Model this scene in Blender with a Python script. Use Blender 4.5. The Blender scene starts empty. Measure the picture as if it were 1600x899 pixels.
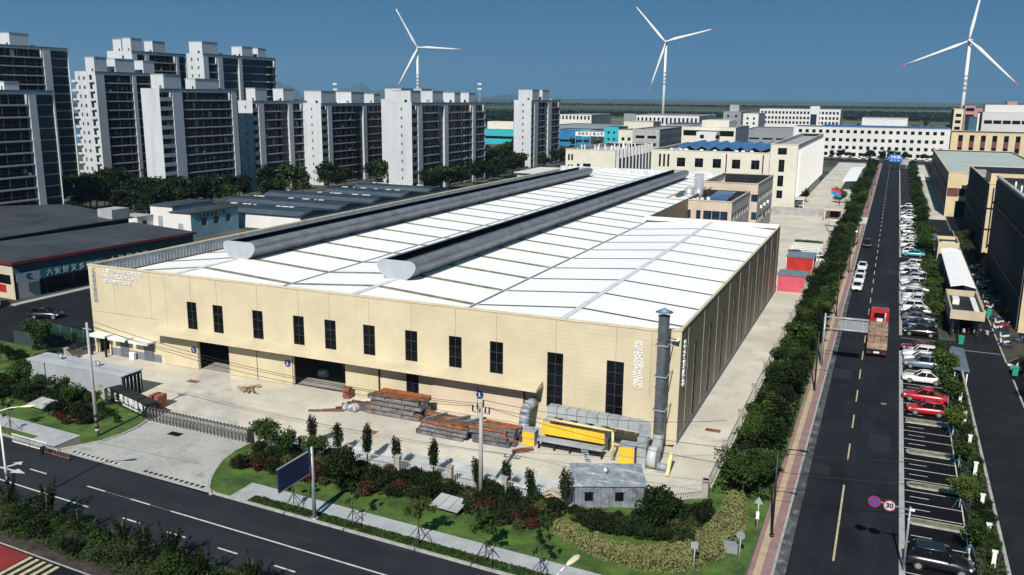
import bpy, bmesh, math, random
import numpy as np
from mathutils import Vector, Matrix
random.seed(7)
sc = bpy.context.scene
COL = sc.collection
R = math.radians
# ------------------------------------------------------------------ camera
CAM = np.array([0.0, 0.0, 33.0])
FPX, PITCH, ROLL, YAW = 1358.0, R(12.42), R(0.55), R(23.42)
_f = np.array([-math.sin(YAW)*math.cos(PITCH), math.cos(YAW)*math.cos(PITCH), -math.sin(PITCH)])
_r = np.array([math.cos(YAW), math.sin(YAW), 0.0])
_u = np.cross(_r, _f)
_r, _u = math.cos(ROLL)*_r + math.sin(ROLL)*_u, -math.sin(ROLL)*_r + math.cos(ROLL)*_u
cd = bpy.data.cameras.new("camera"); cam = bpy.data.objects.new("camera", cd); COL.objects.link(cam)
cam.matrix_world = Matrix(((_r[0], _u[0], -_f[0], 0), (_r[1], _u[1], -_f[1], 0), (_r[2], _u[2], -_f[2], 33.0), (0, 0, 0, 1)))
cd.sensor_width = 36; cd.lens = 36*FPX/1600; cd.clip_start = 1; cd.clip_end = 60000
sc.camera = cam
def at(px, py, z=0.0):
    """ground point (height z) seen at a surveyed pixel of the 1600 x 899 photograph"""
    d = _f + (px-800)/FPX*_r - (py-449.5)/FPX*_u
    t = (z-CAM[2])/d[2]; p = CAM + t*d
    return Vector((p[0], p[1], z))
# ------------------------------------------------------------------ materials
MATS = {}
def mat(name, col, rough=0.7, var=0.12, scale=0.6, metal=0.0, bump=0.0, bscale=8.0, col2=None, wave=None, spec=0.5, stain=None, coat=0.0):
    """procedural surface: base colour broken up by two noises, optional ribs (wave=(axis, pitch, depth)) and stains"""
    if name in MATS: return MATS[name]
    m = bpy.data.materials.new(name); m.use_nodes = True
    nt = m.node_tree; N = nt.nodes; L = nt.links
    b = N['Principled BSDF']; b.inputs['Roughness'].default_value = rough; b.inputs['Metallic'].default_value = metal
    b.inputs['Specular IOR Level'].default_value = spec
    if coat: b.inputs['Coat Weight'].default_value = coat
    g = N.new('ShaderNodeNewGeometry')
    n1 = N.new('ShaderNodeTexNoise'); n1.inputs['Scale'].default_value = scale; n1.inputs['Detail'].default_value = 6; n1.inputs['Roughness'].default_value = .62
    L.new(g.outputs['Position'], n1.inputs['Vector'])
    c2 = col2 or tuple(max(0, c*(1-2.2*var)) for c in col)
    c1 = tuple(min(1, c*(1+var)) for c in col)
    r = N.new('ShaderNodeValToRGB'); e = r.color_ramp.elements
    e[0].position = .36; e[1].position = .66
    e[0].color = (*c2, 1); e[1].color = (*c1, 1)
    L.new(n1.outputs['Fac'], r.inputs['Fac']); out = r.outputs['Color']
    if stain:
        sc_, scol, lo, hi = stain[:4]
        n2 = N.new('ShaderNodeTexNoise'); n2.inputs['Scale'].default_value = sc_; n2.inputs['Detail'].default_value = 8; n2.inputs['Roughness'].default_value = .7
        vm = N.new('ShaderNodeMapping'); vm.inputs['Scale'].default_value = stain[4] if len(stain) > 4 else (1, 1, 1)
        L.new(g.outputs['Position'], vm.inputs['Vector']); L.new(vm.outputs[0], n2.inputs['Vector'])
        rr = N.new('ShaderNodeMapRange'); rr.inputs['From Min'].default_value = lo; rr.inputs['From Max'].default_value = hi
        L.new(n2.outputs['Fac'], rr.inputs['Value'])
        mx = N.new('ShaderNodeMix'); mx.data_type = 'RGBA'; L.new(rr.outputs['Result'], mx.inputs['Factor'])
        L.new(out, mx.inputs['A']); mx.inputs['B'].default_value = (*scol, 1); out = mx.outputs['Result']
    L.new(out, b.inputs['Base Color'])
    if wave:
        ax, pitch, depth = wave
        w = N.new('ShaderNodeTexWave'); w.bands_direction = ax; w.inputs['Scale'].default_value = math.pi/10/pitch*1.0
        L.new(g.outputs['Position'], w.inputs['Vector'])
        bp = N.new('ShaderNodeBump'); bp.inputs['Strength'].default_value = 1.0; bp.inputs['Distance'].default_value = depth
        L.new(w.outputs['Fac'], bp.inputs['Height']); L.new(bp.outputs['Normal'], b.inputs['Normal'])
    elif bump:
        n3 = N.new('ShaderNodeTexNoise'); n3.inputs['Scale'].default_value = bscale; n3.inputs['Detail'].default_value = 4
        L.new(g.outputs['Position'], n3.inputs['Vector'])
        bp = N.new('ShaderNodeBump'); bp.inputs['Strength'].default_value = .6; bp.inputs['Distance'].default_value = bump
        L.new(n3.outputs['Fac'], bp.inputs['Height']); L.new(bp.outputs['Normal'], b.inputs['Normal'])
    MATS[name] = m; return m
def leafmat(name, dark, light, trans=0.25):
    if name in MATS: return MATS[name]
    m = bpy.data.materials.new(name); m.use_nodes = True; nt = m.node_tree; N = nt.nodes; L = nt.links
    b = N['Principled BSDF']; b.inputs['Roughness'].default_value = .6; b.inputs['Specular IOR Level'].default_value = .12
    g = N.new('ShaderNodeNewGeometry'); o = N.new('ShaderNodeObjectInfo')
    r = N.new('ShaderNodeValToRGB'); r.color_ramp.elements[0].color = (*dark, 1); r.color_ramp.elements[1].color = (*light, 1)
    ad = N.new('ShaderNodeMath'); ad.operation = 'MULTIPLY_ADD'; ad.inputs[1].default_value = .45; L.new(o.outputs['Random'], ad.inputs[0])
    ml = N.new('ShaderNodeMath'); ml.operation = 'MULTIPLY'; ml.inputs[1].default_value = .6; L.new(g.outputs['Random Per Island'], ml.inputs[0])
    L.new(ml.outputs[0], ad.inputs[2]); L.new(ad.outputs[0], r.inputs['Fac']); L.new(r.outputs['Color'], b.inputs['Base Color'])
    if trans:
        t = N.new('ShaderNodeBsdfTranslucent'); L.new(r.outputs['Color'], t.inputs['Color'])
        mx = N.new('ShaderNodeMixShader'); mx.inputs[0].default_value = trans
        L.new(b.outputs[0], mx.inputs[1]); L.new(t.outputs[0], mx.inputs[2]); L.new(mx.outputs[0], N['Material Output'].inputs['Surface'])
    MATS[name] = m; return m
# ------------------------------------------------------------------ mesh building
class MB:
    def __init__(s): s.v = []; s.f = []; s.m = []; s.sm = []
    def quad(s, pts, m=0, smooth=False):
        i = len(s.v); s.v += [tuple(p) for p in pts]; s.f.append(tuple(range(i, i+len(pts)))); s.m.append(m); s.sm.append(smooth); return s
    def box(s, x0, x1, y0, y1, z0, z1, m=0):
        i = len(s.v)
        s.v += [(x0,y0,z0),(x1,y0,z0),(x1,y1,z0),(x0,y1,z0),(x0,y0,z1),(x1,y0,z1),(x1,y1,z1),(x0,y1,z1)]
        for q in ((0,3,2,1),(4,5,6,7),(0,1,5,4),(1,2,6,5),(2,3,7,6),(3,0,4,7)):
            s.f.append(tuple(i+k for k in q)); s.m.append(m); s.sm.append(False)
        return s
    def cyl(s, p0, p1, r0, r1=None, n=10, m=0, cap=True):
        p0 = Vector(p0); p1 = Vector(p1); r1 = r0 if r1 is None else r1
        d = (p1-p0).normalized(); a = d.orthogonal().normalized(); b = d.cross(a); i = len(s.v)
        for p, r in ((p0, r0), (p1, r1)):
            for k in range(n):
                t = 2*math.pi*k/n; s.v.append(tuple(p + r*(math.cos(t)*a + math.sin(t)*b)))
        for k in range(n):
            j = (k+1) % n; s.f.append((i+k, i+j, i+n+j, i+n+k)); s.m.append(m); s.sm.append(True)
        if cap:
            s.f.append(tuple(i+k for k in range(n))[::-1]); s.m.append(m); s.sm.append(False)
            s.f.append(tuple(i+n+k for k in range(n))); s.m.append(m); s.sm.append(False)
        return s
    def tube(s, pts, r, n=8, m=0):
        for a, b in zip(pts, pts[1:]): s.cyl(a, b, r, r, n, m)
        return s
    def loft(s, rings, m=0, caps=True, smooth=True, close=True):
        i = len(s.v); n = len(rings[0])
        for rg in rings: s.v += [tuple(p) for p in rg]
        for a in range(len(rings)-1):
            for k in range(n if close else n-1):
                j = (k+1) % n
                s.f.append((i+a*n+k, i+a*n+j, i+(a+1)*n+j, i+(a+1)*n+k)); s.m.append(m); s.sm.append(smooth)
        if caps:
            s.f.append(tuple(i+k for k in range(n))[::-1]); s.m.append(m); s.sm.append(False)
            e = i+(len(rings)-1)*n; s.f.append(tuple(e+k for k in range(n))); s.m.append(m); s.sm.append(False)
        return s
    def prism(s, poly, axis, a, b, m=0, smooth=False):
        """poly in the two remaining axes (in xyz order), extruded from a to b along axis"""
        def P(p, t): return (t, p[0], p[1]) if axis == 'x' else ((p[0], t, p[1]) if axis == 'y' else (p[0], p[1], t))
        return s.loft([[P(p, a) for p in poly], [P(p, b) for p in poly]], m, True, smooth)
    def wall(s, axis, c, a, b, z0, z1, holes=(), depth=.18, out=-1, m=0, mr=None):
        """wall in plane axis=c from a to b with rectangular holes (a0,a1,z0,z1); reveals go inward (away from 'out')"""
        us = sorted({a, b} | {t for h in holes for t in h[:2]}); zs = sorted({z0, z1} | {t for h in holes for t in h[2:4]})
        us = [u for u in us if a-1e-6 <= u <= b+1e-6]; zs = [z for z in zs if z0-1e-6 <= z <= z1+1e-6]
        def P(u, z, d=0):
            t = c - out*d
            return (u, t, z) if axis == 'y' else (t, u, z)
        for z_a, z_b in zip(zs, zs[1:]):
            run = None
            for u0, u1 in zip(us, us[1:]):
                um, zm = (u0+u1)/2, (z_a+z_b)/2
                inside = any(h[0] < um < h[1] and h[2] < zm < h[3] for h in holes)
                if inside:
                    if run is not None: s.quad([P(run, z_a), P(u0, z_a), P(u0, z_b), P(run, z_b)], m); run = None
                elif run is None: run = u0
            if run is not None: s.quad([P(run, z_a), P(b, z_a), P(b, z_b), P(run, z_b)], m)
        mr = m if mr is None else mr
        for h in holes:
            u0, u1, h0, h1 = h[:4]; D = depth
            s.quad([P(u0,h0), P(u1,h0), P(u1,h0,D), P(u0,h0,D)], mr); s.quad([P(u0,h1), P(u1,h1), P(u1,h1,D), P(u0,h1,D)], mr)
            s.quad([P(u0,h0), P(u0,h1), P(u0,h1,D), P(u0,h0,D)], mr); s.quad([P(u1,h0), P(u1,h1), P(u1,h1,D), P(u1,h0,D)], mr)
        return s
    def build(s, name, mats, parent=None, loc=None, world=False, bevel=0):
        if not isinstance(mats, (list, tuple)): mats = [mats]
        v = s.v
        o = Vector((0,0,0))
        if world and parent is not None:
            p = parent
            while p is not None: o += p.location; p = p.parent
        if loc is not None and parent is None: o = Vector(loc)
        if o.length: v = [(a-o.x, b-o.y, c-o.z) for a, b, c in v]
        me = bpy.data.meshes.new(name); me.from_pydata(v, [], s.f)
        for q in mats: me.materials.append(q)
        me.polygons.foreach_set('material_index', s.m); me.polygons.foreach_set('use_smooth', s.sm)
        bm = bmesh.new(); bm.from_mesh(me); bmesh.ops.recalc_face_normals(bm, faces=bm.faces); bm.to_mesh(me); bm.free()
        me.update()
        ob = bpy.data.objects.new(name, me); COL.objects.link(ob)
        if parent is not None: ob.parent = parent
        else: ob.location = o
        if bevel:
            b = ob.modifiers.new('bevel', 'BEVEL'); b.width = bevel; b.segments = 2; b.limit_method = 'ANGLE'
        return ob
def tag(o, label=None, cat=None, group=None, kind=None):
    if label: o['label'] = label
    if cat: o['category'] = cat
    if group: o['group'] = group
    if kind: o['kind'] = kind
    return o
def thing(name, label, cat, loc=(0,0,0), rz=0.0, group=None):
    o = bpy.data.objects.new(name, None); COL.objects.link(o); o.empty_display_size = .5
    o.location = loc; o.rotation_euler = (0, 0, rz)
    return tag(o, label, cat, group)
def copy_tree(o, parent=None):
    c = o.copy(); COL.objects.link(c)
    if parent is not None: c.parent = parent
    for ch in list(o.children): copy_tree(ch, c)
    return c
def place(proto, used, loc, rz, label=None, group=None, scale=1.0):
    """first use moves the prototype itself, later uses copy it with its parts"""
    o = proto if not used.get(proto.name) else copy_tree(proto)
    used[proto.name] = True
    o.location = loc; o.rotation_euler = (0, 0, rz)
    o.scale = (scale,)*3 if not isinstance(scale, tuple) else scale
    if label: o['label'] = label
    if group: o['group'] = group
    return o
def struct(name, mb, m): return tag(mb.build(name, m), kind='structure')
def text(name, s, size, m, parent, loc, rot, extrude=.03, spacing=1.0, align='CENTER', line=1.0, bold=0.0, world=True):
    c = bpy.data.curves.new(name, 'FONT'); c.body = s; c.size = size; c.extrude = extrude; c.align_x = align; c.align_y = 'CENTER'
    c.space_character = spacing; c.space_line = line; c.offset = bold; c.resolution_u = 3
    t = bpy.data.objects.new(name, c)
    me = bpy.data.meshes.new_from_object(t); bpy.data.objects.remove(t)
    me.materials.clear(); me.materials.append(m)
    o = bpy.data.objects.new(name, me); COL.objects.link(o)
    L = Vector(loc)
    if parent is not None:
        o.parent = parent
        if world:
            p = parent
            while p is not None: L = L - p.location; p = p.parent
    o.location = L; o.rotation_euler = rot
    return o
FRONT = (R(90), 0, 0)          # lettering that faces -Y
SIDE = (R(90), 0, R(90))       # lettering that faces +X
# ------------------------------------------------------------------ palette
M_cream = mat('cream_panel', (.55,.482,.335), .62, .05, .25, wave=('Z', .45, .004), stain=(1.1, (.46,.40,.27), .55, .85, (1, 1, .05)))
M_creamdoor = mat('cream_door_panel', (.54,.47,.315), .6, .05, .3, wave=('Z', .35, .004), stain=(1.4, (.44,.38,.25), .55, .85, (1, 1, .1)))
M_pinkdoor = mat('faded_door_panel', (.56,.46,.345), .6, .04, .3, wave=('Z', .35, .004))
M_shadewall = mat('side_panel_shade', (.15,.135,.088), .5, .10, .35, wave=('Z', .45, .03), stain=(1.6, (.15,.13,.08), .52, .75))  # hall cladding darkened, the shade of the side walls put into the colour
M_roof = mat('white_roof_sheet', (.92,.915,.895), .5, .02, .08, stain=(.5, (.74,.72,.64), .56, .90, (.10, 1, 1)), wave=('Y', .75, .012))
M_skylight = mat('skylight_sheet', (.27,.24,.15), .5, .25, .9)
M_vent = mat('ventilator_steel', (.22,.235,.26), .42, .12, .5, metal=.25, stain=(.6, (.12,.125,.14), .5, .75, (1, .08, 1)))
M_galv = mat('galvanised_steel', (.42,.45,.48), .42, .10, 1.2, metal=.3)
M_corr = mat('corrugated_grey', (.26,.29,.33), .5, .12, .8)
M_black = mat('black_void', (.006,.006,.008), .6, .1)
M_glass = mat('dark_glass', (.006,.007,.010), .25, .3, .5, spec=.14)
M_bluglass = mat('blue_glass', (.012,.03,.055), .15, .25, .3, spec=.6)
M_frame = mat('dark_frame', (.035,.035,.04), .5, .1)
M_white = mat('white_paint', (.72,.72,.70), .5, .04, .5)
M_cwhite = mat('canopy_white', (.90,.90,.90), .5, .03, .3)
M_trim = mat('cream_trim', (.62,.53,.36), .5, .06, .8)
M_conc = mat('concrete', (.56,.52,.44), .9, .09, .12, bump=.01, bscale=3, stain=(.35, (.38,.36,.315), .50, .74))
M_apron = mat('worn_apron', (.40,.395,.375), .9, .10, .25, bump=.01, bscale=3, stain=(.5, (.20,.20,.20), .48, .70))
M_asph = mat('asphalt', (.0125,.0145,.019), .9, .16, .25, spec=.15, bump=.01, bscale=20, stain=(.35, (.023,.026,.032), .45, .78, (1, .12, 1)))
M_asphf = mat('front_asphalt', (.018,.021,.027), .9, .14, .25, spec=.2, bump=.01, bscale=20, stain=(.35, (.030,.034,.041), .45, .78, (.12, 1, 1)))
M_asphd = mat('dark_asphalt', (.006,.006,.008), .9, .15, .4, spec=.12, bump=.01, bscale=20)
M_asphl = mat('lane_asphalt', (.0125,.0145,.018), .9, .14, .15, spec=.15, bump=.01, bscale=20, stain=(.2, (.026,.028,.031), .52, .8))
M_line = mat('road_paint', (.55,.55,.53), .8, .12, 3.0, stain=(2.2, (.22,.22,.22), .55, .8))
M_linef = mat('faded_paint', (.18,.175,.165), .85, .2, 3.0)
M_yline = mat('yellow_paint', (.50,.42,.26), .8, .15, 3.0)
M_kerb = mat('kerb_stone', (.36,.355,.34), .85, .12, 1.5)
M_pave = mat('pavement_slab', (.36,.37,.38), .85, .07, .8, bump=.004, bscale=8)
M_pink = mat('pink_paving', (.27,.165,.155), .85, .08, .9)
M_tact = mat('yellow_tactile', (.44,.34,.22), .85, .08, .9)
M_red = mat('red_paint', (.40,.02,.015), .45, .1, .8)
M_pinkred = mat('faded_red_paint', (.52,.08,.12), .55, .06, .8)
M_orange = mat('rust_orange', (.36,.11,.03), .75, .25, 1.5, col2=(.16,.05,.02))
M_steel = mat('beam_steel', (.17,.18,.20), .6, .2, 1.2, metal=.2)
M_yellow = mat('machine_yellow', (.80,.47,.03), .5, .05, .5)
M_pipe_y = mat('pale_yellow', (.72,.55,.20), .5, .06, .8)
M_bark = mat('bark', (.08,.075,.05), .9, .2, 4)
M_limed = mat('limewashed_bark', (.50,.48,.44), .9, .1, 3)
M_grass = mat('lawn_grass', (.060,.115,.013), .9, .25, .5, bump=.05, bscale=6, col2=(.024,.052,.007), stain=(.9, (.085,.115,.022), .54, .74))
M_soil = mat('planting_soil', (.05,.04,.03), .95, .3, .8)
M_beige = mat('beige_render', (.56,.46,.29), .8, .05, .3)
M_tan = mat('tan_render', (.50,.42,.34), .8, .05, .3)
M_ivory = mat('ivory_render', (.60,.575,.49), .75, .04, .2)
M_wall = mat('white_render', (.62,.62,.61), .8, .05, .15)
M_greyw = mat('grey_cladding', (.20,.21,.225), .6, .1, .3, wave=('Y', .5, .03))
M_dkgrey = mat('dark_or_shaded', (.018,.020,.025), .6, .15, .4, spec=.2)  # real dark parts, also factory sides whose shade is in the colour
M_dkroof = mat('dark_roof_sheet', (.042,.045,.052), .6, .18, .12, stain=(.2, (.065,.07,.078), .5, .8))
M_slab = mat('weathered_slab', (.36,.36,.37), .8, .1, .4)
M_teal = mat('teal_sheet', (.03,.36,.42), .5, .06, .1)
M_blue = mat('blue_sheet', (.02,.16,.33), .5, .1, .1)
M_pv = mat('solar_panel', (.05,.13,.30), .25, .2, .2, spec=.5)
M_ltblue = mat('pale_blue_render', (.20,.36,.46), .8, .06, .4)
M_maroon = mat('maroon_trim', (.16,.02,.025), .5, .15, .5)
M_signblue = mat('sign_blue', (.01,.02,.10), .4, .1)
M_tyre = mat('tyre_rubber', (.012,.012,.013), .8, .1)
M_rim = mat('alloy_rim', (.45,.46,.47), .3, .05, metal=.6)
# ================================================================== SETTING
sh = -.053                                             # the front road runs a little askew to the hall
def fy(x, y): return y + sh*(x+24)                     # front-road line measured at x = -24
def sheet(name, pts, z, m): return struct(name, MB().quad([(p[0], p[1], z) for p in pts], 0), m)
def slab(name, pts, z, m, m2=None):
    b = MB(); n = len(pts)
    b.quad([(p[0], p[1], z) for p in pts], 0)
    for k in range(n):
        a, c = pts[k], pts[(k+1) % n]; b.quad([(a[0],a[1],-.05), (c[0],c[1],-.05), (c[0],c[1],z), (a[0],a[1],z)], 1)
    return struct(name, b, [m, m2 or M_kerb])
def strip(b, p0, p1, w, z, m=0):
    a = Vector((p0[0], p0[1], 0)); c = Vector((p1[0], p1[1], 0)); d = (c-a).normalized(); n = Vector((-d.y, d.x, 0))*w/2
    b.quad([(a+n).to_tuple()[:2]+(z,), (a-n).to_tuple()[:2]+(z,), (c-n).to_tuple()[:2]+(z,), (c+n).to_tuple()[:2]+(z,)], m)
# ground: one sheet to the horizon, patchwork of town ground, fields and plantations
def ground_mat():
    m = bpy.data.materials.new('plain'); m.use_nodes = True; N = m.node_tree.nodes; L = m.node_tree.links
    b = N['Principled BSDF']; b.inputs['Roughness'].default_value = .95; b.inputs['Specular IOR Level'].default_value = .1
    g = N.new('ShaderNodeNewGeometry')
    mp = N.new('ShaderNodeMapping'); mp.inputs['Scale'].default_value = (.0009, .0024, 1); mp.inputs['Rotation'].default_value = (0, 0, R(23))
    L.new(g.outputs['Position'], mp.inputs['Vector'])
    n = N.new('ShaderNodeTexNoise'); n.inputs['Scale'].default_value = 1; n.inputs['Detail'].default_value = 7; L.new(mp.outputs[0], n.inputs['Vector'])
    r = N.new('ShaderNodeValToRGB'); e = r.color_ramp.elements
    e[0].position = .38; e[0].color = (.018,.032,.014,1); e[1].position = .60; e[1].color = (.17,.16,.115,1)
    x = e.new(.5); x.color = (.04,.06,.025,1)
    L.new(n.outputs['Fac'], r.inputs['Fac'])
    # town ground near by is bare grey earth
    ln = N.new('ShaderNodeVectorMath'); ln.operation = 'LENGTH'; L.new(g.outputs['Position'], ln.inputs[0])
    mr = N.new('ShaderNodeMapRange'); mr.inputs['From Min'].default_value = 900; mr.inputs['From Max'].default_value = 1300; L.new(ln.outputs['Value'], mr.inputs['Value'])
    n2 = N.new('ShaderNodeTexNoise'); n2.inputs['Scale'].default_value = .03; n2.inputs['Detail'].default_value = 6; L.new(g.outputs['Position'], n2.inputs['Vector'])
    r2 = N.new('ShaderNodeValToRGB'); r2.color_ramp.elements[0].color = (.035,.042,.028,1); r2.color_ramp.elements[1].color = (.11,.108,.095,1)
    r2.color_ramp.elements[0].position = .42; r2.color_ramp.elements[1].position = .58
    L.new(n2.outputs['Fac'], r2.inputs['Fac'])
    mx = N.new('ShaderNodeMix'); mx.data_type = 'RGBA'; L.new(mr.outputs['Result'], mx.inputs['Factor']); L.new(r2.outputs['Color'], mx.inputs['A']); L.new(r.outputs['Color'], mx.inputs['B'])
    L.new(mx.outputs['Result'], b.inputs['Base Color']); return m
M_ground = ground_mat()
b = MB(); S = 16000
for i in range(-4, 4):
    for j in range(-1, 4): b.quad([(i*S/4,j*S/4-300,-.03),((i+1)*S/4,j*S/4-300,-.03),((i+1)*S/4,(j+1)*S/4-300,-.03),(i*S/4,(j+1)*S/4-300,-.03)])
struct('ground', b, M_ground)
M_water = mat('lagoon_water', (.10,.17,.24), .15, .05, .01)
def wp(px, py): p = at(px, py); return (p.x, p.y)
sheet('water', [wp(-200,236), wp(128,228), wp(132,172), wp(90,166), wp(-300,166)], .02, M_water)
# hills on the horizon
M_hill = mat('far_hill', (.035,.06,.05), .95, .2, .004)
def hills(name, x0, x1, prof, dist):
    b = MB(); n = 48; rows = []
    for j, fr in enumerate((0, .35, .7, 1.0, .6, 0)):
        row = []
        for i in range(n+1):
            t = i/n; px = x0+(x1-x0)*t
            d = _f + (px-800)/FPX*_r; ang = math.atan2(d[0], d[1])
            hgt = 0
            for c, w, hh in prof: hgt = max(hgt, hh*math.exp(-((t-c)/w)**2))
            hgt *= 1+.07*math.sin(17*t+1)+.03*math.sin(41*t)
            hgt = max(0, hgt*min(1, t*9, (1-t)*9)) - 3
            dd = dist+(j-3)*160*(1+.2*math.sin(i*.7+j))
            row.append((dd*math.sin(ang), dd*math.cos(ang), max(-4, hgt*fr)))
        rows.append(row)
    for a, c in zip(rows, rows[1:]):
        for i in range(n): b.quad([a[i], a[i+1], c[i+1], c[i]], 0, True)
    return struct(name, b, M_hill)
hills('hills', 380, 490, [(.47,.26,330), (.75,.2,150), (.22,.2,150)], 13000)
hills('hills', 525, 660, [(.33,.17,190), (.18,.14,130), (.68,.22,165), (.85,.14,110)], 13200)
hills('hills', 690, 850, [(.25,.16,65), (.62,.14,65), (.8,.14,45)], 13300)
# roads
xl, xr = -5.0, 3.15
sheet('front_road', [(-330, fy(-330,42.5)), (30, fy(30,42.5)), (30, fy(30,50.8)), (-330, fy(-330,50.8))], .004, M_asphf)
sheet('near_road', [(-330, fy(-330,20)), (30, fy(30,20)), (30, fy(30,37.4)), (-330, fy(-330,37.4))], .004, M_asph)
sheet('side_road', [(xl, 47), (xr, 47), (xr, 545), (xl, 545)], .008, M_asph)
sheet('cross_road', [(-140, 512), (80, 512), (80, 528), (-140, 528)], .012, M_asph)
sheet('parking_bays', [(3.5, 58), (8.3, 58), (8.3, 470), (3.5, 470)], .006, M_asphd)
sheet('parking_entrance', [(3.1, 124.2), (10.6, 124.2), (10.6, 132.6), (3.1, 132.6)], .012, M_asphl)
sheet('parking_entrance', [(3.1, 192.5), (10.6, 192.5), (10.6, 201.5), (3.1, 201.5)], .012, M_asphl)
sheet('side_lane', [(10.5, 40), (15.7, 40), (15.7, 250), (10.5, 250)], .008, M_asphl)
sheet('lane_square', [(10.5, 250), (15.2, 250), (15.2, 272), (10.5, 272)], .008, M_asphl)
sheet('concrete_lane', [(9.8, 272), (15.4, 272), (15.0, 500), (9.8, 500)], .010, M_conc)
sheet('works_yard', [(15.7, 40), (80, 40), (80, 520), (15.7, 520)], .002, M_asphd)
b = MB(); b.box(xr, xr+.42, 58, 123.8, -.05, .10); b.box(xr, xr+.42, 133, 192, -.05, .10); b.box(xr, xr+.42, 202, 258, -.05, .10); b.box(xr, xr+.42, 266, 470, -.05, .10)
struct('kerb', b, M_kerb)
b = MB(); b.box(10.25, 10.5, 50, 118, -.05, .12); b.box(10.25, 10.5, 202, 262, -.05, .12); struct('kerb', b, M_kerb)
b = MB()
for y0, y1 in ((40, 96), (101, 116), (124, 250)): b.box(15.7, 15.9, y0, y1, -.05, .12)
struct('kerb', b, M_kerb)
b = MB(); b.box(xl-.18, xl, 57, 252, -.05, .11); b.box(xl-.18, xl, 268, 500, -.05, .11); struct('kerb', b, M_kerb)
# pavements beside the side road: pink slabs with a yellow tactile line
sheet('pavement', [(-6.7, 57), (xl-.18, 57), (xl-.18, 252), (-6.7, 252)], .09, M_pink)
sheet('pavement', [(-6.7, 268), (xl-.18, 268), (xl-.18, 500), (-6.7, 500)], .09, M_pink)
sheet('tactile_strip', [(-6.35, 57), (-5.85, 57), (-5.85, 250), (-6.35, 250)], .095, M_tact)
sheet('dirt_edge', [(xl, 58), (xl+.75, 58), (xl+.45, 180), (xl, 180)], .013, mat('road_dust', (.06,.062,.066), .95, .2, .6, col2=(.025,.027,.032), stain=(.9, (.22,.22,.22), .5, .72)))
# front pavement, lawn and planting
def fpts(x0, x1, y0, y1): return [(x0, fy(x0,y0)), (x1, fy(x1,y0)), (x1, fy(x1,y1)), (x0, fy(x0,y1))]
slab('kerb', fpts(-50.0, -9.5, 50.8, 51.05), .13, M_kerb); slab('kerb', fpts(-140, -69.3, 50.8, 51.05), .13, M_kerb)
slab('grass_verge', fpts(-46.4, -10.5, 51.05, 52.2), .10, M_grass); slab('grass_verge', fpts(-140, -74, 51.05, 52.2), .10, M_grass)
slab('pavement', fpts(-47.9, -10, 52.2, 53.9), .12, M_pave); slab('pavement', fpts(-140, -70.5, 52.2, 54.2), .12, M_pave)
slab('pavement', fpts(-47.9, -46.4, 51.05, 52.2), .115, M_pave); slab('pavement', fpts(-74, -70.5, 51.05, 52.2), .115, M_pave)
slab('pavement', [(-10, fy(-10,51.05)), (-5.2, 51.5), (-5.2, 57), (-6.9, 57), (-8.3, 55), (-10, fy(-10,53.9))], .118, M_pave)
AR = [at(*p) for p in ((390,694),(366,706),(347,721),(335,737),(328,752),(326,764),(330,776))]; AL = [at(*p) for p in ((232,657),(215,668),(190,680),(160,690),(125,697),(90,704))]
slab('kerb', [(-48.2, fy(-48.2,51.06)), (-47.9, fy(-47.9,51.06)), (-47.9, fy(-47.9,53.9)), (-48.2, fy(-48.2,53.9))], .122, M_kerb)
slab('lawn', [(-53.6, 62.1)]+[(p.x+.1, p.y+.02) for p in AR[:-1]]+[(AR[-1].x+.1, fy(AR[-1].x,51.06)), (-48.25, fy(-48.25,51.06)), (-48.25, fy(-48.25,53.95)), (-10, fy(-10,53.95)), (-8.3, 55.05), (-6.9, 57.05), (-6.75, 62), (-6.75, 250), (-11.6, 250), (-11.75, 68.6), (-22, 62.2)], .09, M_grass)
slab('lawn', [(-140, fy(-140,54.25)), (-70.5, fy(-70.5,54.25))]+[(p.x-.1, p.y) for p in AL[::-1][1:]]+[(-68.2, 62.6), (-93.5, 75.5), (-140, 78)], .09, M_grass)
slab('verge', [(-11.6, 268), (-6.75, 268), (-6.75, 490), (-11.6, 490)], .09, M_grass)
slab('planting_strip', [(8.3, 55), (10.25, 55), (10.25, 118), (8.3, 118)], .07, M_soil)
slab('planting_strip', [(8.3, 140), (10.0, 140), (10.0, 192), (8.3, 192)], .07, M_soil)
slab('planting_strip', [(8.3, 202), (10.0, 202), (9.7, 470), (8.3, 470)], .07, M_soil)
slab('planting_strip', [(15.9, 40), (19, 40), (19, 96), (15.9, 96)], .07, M_soil)
slab('planting_strip', [(15.9, 124), (19, 130), (19, 216), (15.9, 250)], .07, M_soil)
slab('median', fpts(-140, 10, 37.4, 42.5), .12, M_soil)
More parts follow.
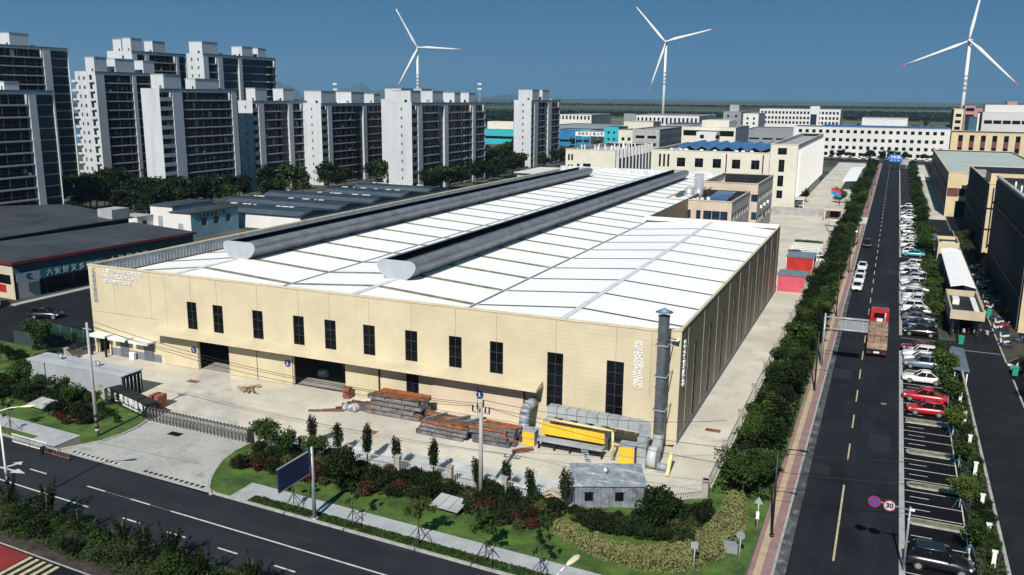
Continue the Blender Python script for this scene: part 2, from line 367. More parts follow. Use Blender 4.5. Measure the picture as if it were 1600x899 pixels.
# yard
struct('yard', MB().quad([(-93, 74, .003), (-93.0, 62.2, .003), (-68, 62.2, .003), (-54, 62.2, .003), (-22, 62.2, .003), (-11.75, 68.5, .003), (-11.75, 252, .003), (-40.5, 252, .003), (-40.5, 156, .003), (-16.9, 156, .003), (-16.9, 78.5, .003), (-93, 78.5, .003)]), M_conc)
sheet('yard', [(-40.5, 252), (-5, 252), (-5, 268), (-40.5, 268)], .014, M_conc)
sheet('yard', [(-26.3, 272), (-11.7, 272), (-11.7, 500), (-26.3, 500)], .014, M_conc)
sheet('yard_stain', [(-74.5, 77.9), (-67, 63.2), (-59, 62.6), (-57, 64), (-70.6, 77.9)], .009, mat('worn_yard', (.54,.505,.435), .9, .1, .12, bump=.01, bscale=3, stain=(.45, (.33,.325,.31), .42, .66)))
sheet('yard_stain', [(-53.5, 62.5), (-22, 62.6), (-16.5, 66.0), (-17.5, 67.0), (-38, 66.6), (-52, 65.2)], .008, mat('wet_concrete', (.46,.48,.49), .7, .08, .3, stain=(.3, (.60,.60,.59), .5, .7)))
def resamp(pts, n):
    d = [0]
    for a, c in zip(pts, pts[1:]): d.append(d[-1]+math.hypot(c[0]-a[0], c[1]-a[1]))
    out = []
    for k in range(n+1):
        t = d[-1]*k/n; i = max(j for j in range(len(pts)-1) if d[j] <= t+1e-9); f = (t-d[i])/(d[i+1]-d[i]); out.append((pts[i][0]+(pts[i+1][0]-pts[i][0])*f, pts[i][1]+(pts[i+1][1]-pts[i][1])*f))
    return out
ra = resamp([(-54.3, 62.35)]+[(p.x, p.y) for p in AR]+[(-50.2, fy(-50.2,50.82))], 14); la = resamp([(-67.9, 62.35)]+[(p.x, p.y) for p in AL]+[(-70.2, fy(-70.2,50.82))], 14)
b = MB()
for k in range(14): b.quad([(*la[k],.016), (*ra[k],.016), (*ra[k+1],.016), (*la[k+1],.016)])
struct('apron', b, M_apron)
b = MB()
def kerbline(b, pts, w=.24, z=.13):
    for a, c in zip(pts, pts[1:]):
        strip(b, a, c, w, z); a = Vector((a[0],a[1],0)); c = Vector((c[0],c[1],0)); n = (c-a).normalized(); n = Vector((-n.y,n.x,0))*w/2
        for s_ in (1,-1): b.quad([tuple(a+n*s_), tuple(c+n*s_), tuple(c+n*s_+Vector((0,0,z))), tuple(a+n*s_+Vector((0,0,z)))])
kerbline(b, AR); kerbline(b, AL)
struct('kerb', b, M_kerb)
b = MB(); strip(b, (-62.6, 57.8), (-53.6, 52.8), .12, .021); struct('road_marking', b, M_yline)
b = MB(); strip(b, (-71, 56.2), (-54.6, 56.4), .05, .022); struct('joint', b, mat('joint_dark', (.08,.08,.08), .9))
# street to the left of the hall
sheet('left_street', [(-124.5, 62), (-96.2, 62), (-96.2, 320), (-124.5, 320)], .006, M_asphl)
sheet('left_street', [(-330, 62), (-124.5, 62), (-124.5, 90), (-330, 90)], .005, M_asphl)
slab('street_island', [(-103.5, 92), (-101.5, 92), (-101.5, 104), (-103.5, 104)], .12, M_grass)
slab('left_pavement', [(-125.8, 91), (-124.5, 91), (-124.5, 160), (-125.8, 160)], .12, M_pave)
sheet('estate_ground', [(-330, 170), (-130, 170), (-130, 330), (-330, 330)], .002, mat('estate_ground', (.06,.07,.045), .95, .35, .08, stain=(.15, (.16,.155,.14), .55, .62)))
# ------------------------------------------------------------------ painted markings
b = MB()
y = 54.0
strip(b, (-1.25, 62.5), (-1.25, 76.5), .15, .014)
for y0 in np.arange(82.5, 500, 8.75): strip(b, (-1.25, y0), (-1.25, y0+4.2), .13, .014)
struct('road_marking', b, M_yline)
M_patch = mat('asphalt_patch', (.008,.009,.012), .9, .2, .8, bump=.01, bscale=20)
def fpts2(x0, x1, y0, y1): return [(x0, fy(x0,y0)), (x1, fy(x1,y0)), (x1, fy(x1,y1)), (x0, fy(x0,y1))]
b = MB()
L1 = lambda x: fy(x, 47.0); L2 = lambda x: fy(x, 44.4)
strip(b, (-50.8, L1(-50.8)), (-12, L1(-12)), .15, .010)
for x in (-90, -82, -74, -66, -58.5, -53.2): strip(b, (x-2.2, L1(x-2.2)), (x, L1(x)), .15, .010)
strip(b, (-75, L2(-75)), (-57.4, L2(-57.4)), .15, .010)
for x in (-51.5, -46.6, -41.4, -36, -31, -26): strip(b, (x-1.9, L2(x-1.9)), (x, L2(x)), .15, .010)
strip(b, (-140, fy(-140,38.0)), (10, fy(10,38.0)), .15, .010); strip(b, (-140, fy(-140,42.2)), (-50, fy(-50,42.2)), .12, .010)
for x0, x1, yy0, yy1 in ((-44,-38.5,48.6,50.1),(-28,-25.5,45.2,46.6),(-64,-60,43.2,44.6)): sheet('road_patch', fpts2(x0,x1,yy0,yy1), .0072, M_patch)
for x0, x1, y0, y1 in ((1.2,2.9,73.8,75.1),(.4,2.3,86,90.5),(-4.2,-2.2,108,112),(-.9,1.6,150,153),(1.4,3.0,181,186),(-4.4,-2.6,78,80.2)): sheet('road_patch', [(x0,y0),(x1,y0),(x1,y1),(x0,y1)], .0105, M_patch)
# turn arrow
ax, ay = -69.2, fy(-69.2, 46.1)
b.quad([(ax-3.2, ay-.12, .010), (ax, ay-.12, .010), (ax, ay+.12, .010), (ax-3.2, ay+.12, .010)])
b.quad([(ax, ay-.45, .010), (ax+1.5, ay, .010), (ax, ay+.45, .010)]); b.quad([(ax-1.5, ay+.12, .010), (ax-1.2, ay+.12, .010), (ax-.9, ay+1.1, .010), (ax-1.2, ay+1.1, .010)])
b.quad([(ax-1.6, ay+1.1, .010), (ax-.5, ay+1.1, .010), (ax-1.05, ay+1.7, .010)])
struct('road_marking', b, M_line)
b = MB(); strip(b, (-60, L1(-60)-.0), (-42, L1(-42)), .08, .0095); struct('road_marking', b, M_linef)
# bay lines, edge line and small tick marks
b = MB()
def bays(y0, y1, pitch=2.45, ticks=True):
    y = y0
    while y <= y1:
        strip(b, (3.62, y), (8.0, y), .11, .011)
        if ticks and y+pitch/2 < y1: strip(b, (4.0, y+pitch/2), (5.5, y+pitch/2), .10, .011)
        y += pitch
for y0, y1 in ((63, 70.3), (72.8, 77.8), (80.2, 86), (88, 96), (97, 124), (133.5, 158), (160, 192), (202.5, 235), (237, 258), (266, 330)): bays(y0, y1, ticks=y0 < 100)
for y0 in np.arange(332, 465, 4.9): strip(b, (3.62, y0), (8.0, y0), .2, .011)
strip(b, (7.95, 62), (7.95, 96), .10, .0115)
struct('road_marking', b, M_line)
b = MB(); strip(b, (3.3, 127.6), (9.6, 127.6), .12, .016); strip(b, (3.3, 131.3), (8.8, 131.3), .12, .016); strip(b, (8.8, 127.6), (8.8, 131.3), .12, .016)
struct('road_marking', b, M_yline)
b = MB(); strip(b, (10.5, 128), (15.6, 128), .12, .014); strip(b, (10.5, 141), (15.6, 141), .12, .014); struct('road_marking', b, M_line)
for yy in (71.6, 79.0, 87.0, 95.9, 114.3, 134.6):
    b = MB(); n = 10; top = []; 
    for k in range(n+1):
        t = math.pi*(.5+k/n); top.append((4.3+.55*math.cos(t), yy+.55*math.sin(t)))
    top += [(7.9, yy-.55), (7.9, yy+.55)]
    pts = [(p[0], p[1], .13) for p in top]; b.quad(pts, 0)
    for k in range(len(pts)): a, c = pts[k], pts[(k+1) % len(pts)]; b.quad([(a[0],a[1],-.02), (c[0],c[1],-.02), c, a], 1)
    inn = [(4.35+(p[0]-4.35)*.88 if p[0] < 5 else p[0]-.1, yy+(p[1]-yy)*.72, .137) for p in top]; b.quad(inn, 2)
    struct('parking_island', b, [M_kerb, M_kerb, mat('dry_bed', (.20,.17,.10), .95, .25, 1.5, col2=(.07,.09,.03)) if yy < 100 else M_grass])
# speed hump and near bus lane
for x in np.arange(-67.9, -51.4, .62):
    i = int(round((x+67.9)/.62))
    if 10 <= i <= 14: continue
    yy = 53.55+(-67.9-x)*.052
    tag(MB().box(x, x+.30, yy, yy+.32, .012, .06).build('speed_bump_block', M_tyre, loc=(x+.15, yy+.15, 0)), 'short black rubber block of the speed bump line across the factory gate apron', 'speed bump', 'black speed bump blocks across the gate apron')
b = MB()
for x in np.arange(-67.6, -62, .62): b.box(x, x+.30, 53.55+(-67.9-x)*.052, 53.85+(-67.9-x)*.052, .0125, .055)
struct('road_marking', b, M_line)
sheet('bus_lane', fpts(-140, -54.9, 30, 37.25), .0085, mat('red_lane', (.22,.018,.014), .85, .12, .5))
b = MB()
for k in range(5): strip(b, (-54.6+k*.72, fy(-54.5,37.2)-k*.04), (-53.6+k*.72-.9, fy(-54,30)), .34, .0125)
struct('road_marking', b, M_yline)
for x, y, n in ((-62.6, 61.0, 'drain_cover'), (-72.7, 74.2, 'drain_cover'), (-14.2, 84.5, 'drain_cover'), (-45.5, 69.6, 'drain_cover')):
    tag(MB().box(x-.75, x+.75, y-.4, y+.4, .004, .03).build(n, mat('rusty_cover', (.22,.09,.045), .85, .2) if y > 62 else M_asphd, loc=(x, y, 0)),
        {61.0:'dark steel drain cover in the apron outside the sliding gate', 74.2:'rusty drain cover on the yard near the first loading door', 84.5:'rusty red drain cover on the concrete beside the side wall', 69.6:'rusty plate lying on the yard in front of the beam stacks'}[y], 'drain cover')
for x, y in ((1.6, 100.5), (2.4, 73.2), (1.0, 120.5)):
    tag(MB().cyl((x,y,.009), (x,y,.02), .33, n=16).build('manhole_cover', M_linef, loc=(x,y,0)), {100.5:'pale round manhole cover in the side road beside the empty bays', 73.2:'manhole cover beside the kerb near the round speed sign', 120.5:'manhole cover in the side road behind the flatbed truck'}[y], 'manhole cover')
# ================================================================== FACTORY HALL
X0, X1, YF, YB3, YB, H = -92.7, -16.75, 78.1, 155.0, 250.0, 11.5
XV12, XV23, XR1, XR2, XR3 = -65.2, -40.5, -79.0, -53.2, -28.5
hall = thing('factory_hall', 'long cream steel factory hall with a white multi-ridge roof and dark windows', 'factory', (-54.7, YF, 0))
def hp(name, mb, m, par=None, **k): return mb.build(name, m, par or hall, world=True, **k)
up = [(-76.7,-75.2), (-72.7,-71.2), (-66.8,-65.3), (-61.0,-59.5), (-56.7,-55.2), (-51.6,-50.1), (-46.3,-44.8), (-41.0,-39.5), (-36.25,-34.75)]
wins = [(a, c, 5.0, 8.4) for a, c in up] + [(-29.9, -28.2, 2.3, 8.05), (-23.7, -21.95, 2.2, 8.0), (-46.25, -44.7, .2, 3.75)]
doors = [(-75.3, -70.6, 0, 4.05), (-61.2, -54.1, 0, 3.95), (-92.0, -90.2, 0, 2.5)]
b = MB(); b.wall('y', YF, X0, -19.3, 0, H, wins+doors, .22)
hp('wall', b, M_cream)
b = MB(); b.quad([(-19.3,YF,0), (X1,YF+1.1,0), (X1,YF+1.1,H), (-19.3,YF,H)]); hp('corner_wall', b, M_cream)
# side wall with tall narrow windows
swin = [(y-.55, y+.55, .9, 8.6) for y in np.arange(86.2, 154, 7.75)]
b = MB(); b.wall('x', X1, YF+1.1, YB3, 0, H, swin, .05, out=1); hp('wall', b, M_shadewall)
b = MB(); b.box(X1-.02, X1+.05, YF+1.2, YB3, -.02, .75); hp('plinth', b, mat('plinth_grey', (.20,.205,.215), .8, .1, .6))
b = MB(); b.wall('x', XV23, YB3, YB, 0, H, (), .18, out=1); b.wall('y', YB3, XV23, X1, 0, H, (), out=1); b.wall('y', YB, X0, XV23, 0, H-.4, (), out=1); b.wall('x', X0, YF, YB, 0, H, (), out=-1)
hp('wall', b, M_shadewall)
def win_mb(w, h, nx, nz, fr=.06, dp=.12):
    m = MB(); m.quad([(0,dp,0), (w,dp,0), (w,dp,h), (0,dp,h)], 0)
    for i in range(nx+1): x = i*(w-fr)/nx; m.box(x, x+fr, dp-.09, dp-.02, 0, h, 1)
    for j in range(nz+1): z = j*(h-fr)/nz; m.box(fr, w-fr, dp-.085, dp-.025, z, z+fr, 1)
    return m
for a, c, z0, z1 in wins:
    m = win_mb(c-a, z1-z0, 2, 3 if z1-z0 < 4 else 5)
    o = m.build('window', [M_glass, M_frame], hall); o.location = (a+54.7, 0, z0)
b = win_mb(1.1, 7.7, 1, 4, .08, .045)
first = None
for y0, y1, z0, z1 in swin:
    if first is None: b.box(-.07, -.005, -.02, .04, 0, 7.7, 2); first = b.build('window', [M_glass, M_frame, mat('pale_frame', (.34,.31,.25), .5)], hall); o = first
    else: o = first.copy(); COL.objects.link(o)
    o.rotation_euler = (0, 0, R(90)); o.location = (X1+54.7, y0-YF, z0)
for x in (-88.5, -82.5, -76, -72, -66, -60.2, -56, -50.8, -45.5, -40.2, -35.5, -29, -22.8, -80, -19.35):
    z0 = 5.2 if x < -30 else 8.1
    z0 = max([w[3] for w in wins if w[0] < x < w[1]] + [5.0 if x > -81 else 5.6])
    hp('panel_joint', MB().box(x-.03, x+.03, YF-.012, YF, z0+.02, H-.1), mat('joint_seam', (.38,.32,.20), .6))  # thin trim strips mark the seams between wall panels
hp('panel_joint', MB().box(X0, -81.5, YF-.014, YF-.002, 5.55, 5.62), MATS['joint_seam'])
for y in np.arange(82.3, 154, 7.75): hp('downpipe', MB().box(X1, X1+.04, y-.05, y+.05, .75, H-.25), mat('downpipe', (.36,.32,.22), .5))
# parapet coping
b = MB(); b.box(X0-.1, -19.3, YF-.08, YF+.22, H, H+.16)
b.loft([[(-19.3,YF-.08,H), (-19.3,YF-.08,H+.16), (-19.3,YF+.22,H+.16), (-19.3,YF+.22,H)], [(X1+.08,YF+1.05,H), (X1+.08,YF+1.05,H+.16), (X1-.2,YF+1.3,H+.16), (X1-.2,YF+1.3,H)]], smooth=False)
b.box(X1-.22, X1+.08, YF+1.3, YB3, H, H+.16); b.box(X0-.12, X0+.18, YF+.22, YB, H, H+.16)
hp('coping', b, M_trim)
# roof
def zr(x):
    if x <= XR1: return 9.7+(x-X0)/(XR1-X0)*1.75
    if x <= XV12: return 11.45-(x-XR1)/(XV12-XR1)*.85
    if x <= XR2: return 10.6+(x-XV12)/(XR2-XV12)*.9
    if x <= XV23: return 11.5-(x-XR2)/(XV23-XR2)*.9
    if x <= XR3: return 10.6+(x-XV23)/(XR3-XV23)*.92
    return 11.52-(x-XR3)/(X1-XR3)*.85
def roofstrip(b, xs, y0, y1, dz=0, m=0):
    for a, c in zip(xs, xs[1:]): b.quad([(a,y0,zr(a)+dz), (c,y0,zr(c)+dz), (c,y1,zr(c)+dz), (a,y1,zr(a)+dz)], m)
b = MB(); roofstrip(b, [X0+.1, XR1, XV12], YF+.1, YB); hp('roof', b, M_roof)
b = MB(); roofstrip(b, [XV12, XR2, XV23], YF+.1, YB); hp('roof', b, M_roof)
b = MB(); roofstrip(b, [XV23, XR3, X1-.1], YF+.1, YB3-.05); hp('roof', b, M_roof)
M_skyd = mat('skylight_dark', (.09,.085,.07), .5, .25, .9)
ys = [83.6+7.75*k for k in range(22)]
for k, y in enumerate(ys):
    for xs in ([X0+.4, XR1-1.8], [XR1+1.8, XV12-.3], [XV12+.3, XR2-1.8], [XR2+1.8, XV23-.3]):
        pass
    b = MB(); roofstrip(b, [X0+.5, XR1, XV12-.35], y-.44, y+.44, .03); hp('skylight', b, M_skylight)
    b = MB(); roofstrip(b, [XV12+.35, XR2, XV23-.35], y-.44, y+.44, .03); hp('skylight', b, M_skylight)
    if y < YB3-3: b = MB(); roofstrip(b, [XV23+.35, XR3-.45, XR3+.45, X1-.35], y-.24, y+.24, .03); hp('skylight', b, M_skyd)
b = MB(); roofstrip(b, [XV23+.35, XR3-.45, XR3+.45, X1-.35], YF+.35, YF+.8, .03); hp('skylight', b, M_skyd)
b = MB(); roofstrip(b, [XR3-.32, XR3, XR3+.32], YF+.25, YB3-.3, .07); hp('ridge_cap', b, mat('ridge_cap', (.66,.67,.69), .45, .05))
for xv, ye in ((XV12, YB), (XV23, YB3)):
    b = MB(); b.box(xv-.16, xv+.16, YF+.3, ye, zr(xv)+.02, zr(xv)+.07); hp('valley_gutter', b, M_vent)
for xr_ in (XR1, XR2):
    b = MB(); roofstrip(b, [xr_-.4, xr_, xr_+.4], YF+.25, 90, .06); hp('ridge_cap', b, MATS['ridge_cap'])
b = MB(); b.box(XV23-.2, X1-.2, YB3-.35, YB3, H-.4, H+.3); hp('end_parapet', b, M_white)
b = MB(); b.box(X0+.2, XV23, YB-.2, YB, 9.6, H+1.0); hp('end_parapet', b, mat('end_parapet', (.50,.52,.55), .6))
# ribbed inner face of the left parapet
b = MB(); y = YF+.3; prev = None
while y < YB-.4:
    for yy, d in ((y, 0), (y+.25, 0), (y+.34, .07), (y+.5, .07), (y+.59, 0)):
        p = (X0+.06+d, yy)
        if prev: b.quad([(prev[0],prev[1],9.9), (p[0],p[1],9.9), (p[0],p[1],H), (prev[0],prev[1],H)])
        prev = p
    y += .6
hp('parapet_lining', b, M_corr)
b = MB(); y = YF+.25; prev = None; x = X0+.3
while x < X0+13:
    for xx, d in ((x, 0), (x+.25, 0), (x+.34, .07), (x+.5, .07), (x+.59, 0)):
        p = (xx, YF+.1+d)
        if prev: b.quad([(prev[0],prev[1],9.9), (p[0],p[1],9.9), (p[0],p[1],H), (prev[0],prev[1],H)])
        prev = p
    x += .6
hp('parapet_lining', b, M_corr)
# ridge ventilators: two bulging cheeks with an open slot between them
def ventilator(xc, y0, y1):
    z0 = zr(xc)-.05
    ch = [(1.35,0), (1.95,.45), (2.4,.95), (2.65,1.45), (2.62,1.85), (2.35,2.18), (1.9,2.32), (1.45,2.33)]
    v = MB()
    for sg in (1, -1):
        o = [(xc+sg*x, z0+z) for x, z in ch]; i = [(xc+sg*(x-.1), z0+z-.02) for x, z in ch]
        for yy in np.arange(y0, y1, 8.0):
            ye = min(yy+7.97, y1)
            v.loft([[(p[0], yy, p[1]) for p in o], [(p[0], ye, p[1]) for p in o]], 0, False, True, False)
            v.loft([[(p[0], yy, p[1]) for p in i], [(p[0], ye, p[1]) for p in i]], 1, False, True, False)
        v.box(xc+sg*1.43-.05, xc+sg*1.43+.05, y0, y1, z0+2.29, z0+2.38, 0)
        for q in (2, 4): v.box(xc+sg*ch[q][0]-.03, xc+sg*ch[q][0]+.03, y0, y1, z0+ch[q][1]-.03, z0+ch[q][1]+.03, 0)
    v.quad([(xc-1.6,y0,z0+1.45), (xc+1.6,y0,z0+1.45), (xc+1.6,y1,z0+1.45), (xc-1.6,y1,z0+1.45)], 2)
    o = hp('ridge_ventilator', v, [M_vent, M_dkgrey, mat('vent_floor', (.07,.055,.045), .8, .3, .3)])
    full = [(xc+x, z0+z) for x, z in ch] + [(xc-x, z0+z) for x, z in ch[::-1]]
    for yy in (y0-.06, y1): hp('end_cap', MB().prism(full, 'y', yy, yy+.06), mat('end_cap', (.33,.36,.40), .5, .04, wave=('X', .3, .02)), o)
ventilator(XR1, 90.5, 232); ventilator(XR2, 88.0, 237)
# canopy over the loading doors
b = MB(); x0, x1 = -81.2, -30.3
b.prism([(YF-.01, 4.95), (YF-1.9, 4.55), (YF-1.9, 4.33), (YF-.01, 4.75)], 'x', x0, x1); hp('canopy', b, M_cream)
b = MB(); b.box(x0, x1, YF-1.98, YF-1.9, 4.30, 4.50); b.box(x1, x1+.06, YF-1.95, YF-.02, 4.33, 4.6); b.box(x0-.06, x0, YF-1.95, YF-.02, 4.33, 4.6); hp('gutter', b, M_trim)
# sliding door leaves, rails, fixed lower panels
for xa, xb, mm in ((-80.7,-75.35,M_creamdoor), (-70.5,-66.4,M_creamdoor), (-66.3,-61.3,M_creamdoor), (-54.0,-49.7,M_creamdoor), (-42.9,-37.6,M_pinkdoor), (-37.5,-32.4,M_pinkdoor)):
    o = hp('sliding_door', MB().box(xa, xb, YF-.16, YF-.06, .05, 4.15), mm)
    w = min(1.0, (xb-xa)/4)
    hp('wicket_door', MB().box(xb-2.2, xb-2.2+w, YF-.18, YF-.16, .1, 1.9), mm, o)
b = MB(); b.box(-81, -32, YF-.22, YF-.05, 4.16, 4.26); hp('door_rail', b, M_frame)
for x in (-49.6, -32.3, -66.35): hp('downpipe', MB().cyl((x,YF-.1,0), (x,YF-.1,4.4), .07), M_frame)
M_disc = mat('disc_blue', (.012,.03,.16), .4, .05); M_letter = mat('white_letters', (.80,.80,.80), .5, .03)
for x, z, t in ((-75.9, 2.45, '1.'), (-61.9, 2.6, '2.'), (-37.3, 2.45, '3.')):
    o = hp('number_sign', MB().cyl((x,YF-.20,z), (x,YF-.17,z), .42, n=24), M_disc)
    text('numeral', t, .62, M_letter, o, (x, YF-.215, z), FRONT, .008)
# lettering
for k, ch in enumerate('易农钢结构'):
    text('letter', ch, 1.02, M_letter, hall, (-20.6+.02*k, YF-.06, 9.75-.93*k), FRONT, .05, bold=.003)
    text('letter', ch, .95, M_letter, hall, (X1+.06, YF+2.6, 9.75-.98*k), SIDE, .05, bold=.003)
M_letg = mat('grey_letters', (.36,.38,.42), .5, .1)
for k, ch in enumerate('江苏易农钢结构'):
    text('letter', ch, .68, M_letg, hall, (-91.75, YF-.06, 10.95-.66*k), FRONT, .04, bold=.0)
for k, s_ in enumerate(('工业厂房钢结构设计安装', '网架轻钢工程施工承包', '建筑钢材加工销售')):
    text('letter_row', s_, .60, M_letter, hall, (-90.2, YF-.06, 11.0-.66*k), FRONT, .04, align='LEFT', bold=.0)
# office entrance at the left end: two small porches and a grey dado
b = MB(); b.box(-89.9, -81.4, YF-.05, YF-.004, 0, 1.0); hp('plinth', b, mat('dado_grey', (.17,.19,.23), .6, .1))
for xa, xb, dz in ((-92.3, -89.4, 2.6), (-88.9, -86.0, 2.55), (-85.4, -82.2, 2.55)):
    o = hp('porch_roof', MB().box(xa, xb, YF-1.3, YF-.01, dz, dz+.22).box(xa, xb, YF-1.34, YF-1.3, dz-.12, dz+.26), M_white)
    if xa < -92: hp('post', MB().box(xb-.35, xb-.15, YF-1.2, YF-1.0, 0, dz), M_dkgrey, o); hp('post', MB().box(xa+.1, xa+.3, YF-1.2, YF-1.0, 0, dz), M_dkgrey, o)
for xa, xb in ((-88.2,-86.8), (-84.2,-82.6)): hp('door', MB().box(xa, xb, YF-.075, YF-.055, .02, 2.3), mat('door_grey', (.10,.115,.14), .5))
tag(MB().box(-86.1,-85.3, YF-.75, YF-.35, .02, 1.0).build('air_conditioner', M_white, loc=(-85.7,YF-.5,0), bevel=.04), 'white air conditioner box on the ground by the office doors', 'air conditioner')
# things seen through the open door
for i, (x, y) in enumerate(((-60.2, 82.3), (-59.2, 86), (-57.7, 84.6))):
    b = MB()
    for k in range(3): b.loft([[(x+(.9-.12*k)*math.cos(t)*s_, y+.6*math.sin(t)*s_, .02+k*.26+dz) for t in np.linspace(0, 6.283, 11)[:-1]] for s_, dz in ((.85,0), (1,.1), (.9,.22), (.5,.26))])
    tag(b.build('sack_pile', M_white, loc=(x,y,0)), ('pale sacks just inside door 2 at its left jamb', 'pale sacks deepest inside the dark door 2', 'pale sacks in the middle of door 2 opening')[i], 'sacks')
M_hfloor = mat('hall_floor', (.28,.27,.25), .8, .1, .3)
sheet('hall_floor', [(X0+.2, YF+.2), (X1-.3, YF+1.3), (X1-.3, YB3), (XV23, YB3), (XV23, YB), (X0+.2, YB)], .012, M_hfloor)
# ================================================================== YARD: filter plant, steel, container, gate
M_ygrey = mat('machine_grey', (.30,.33,.37), .5, .08, .8)
# --- dust filter
t = thing('dust_filter', 'long yellow dust filter with grey hoppers and a walkway in front of the hall', 'dust filter', (-25.4, 73.8, 0))
xa, xb = -28.6, -22.3
hp2 = lambda par, n, b, m, **k: b.build(n, m, par, world=True, **k)
b = MB()
for k in range(4):
    u0 = xa+(xb-xa)*k/4; u1 = xa+(xb-xa)*(k+1)/4-.02
    hp2(t, 'yellow_panel', MB().box(u0, u1, 73.6, 73.68, 1.22, 2.42), M_yellow)
hp2(t, 'filter_body', MB().box(xa, xb, 73.69, 75.2, 1.2, 2.40), M_ygrey)
for k in range(4):
    u0 = xa+(xb-xa)*k/4+.05; u1 = xa+(xb-xa)*(k+1)/4-.05
    b = MB().prism([(u0,2.42), (u1,2.42), (u1,2.55), ((u0+u1)/2+.25,2.95), ((u0+u1)/2-.25,2.95), (u0,2.55)], 'y', 73.7, 75.15)
    hp2(t, 'filter_lid', b, M_ygrey)
b = MB().box(xa-.1, xb+.1, 72.7, 73.58, .92, 1.02).box(xa-.1, xb+.1, 72.68, 72.72, .8, 1.05); hp2(t, 'walkway', b, M_ygrey); hp2(t, 'shade_skirt', MB().box(xa+.1,xb-.1,73.3,73.55,.03,.9), M_black)  # black skirt added to stand for the shade below the walkway
for x in np.linspace(xa, xb, 5): hp2(t, 'leg', MB().box(x-.08, x+.08, 72.8, 72.96, 0, .9).box(x-.08, x+.08, 75.0, 75.15, 0, 1.2), M_dkgrey)
hp2(t, 'hopper', MB().loft([[(xa+.2,73.7,1.18),(xb-.2,73.7,1.18),(xb-.2,75.1,1.18),(xa+.2,75.1,1.18)], [(xa+.6,74.1,.35),(xb-.6,74.1,.35),(xb-.6,74.8,.35),(xa+.6,74.8,.35)]], smooth=False), M_dkgrey)
b = MB()
for s_ in (-.28, .28): b.tube([(-23.9+s_*.2, 72.62-.0, .95), (-23.0+s_*.2, 71.7, .05)], .04, 6) if False else None
for s_ in (0, .55):
    b.cyl((-24.3, 72.65-s_*0, .98), (-23.5, 71.7, .05), .045, n=6) if s_ == 0 else b.cyl((-23.75, 72.65, .98), (-22.95, 71.7, .05), .045, n=6)
for k in range(6):
    q = k/6+.08; b.box(-24.3+.8*q, -23.75+.8*q+.02, 72.65-.95*q-.12, 72.65-.95*q+.06, .98-.93*q-.02, .98-.93*q+.02)
hp2(t, 'stair', b, M_galv)
b = MB(); b.tube([(-27.7,73.0,3.05), (-21.35,73.0,2.9), (-21.25,73.0,.15)], .12, 10); 
for k in range(4): b.cyl((-27+1.6*k, 73.0, 3.0-.035*k), (-27+1.6*k, 73.9, 2.7), .06, n=6)
hp2(t, 'air_pipe', b, M_pipe_y)
b = MB(); b.box(-21.45,-21.05,72.9,73.3,0,.12); hp2(t, 'pipe_foot', b, M_ygrey)
# --- rectangular duct
t = thing('exhaust_duct', 'grey square exhaust duct in segments running behind the yellow filter', 'duct', (-18.4, 73.5, 0))
n = 9
for k in range(n):
    u0 = -28.2+9.1*k/n; u1 = u0+9.1/n-.05
    hp2(t, 'duct_segment', MB().box(u0, u1, 73.9+.0, 74.9, 3.0-.06*k*.3, 3.95-.06*k*.3), M_galv); 
b = MB()
ring = lambda pts: pts
b.loft([[( -19.15,73.9,2.85),(-19.15,74.9,2.85),(-19.15,74.9,3.8),(-19.15,73.9,3.8)], [(-18.6,73.3,2.8),(-18.1,74.3,2.8),(-18.1,74.3,3.75),(-18.6,73.3,3.75)], [(-18.75,72.6,2.5),(-17.9,73.3,2.5),(-17.8,73.2,3.6),(-18.7,72.5,3.6)]], smooth=False)
hp2(t, 'duct_elbow', b, M_galv)
for z0, z1 in ((.0, 1.15), (1.18, 2.1), (2.13, 3.0)): hp2(t, 'duct_segment', MB().box(-18.8, -17.95, 72.2, 73.0, z0+.03, z1), M_galv)
# --- chimney
t = thing('exhaust_chimney', 'tall round steel exhaust chimney with a blue rain cap at the hall corner', 'chimney', (-17.9, 76.9, 0))
cx, cy = -17.95, 76.75
b = MB()
for k, z in enumerate((1.9, 4.2, 6.5, 8.8, 11.1)):
    b.cyl((cx,cy,z), (cx,cy,z+2.28), .52, n=20, cap=False); b.cyl((cx,cy,z+2.2), (cx,cy,z+2.3), .555, n=20, cap=False)
hp2(t, 'flue', b, mat('flue_steel', (.20,.22,.25), .32, .15, 1.5, metal=.6))
hp2(t, 'flue_foot', MB().cyl((cx,cy,.0), (cx,cy,1.9), .40, .52, 20), M_galv)
hp2(t, 'inner_flue', MB().cyl((cx,cy,13.0), (cx,cy,13.41), .46, n=18), M_black)
b = MB().cyl((cx,cy,13.75), (cx,cy,14.15), .82, .06, 18)
hp2(t, 'rain_cap', b, mat('cap_blue', (.13,.24,.33), .4, .08, 1))
for k in range(3): a = k*2.1; hp2(t, 'cap_rod', MB().cyl((cx+.5*math.cos(a),cy+.5*math.sin(a),13.2), (cx+.55*math.cos(a),cy+.55*math.sin(a),13.8), .03, n=5), M_galv)
for z in (4.3, 7.6, 10.6): hp2(t, 'bracket', MB().box(cx-.62,cx+.62,cy-.62,cy-.56,z,z+.1).box(cx-.62,cx-.54,cy-.6,78.3,z,z+.1).box(cx+.54,cx+.62,cy-.6,78.8,z,z+.1), M_galv)
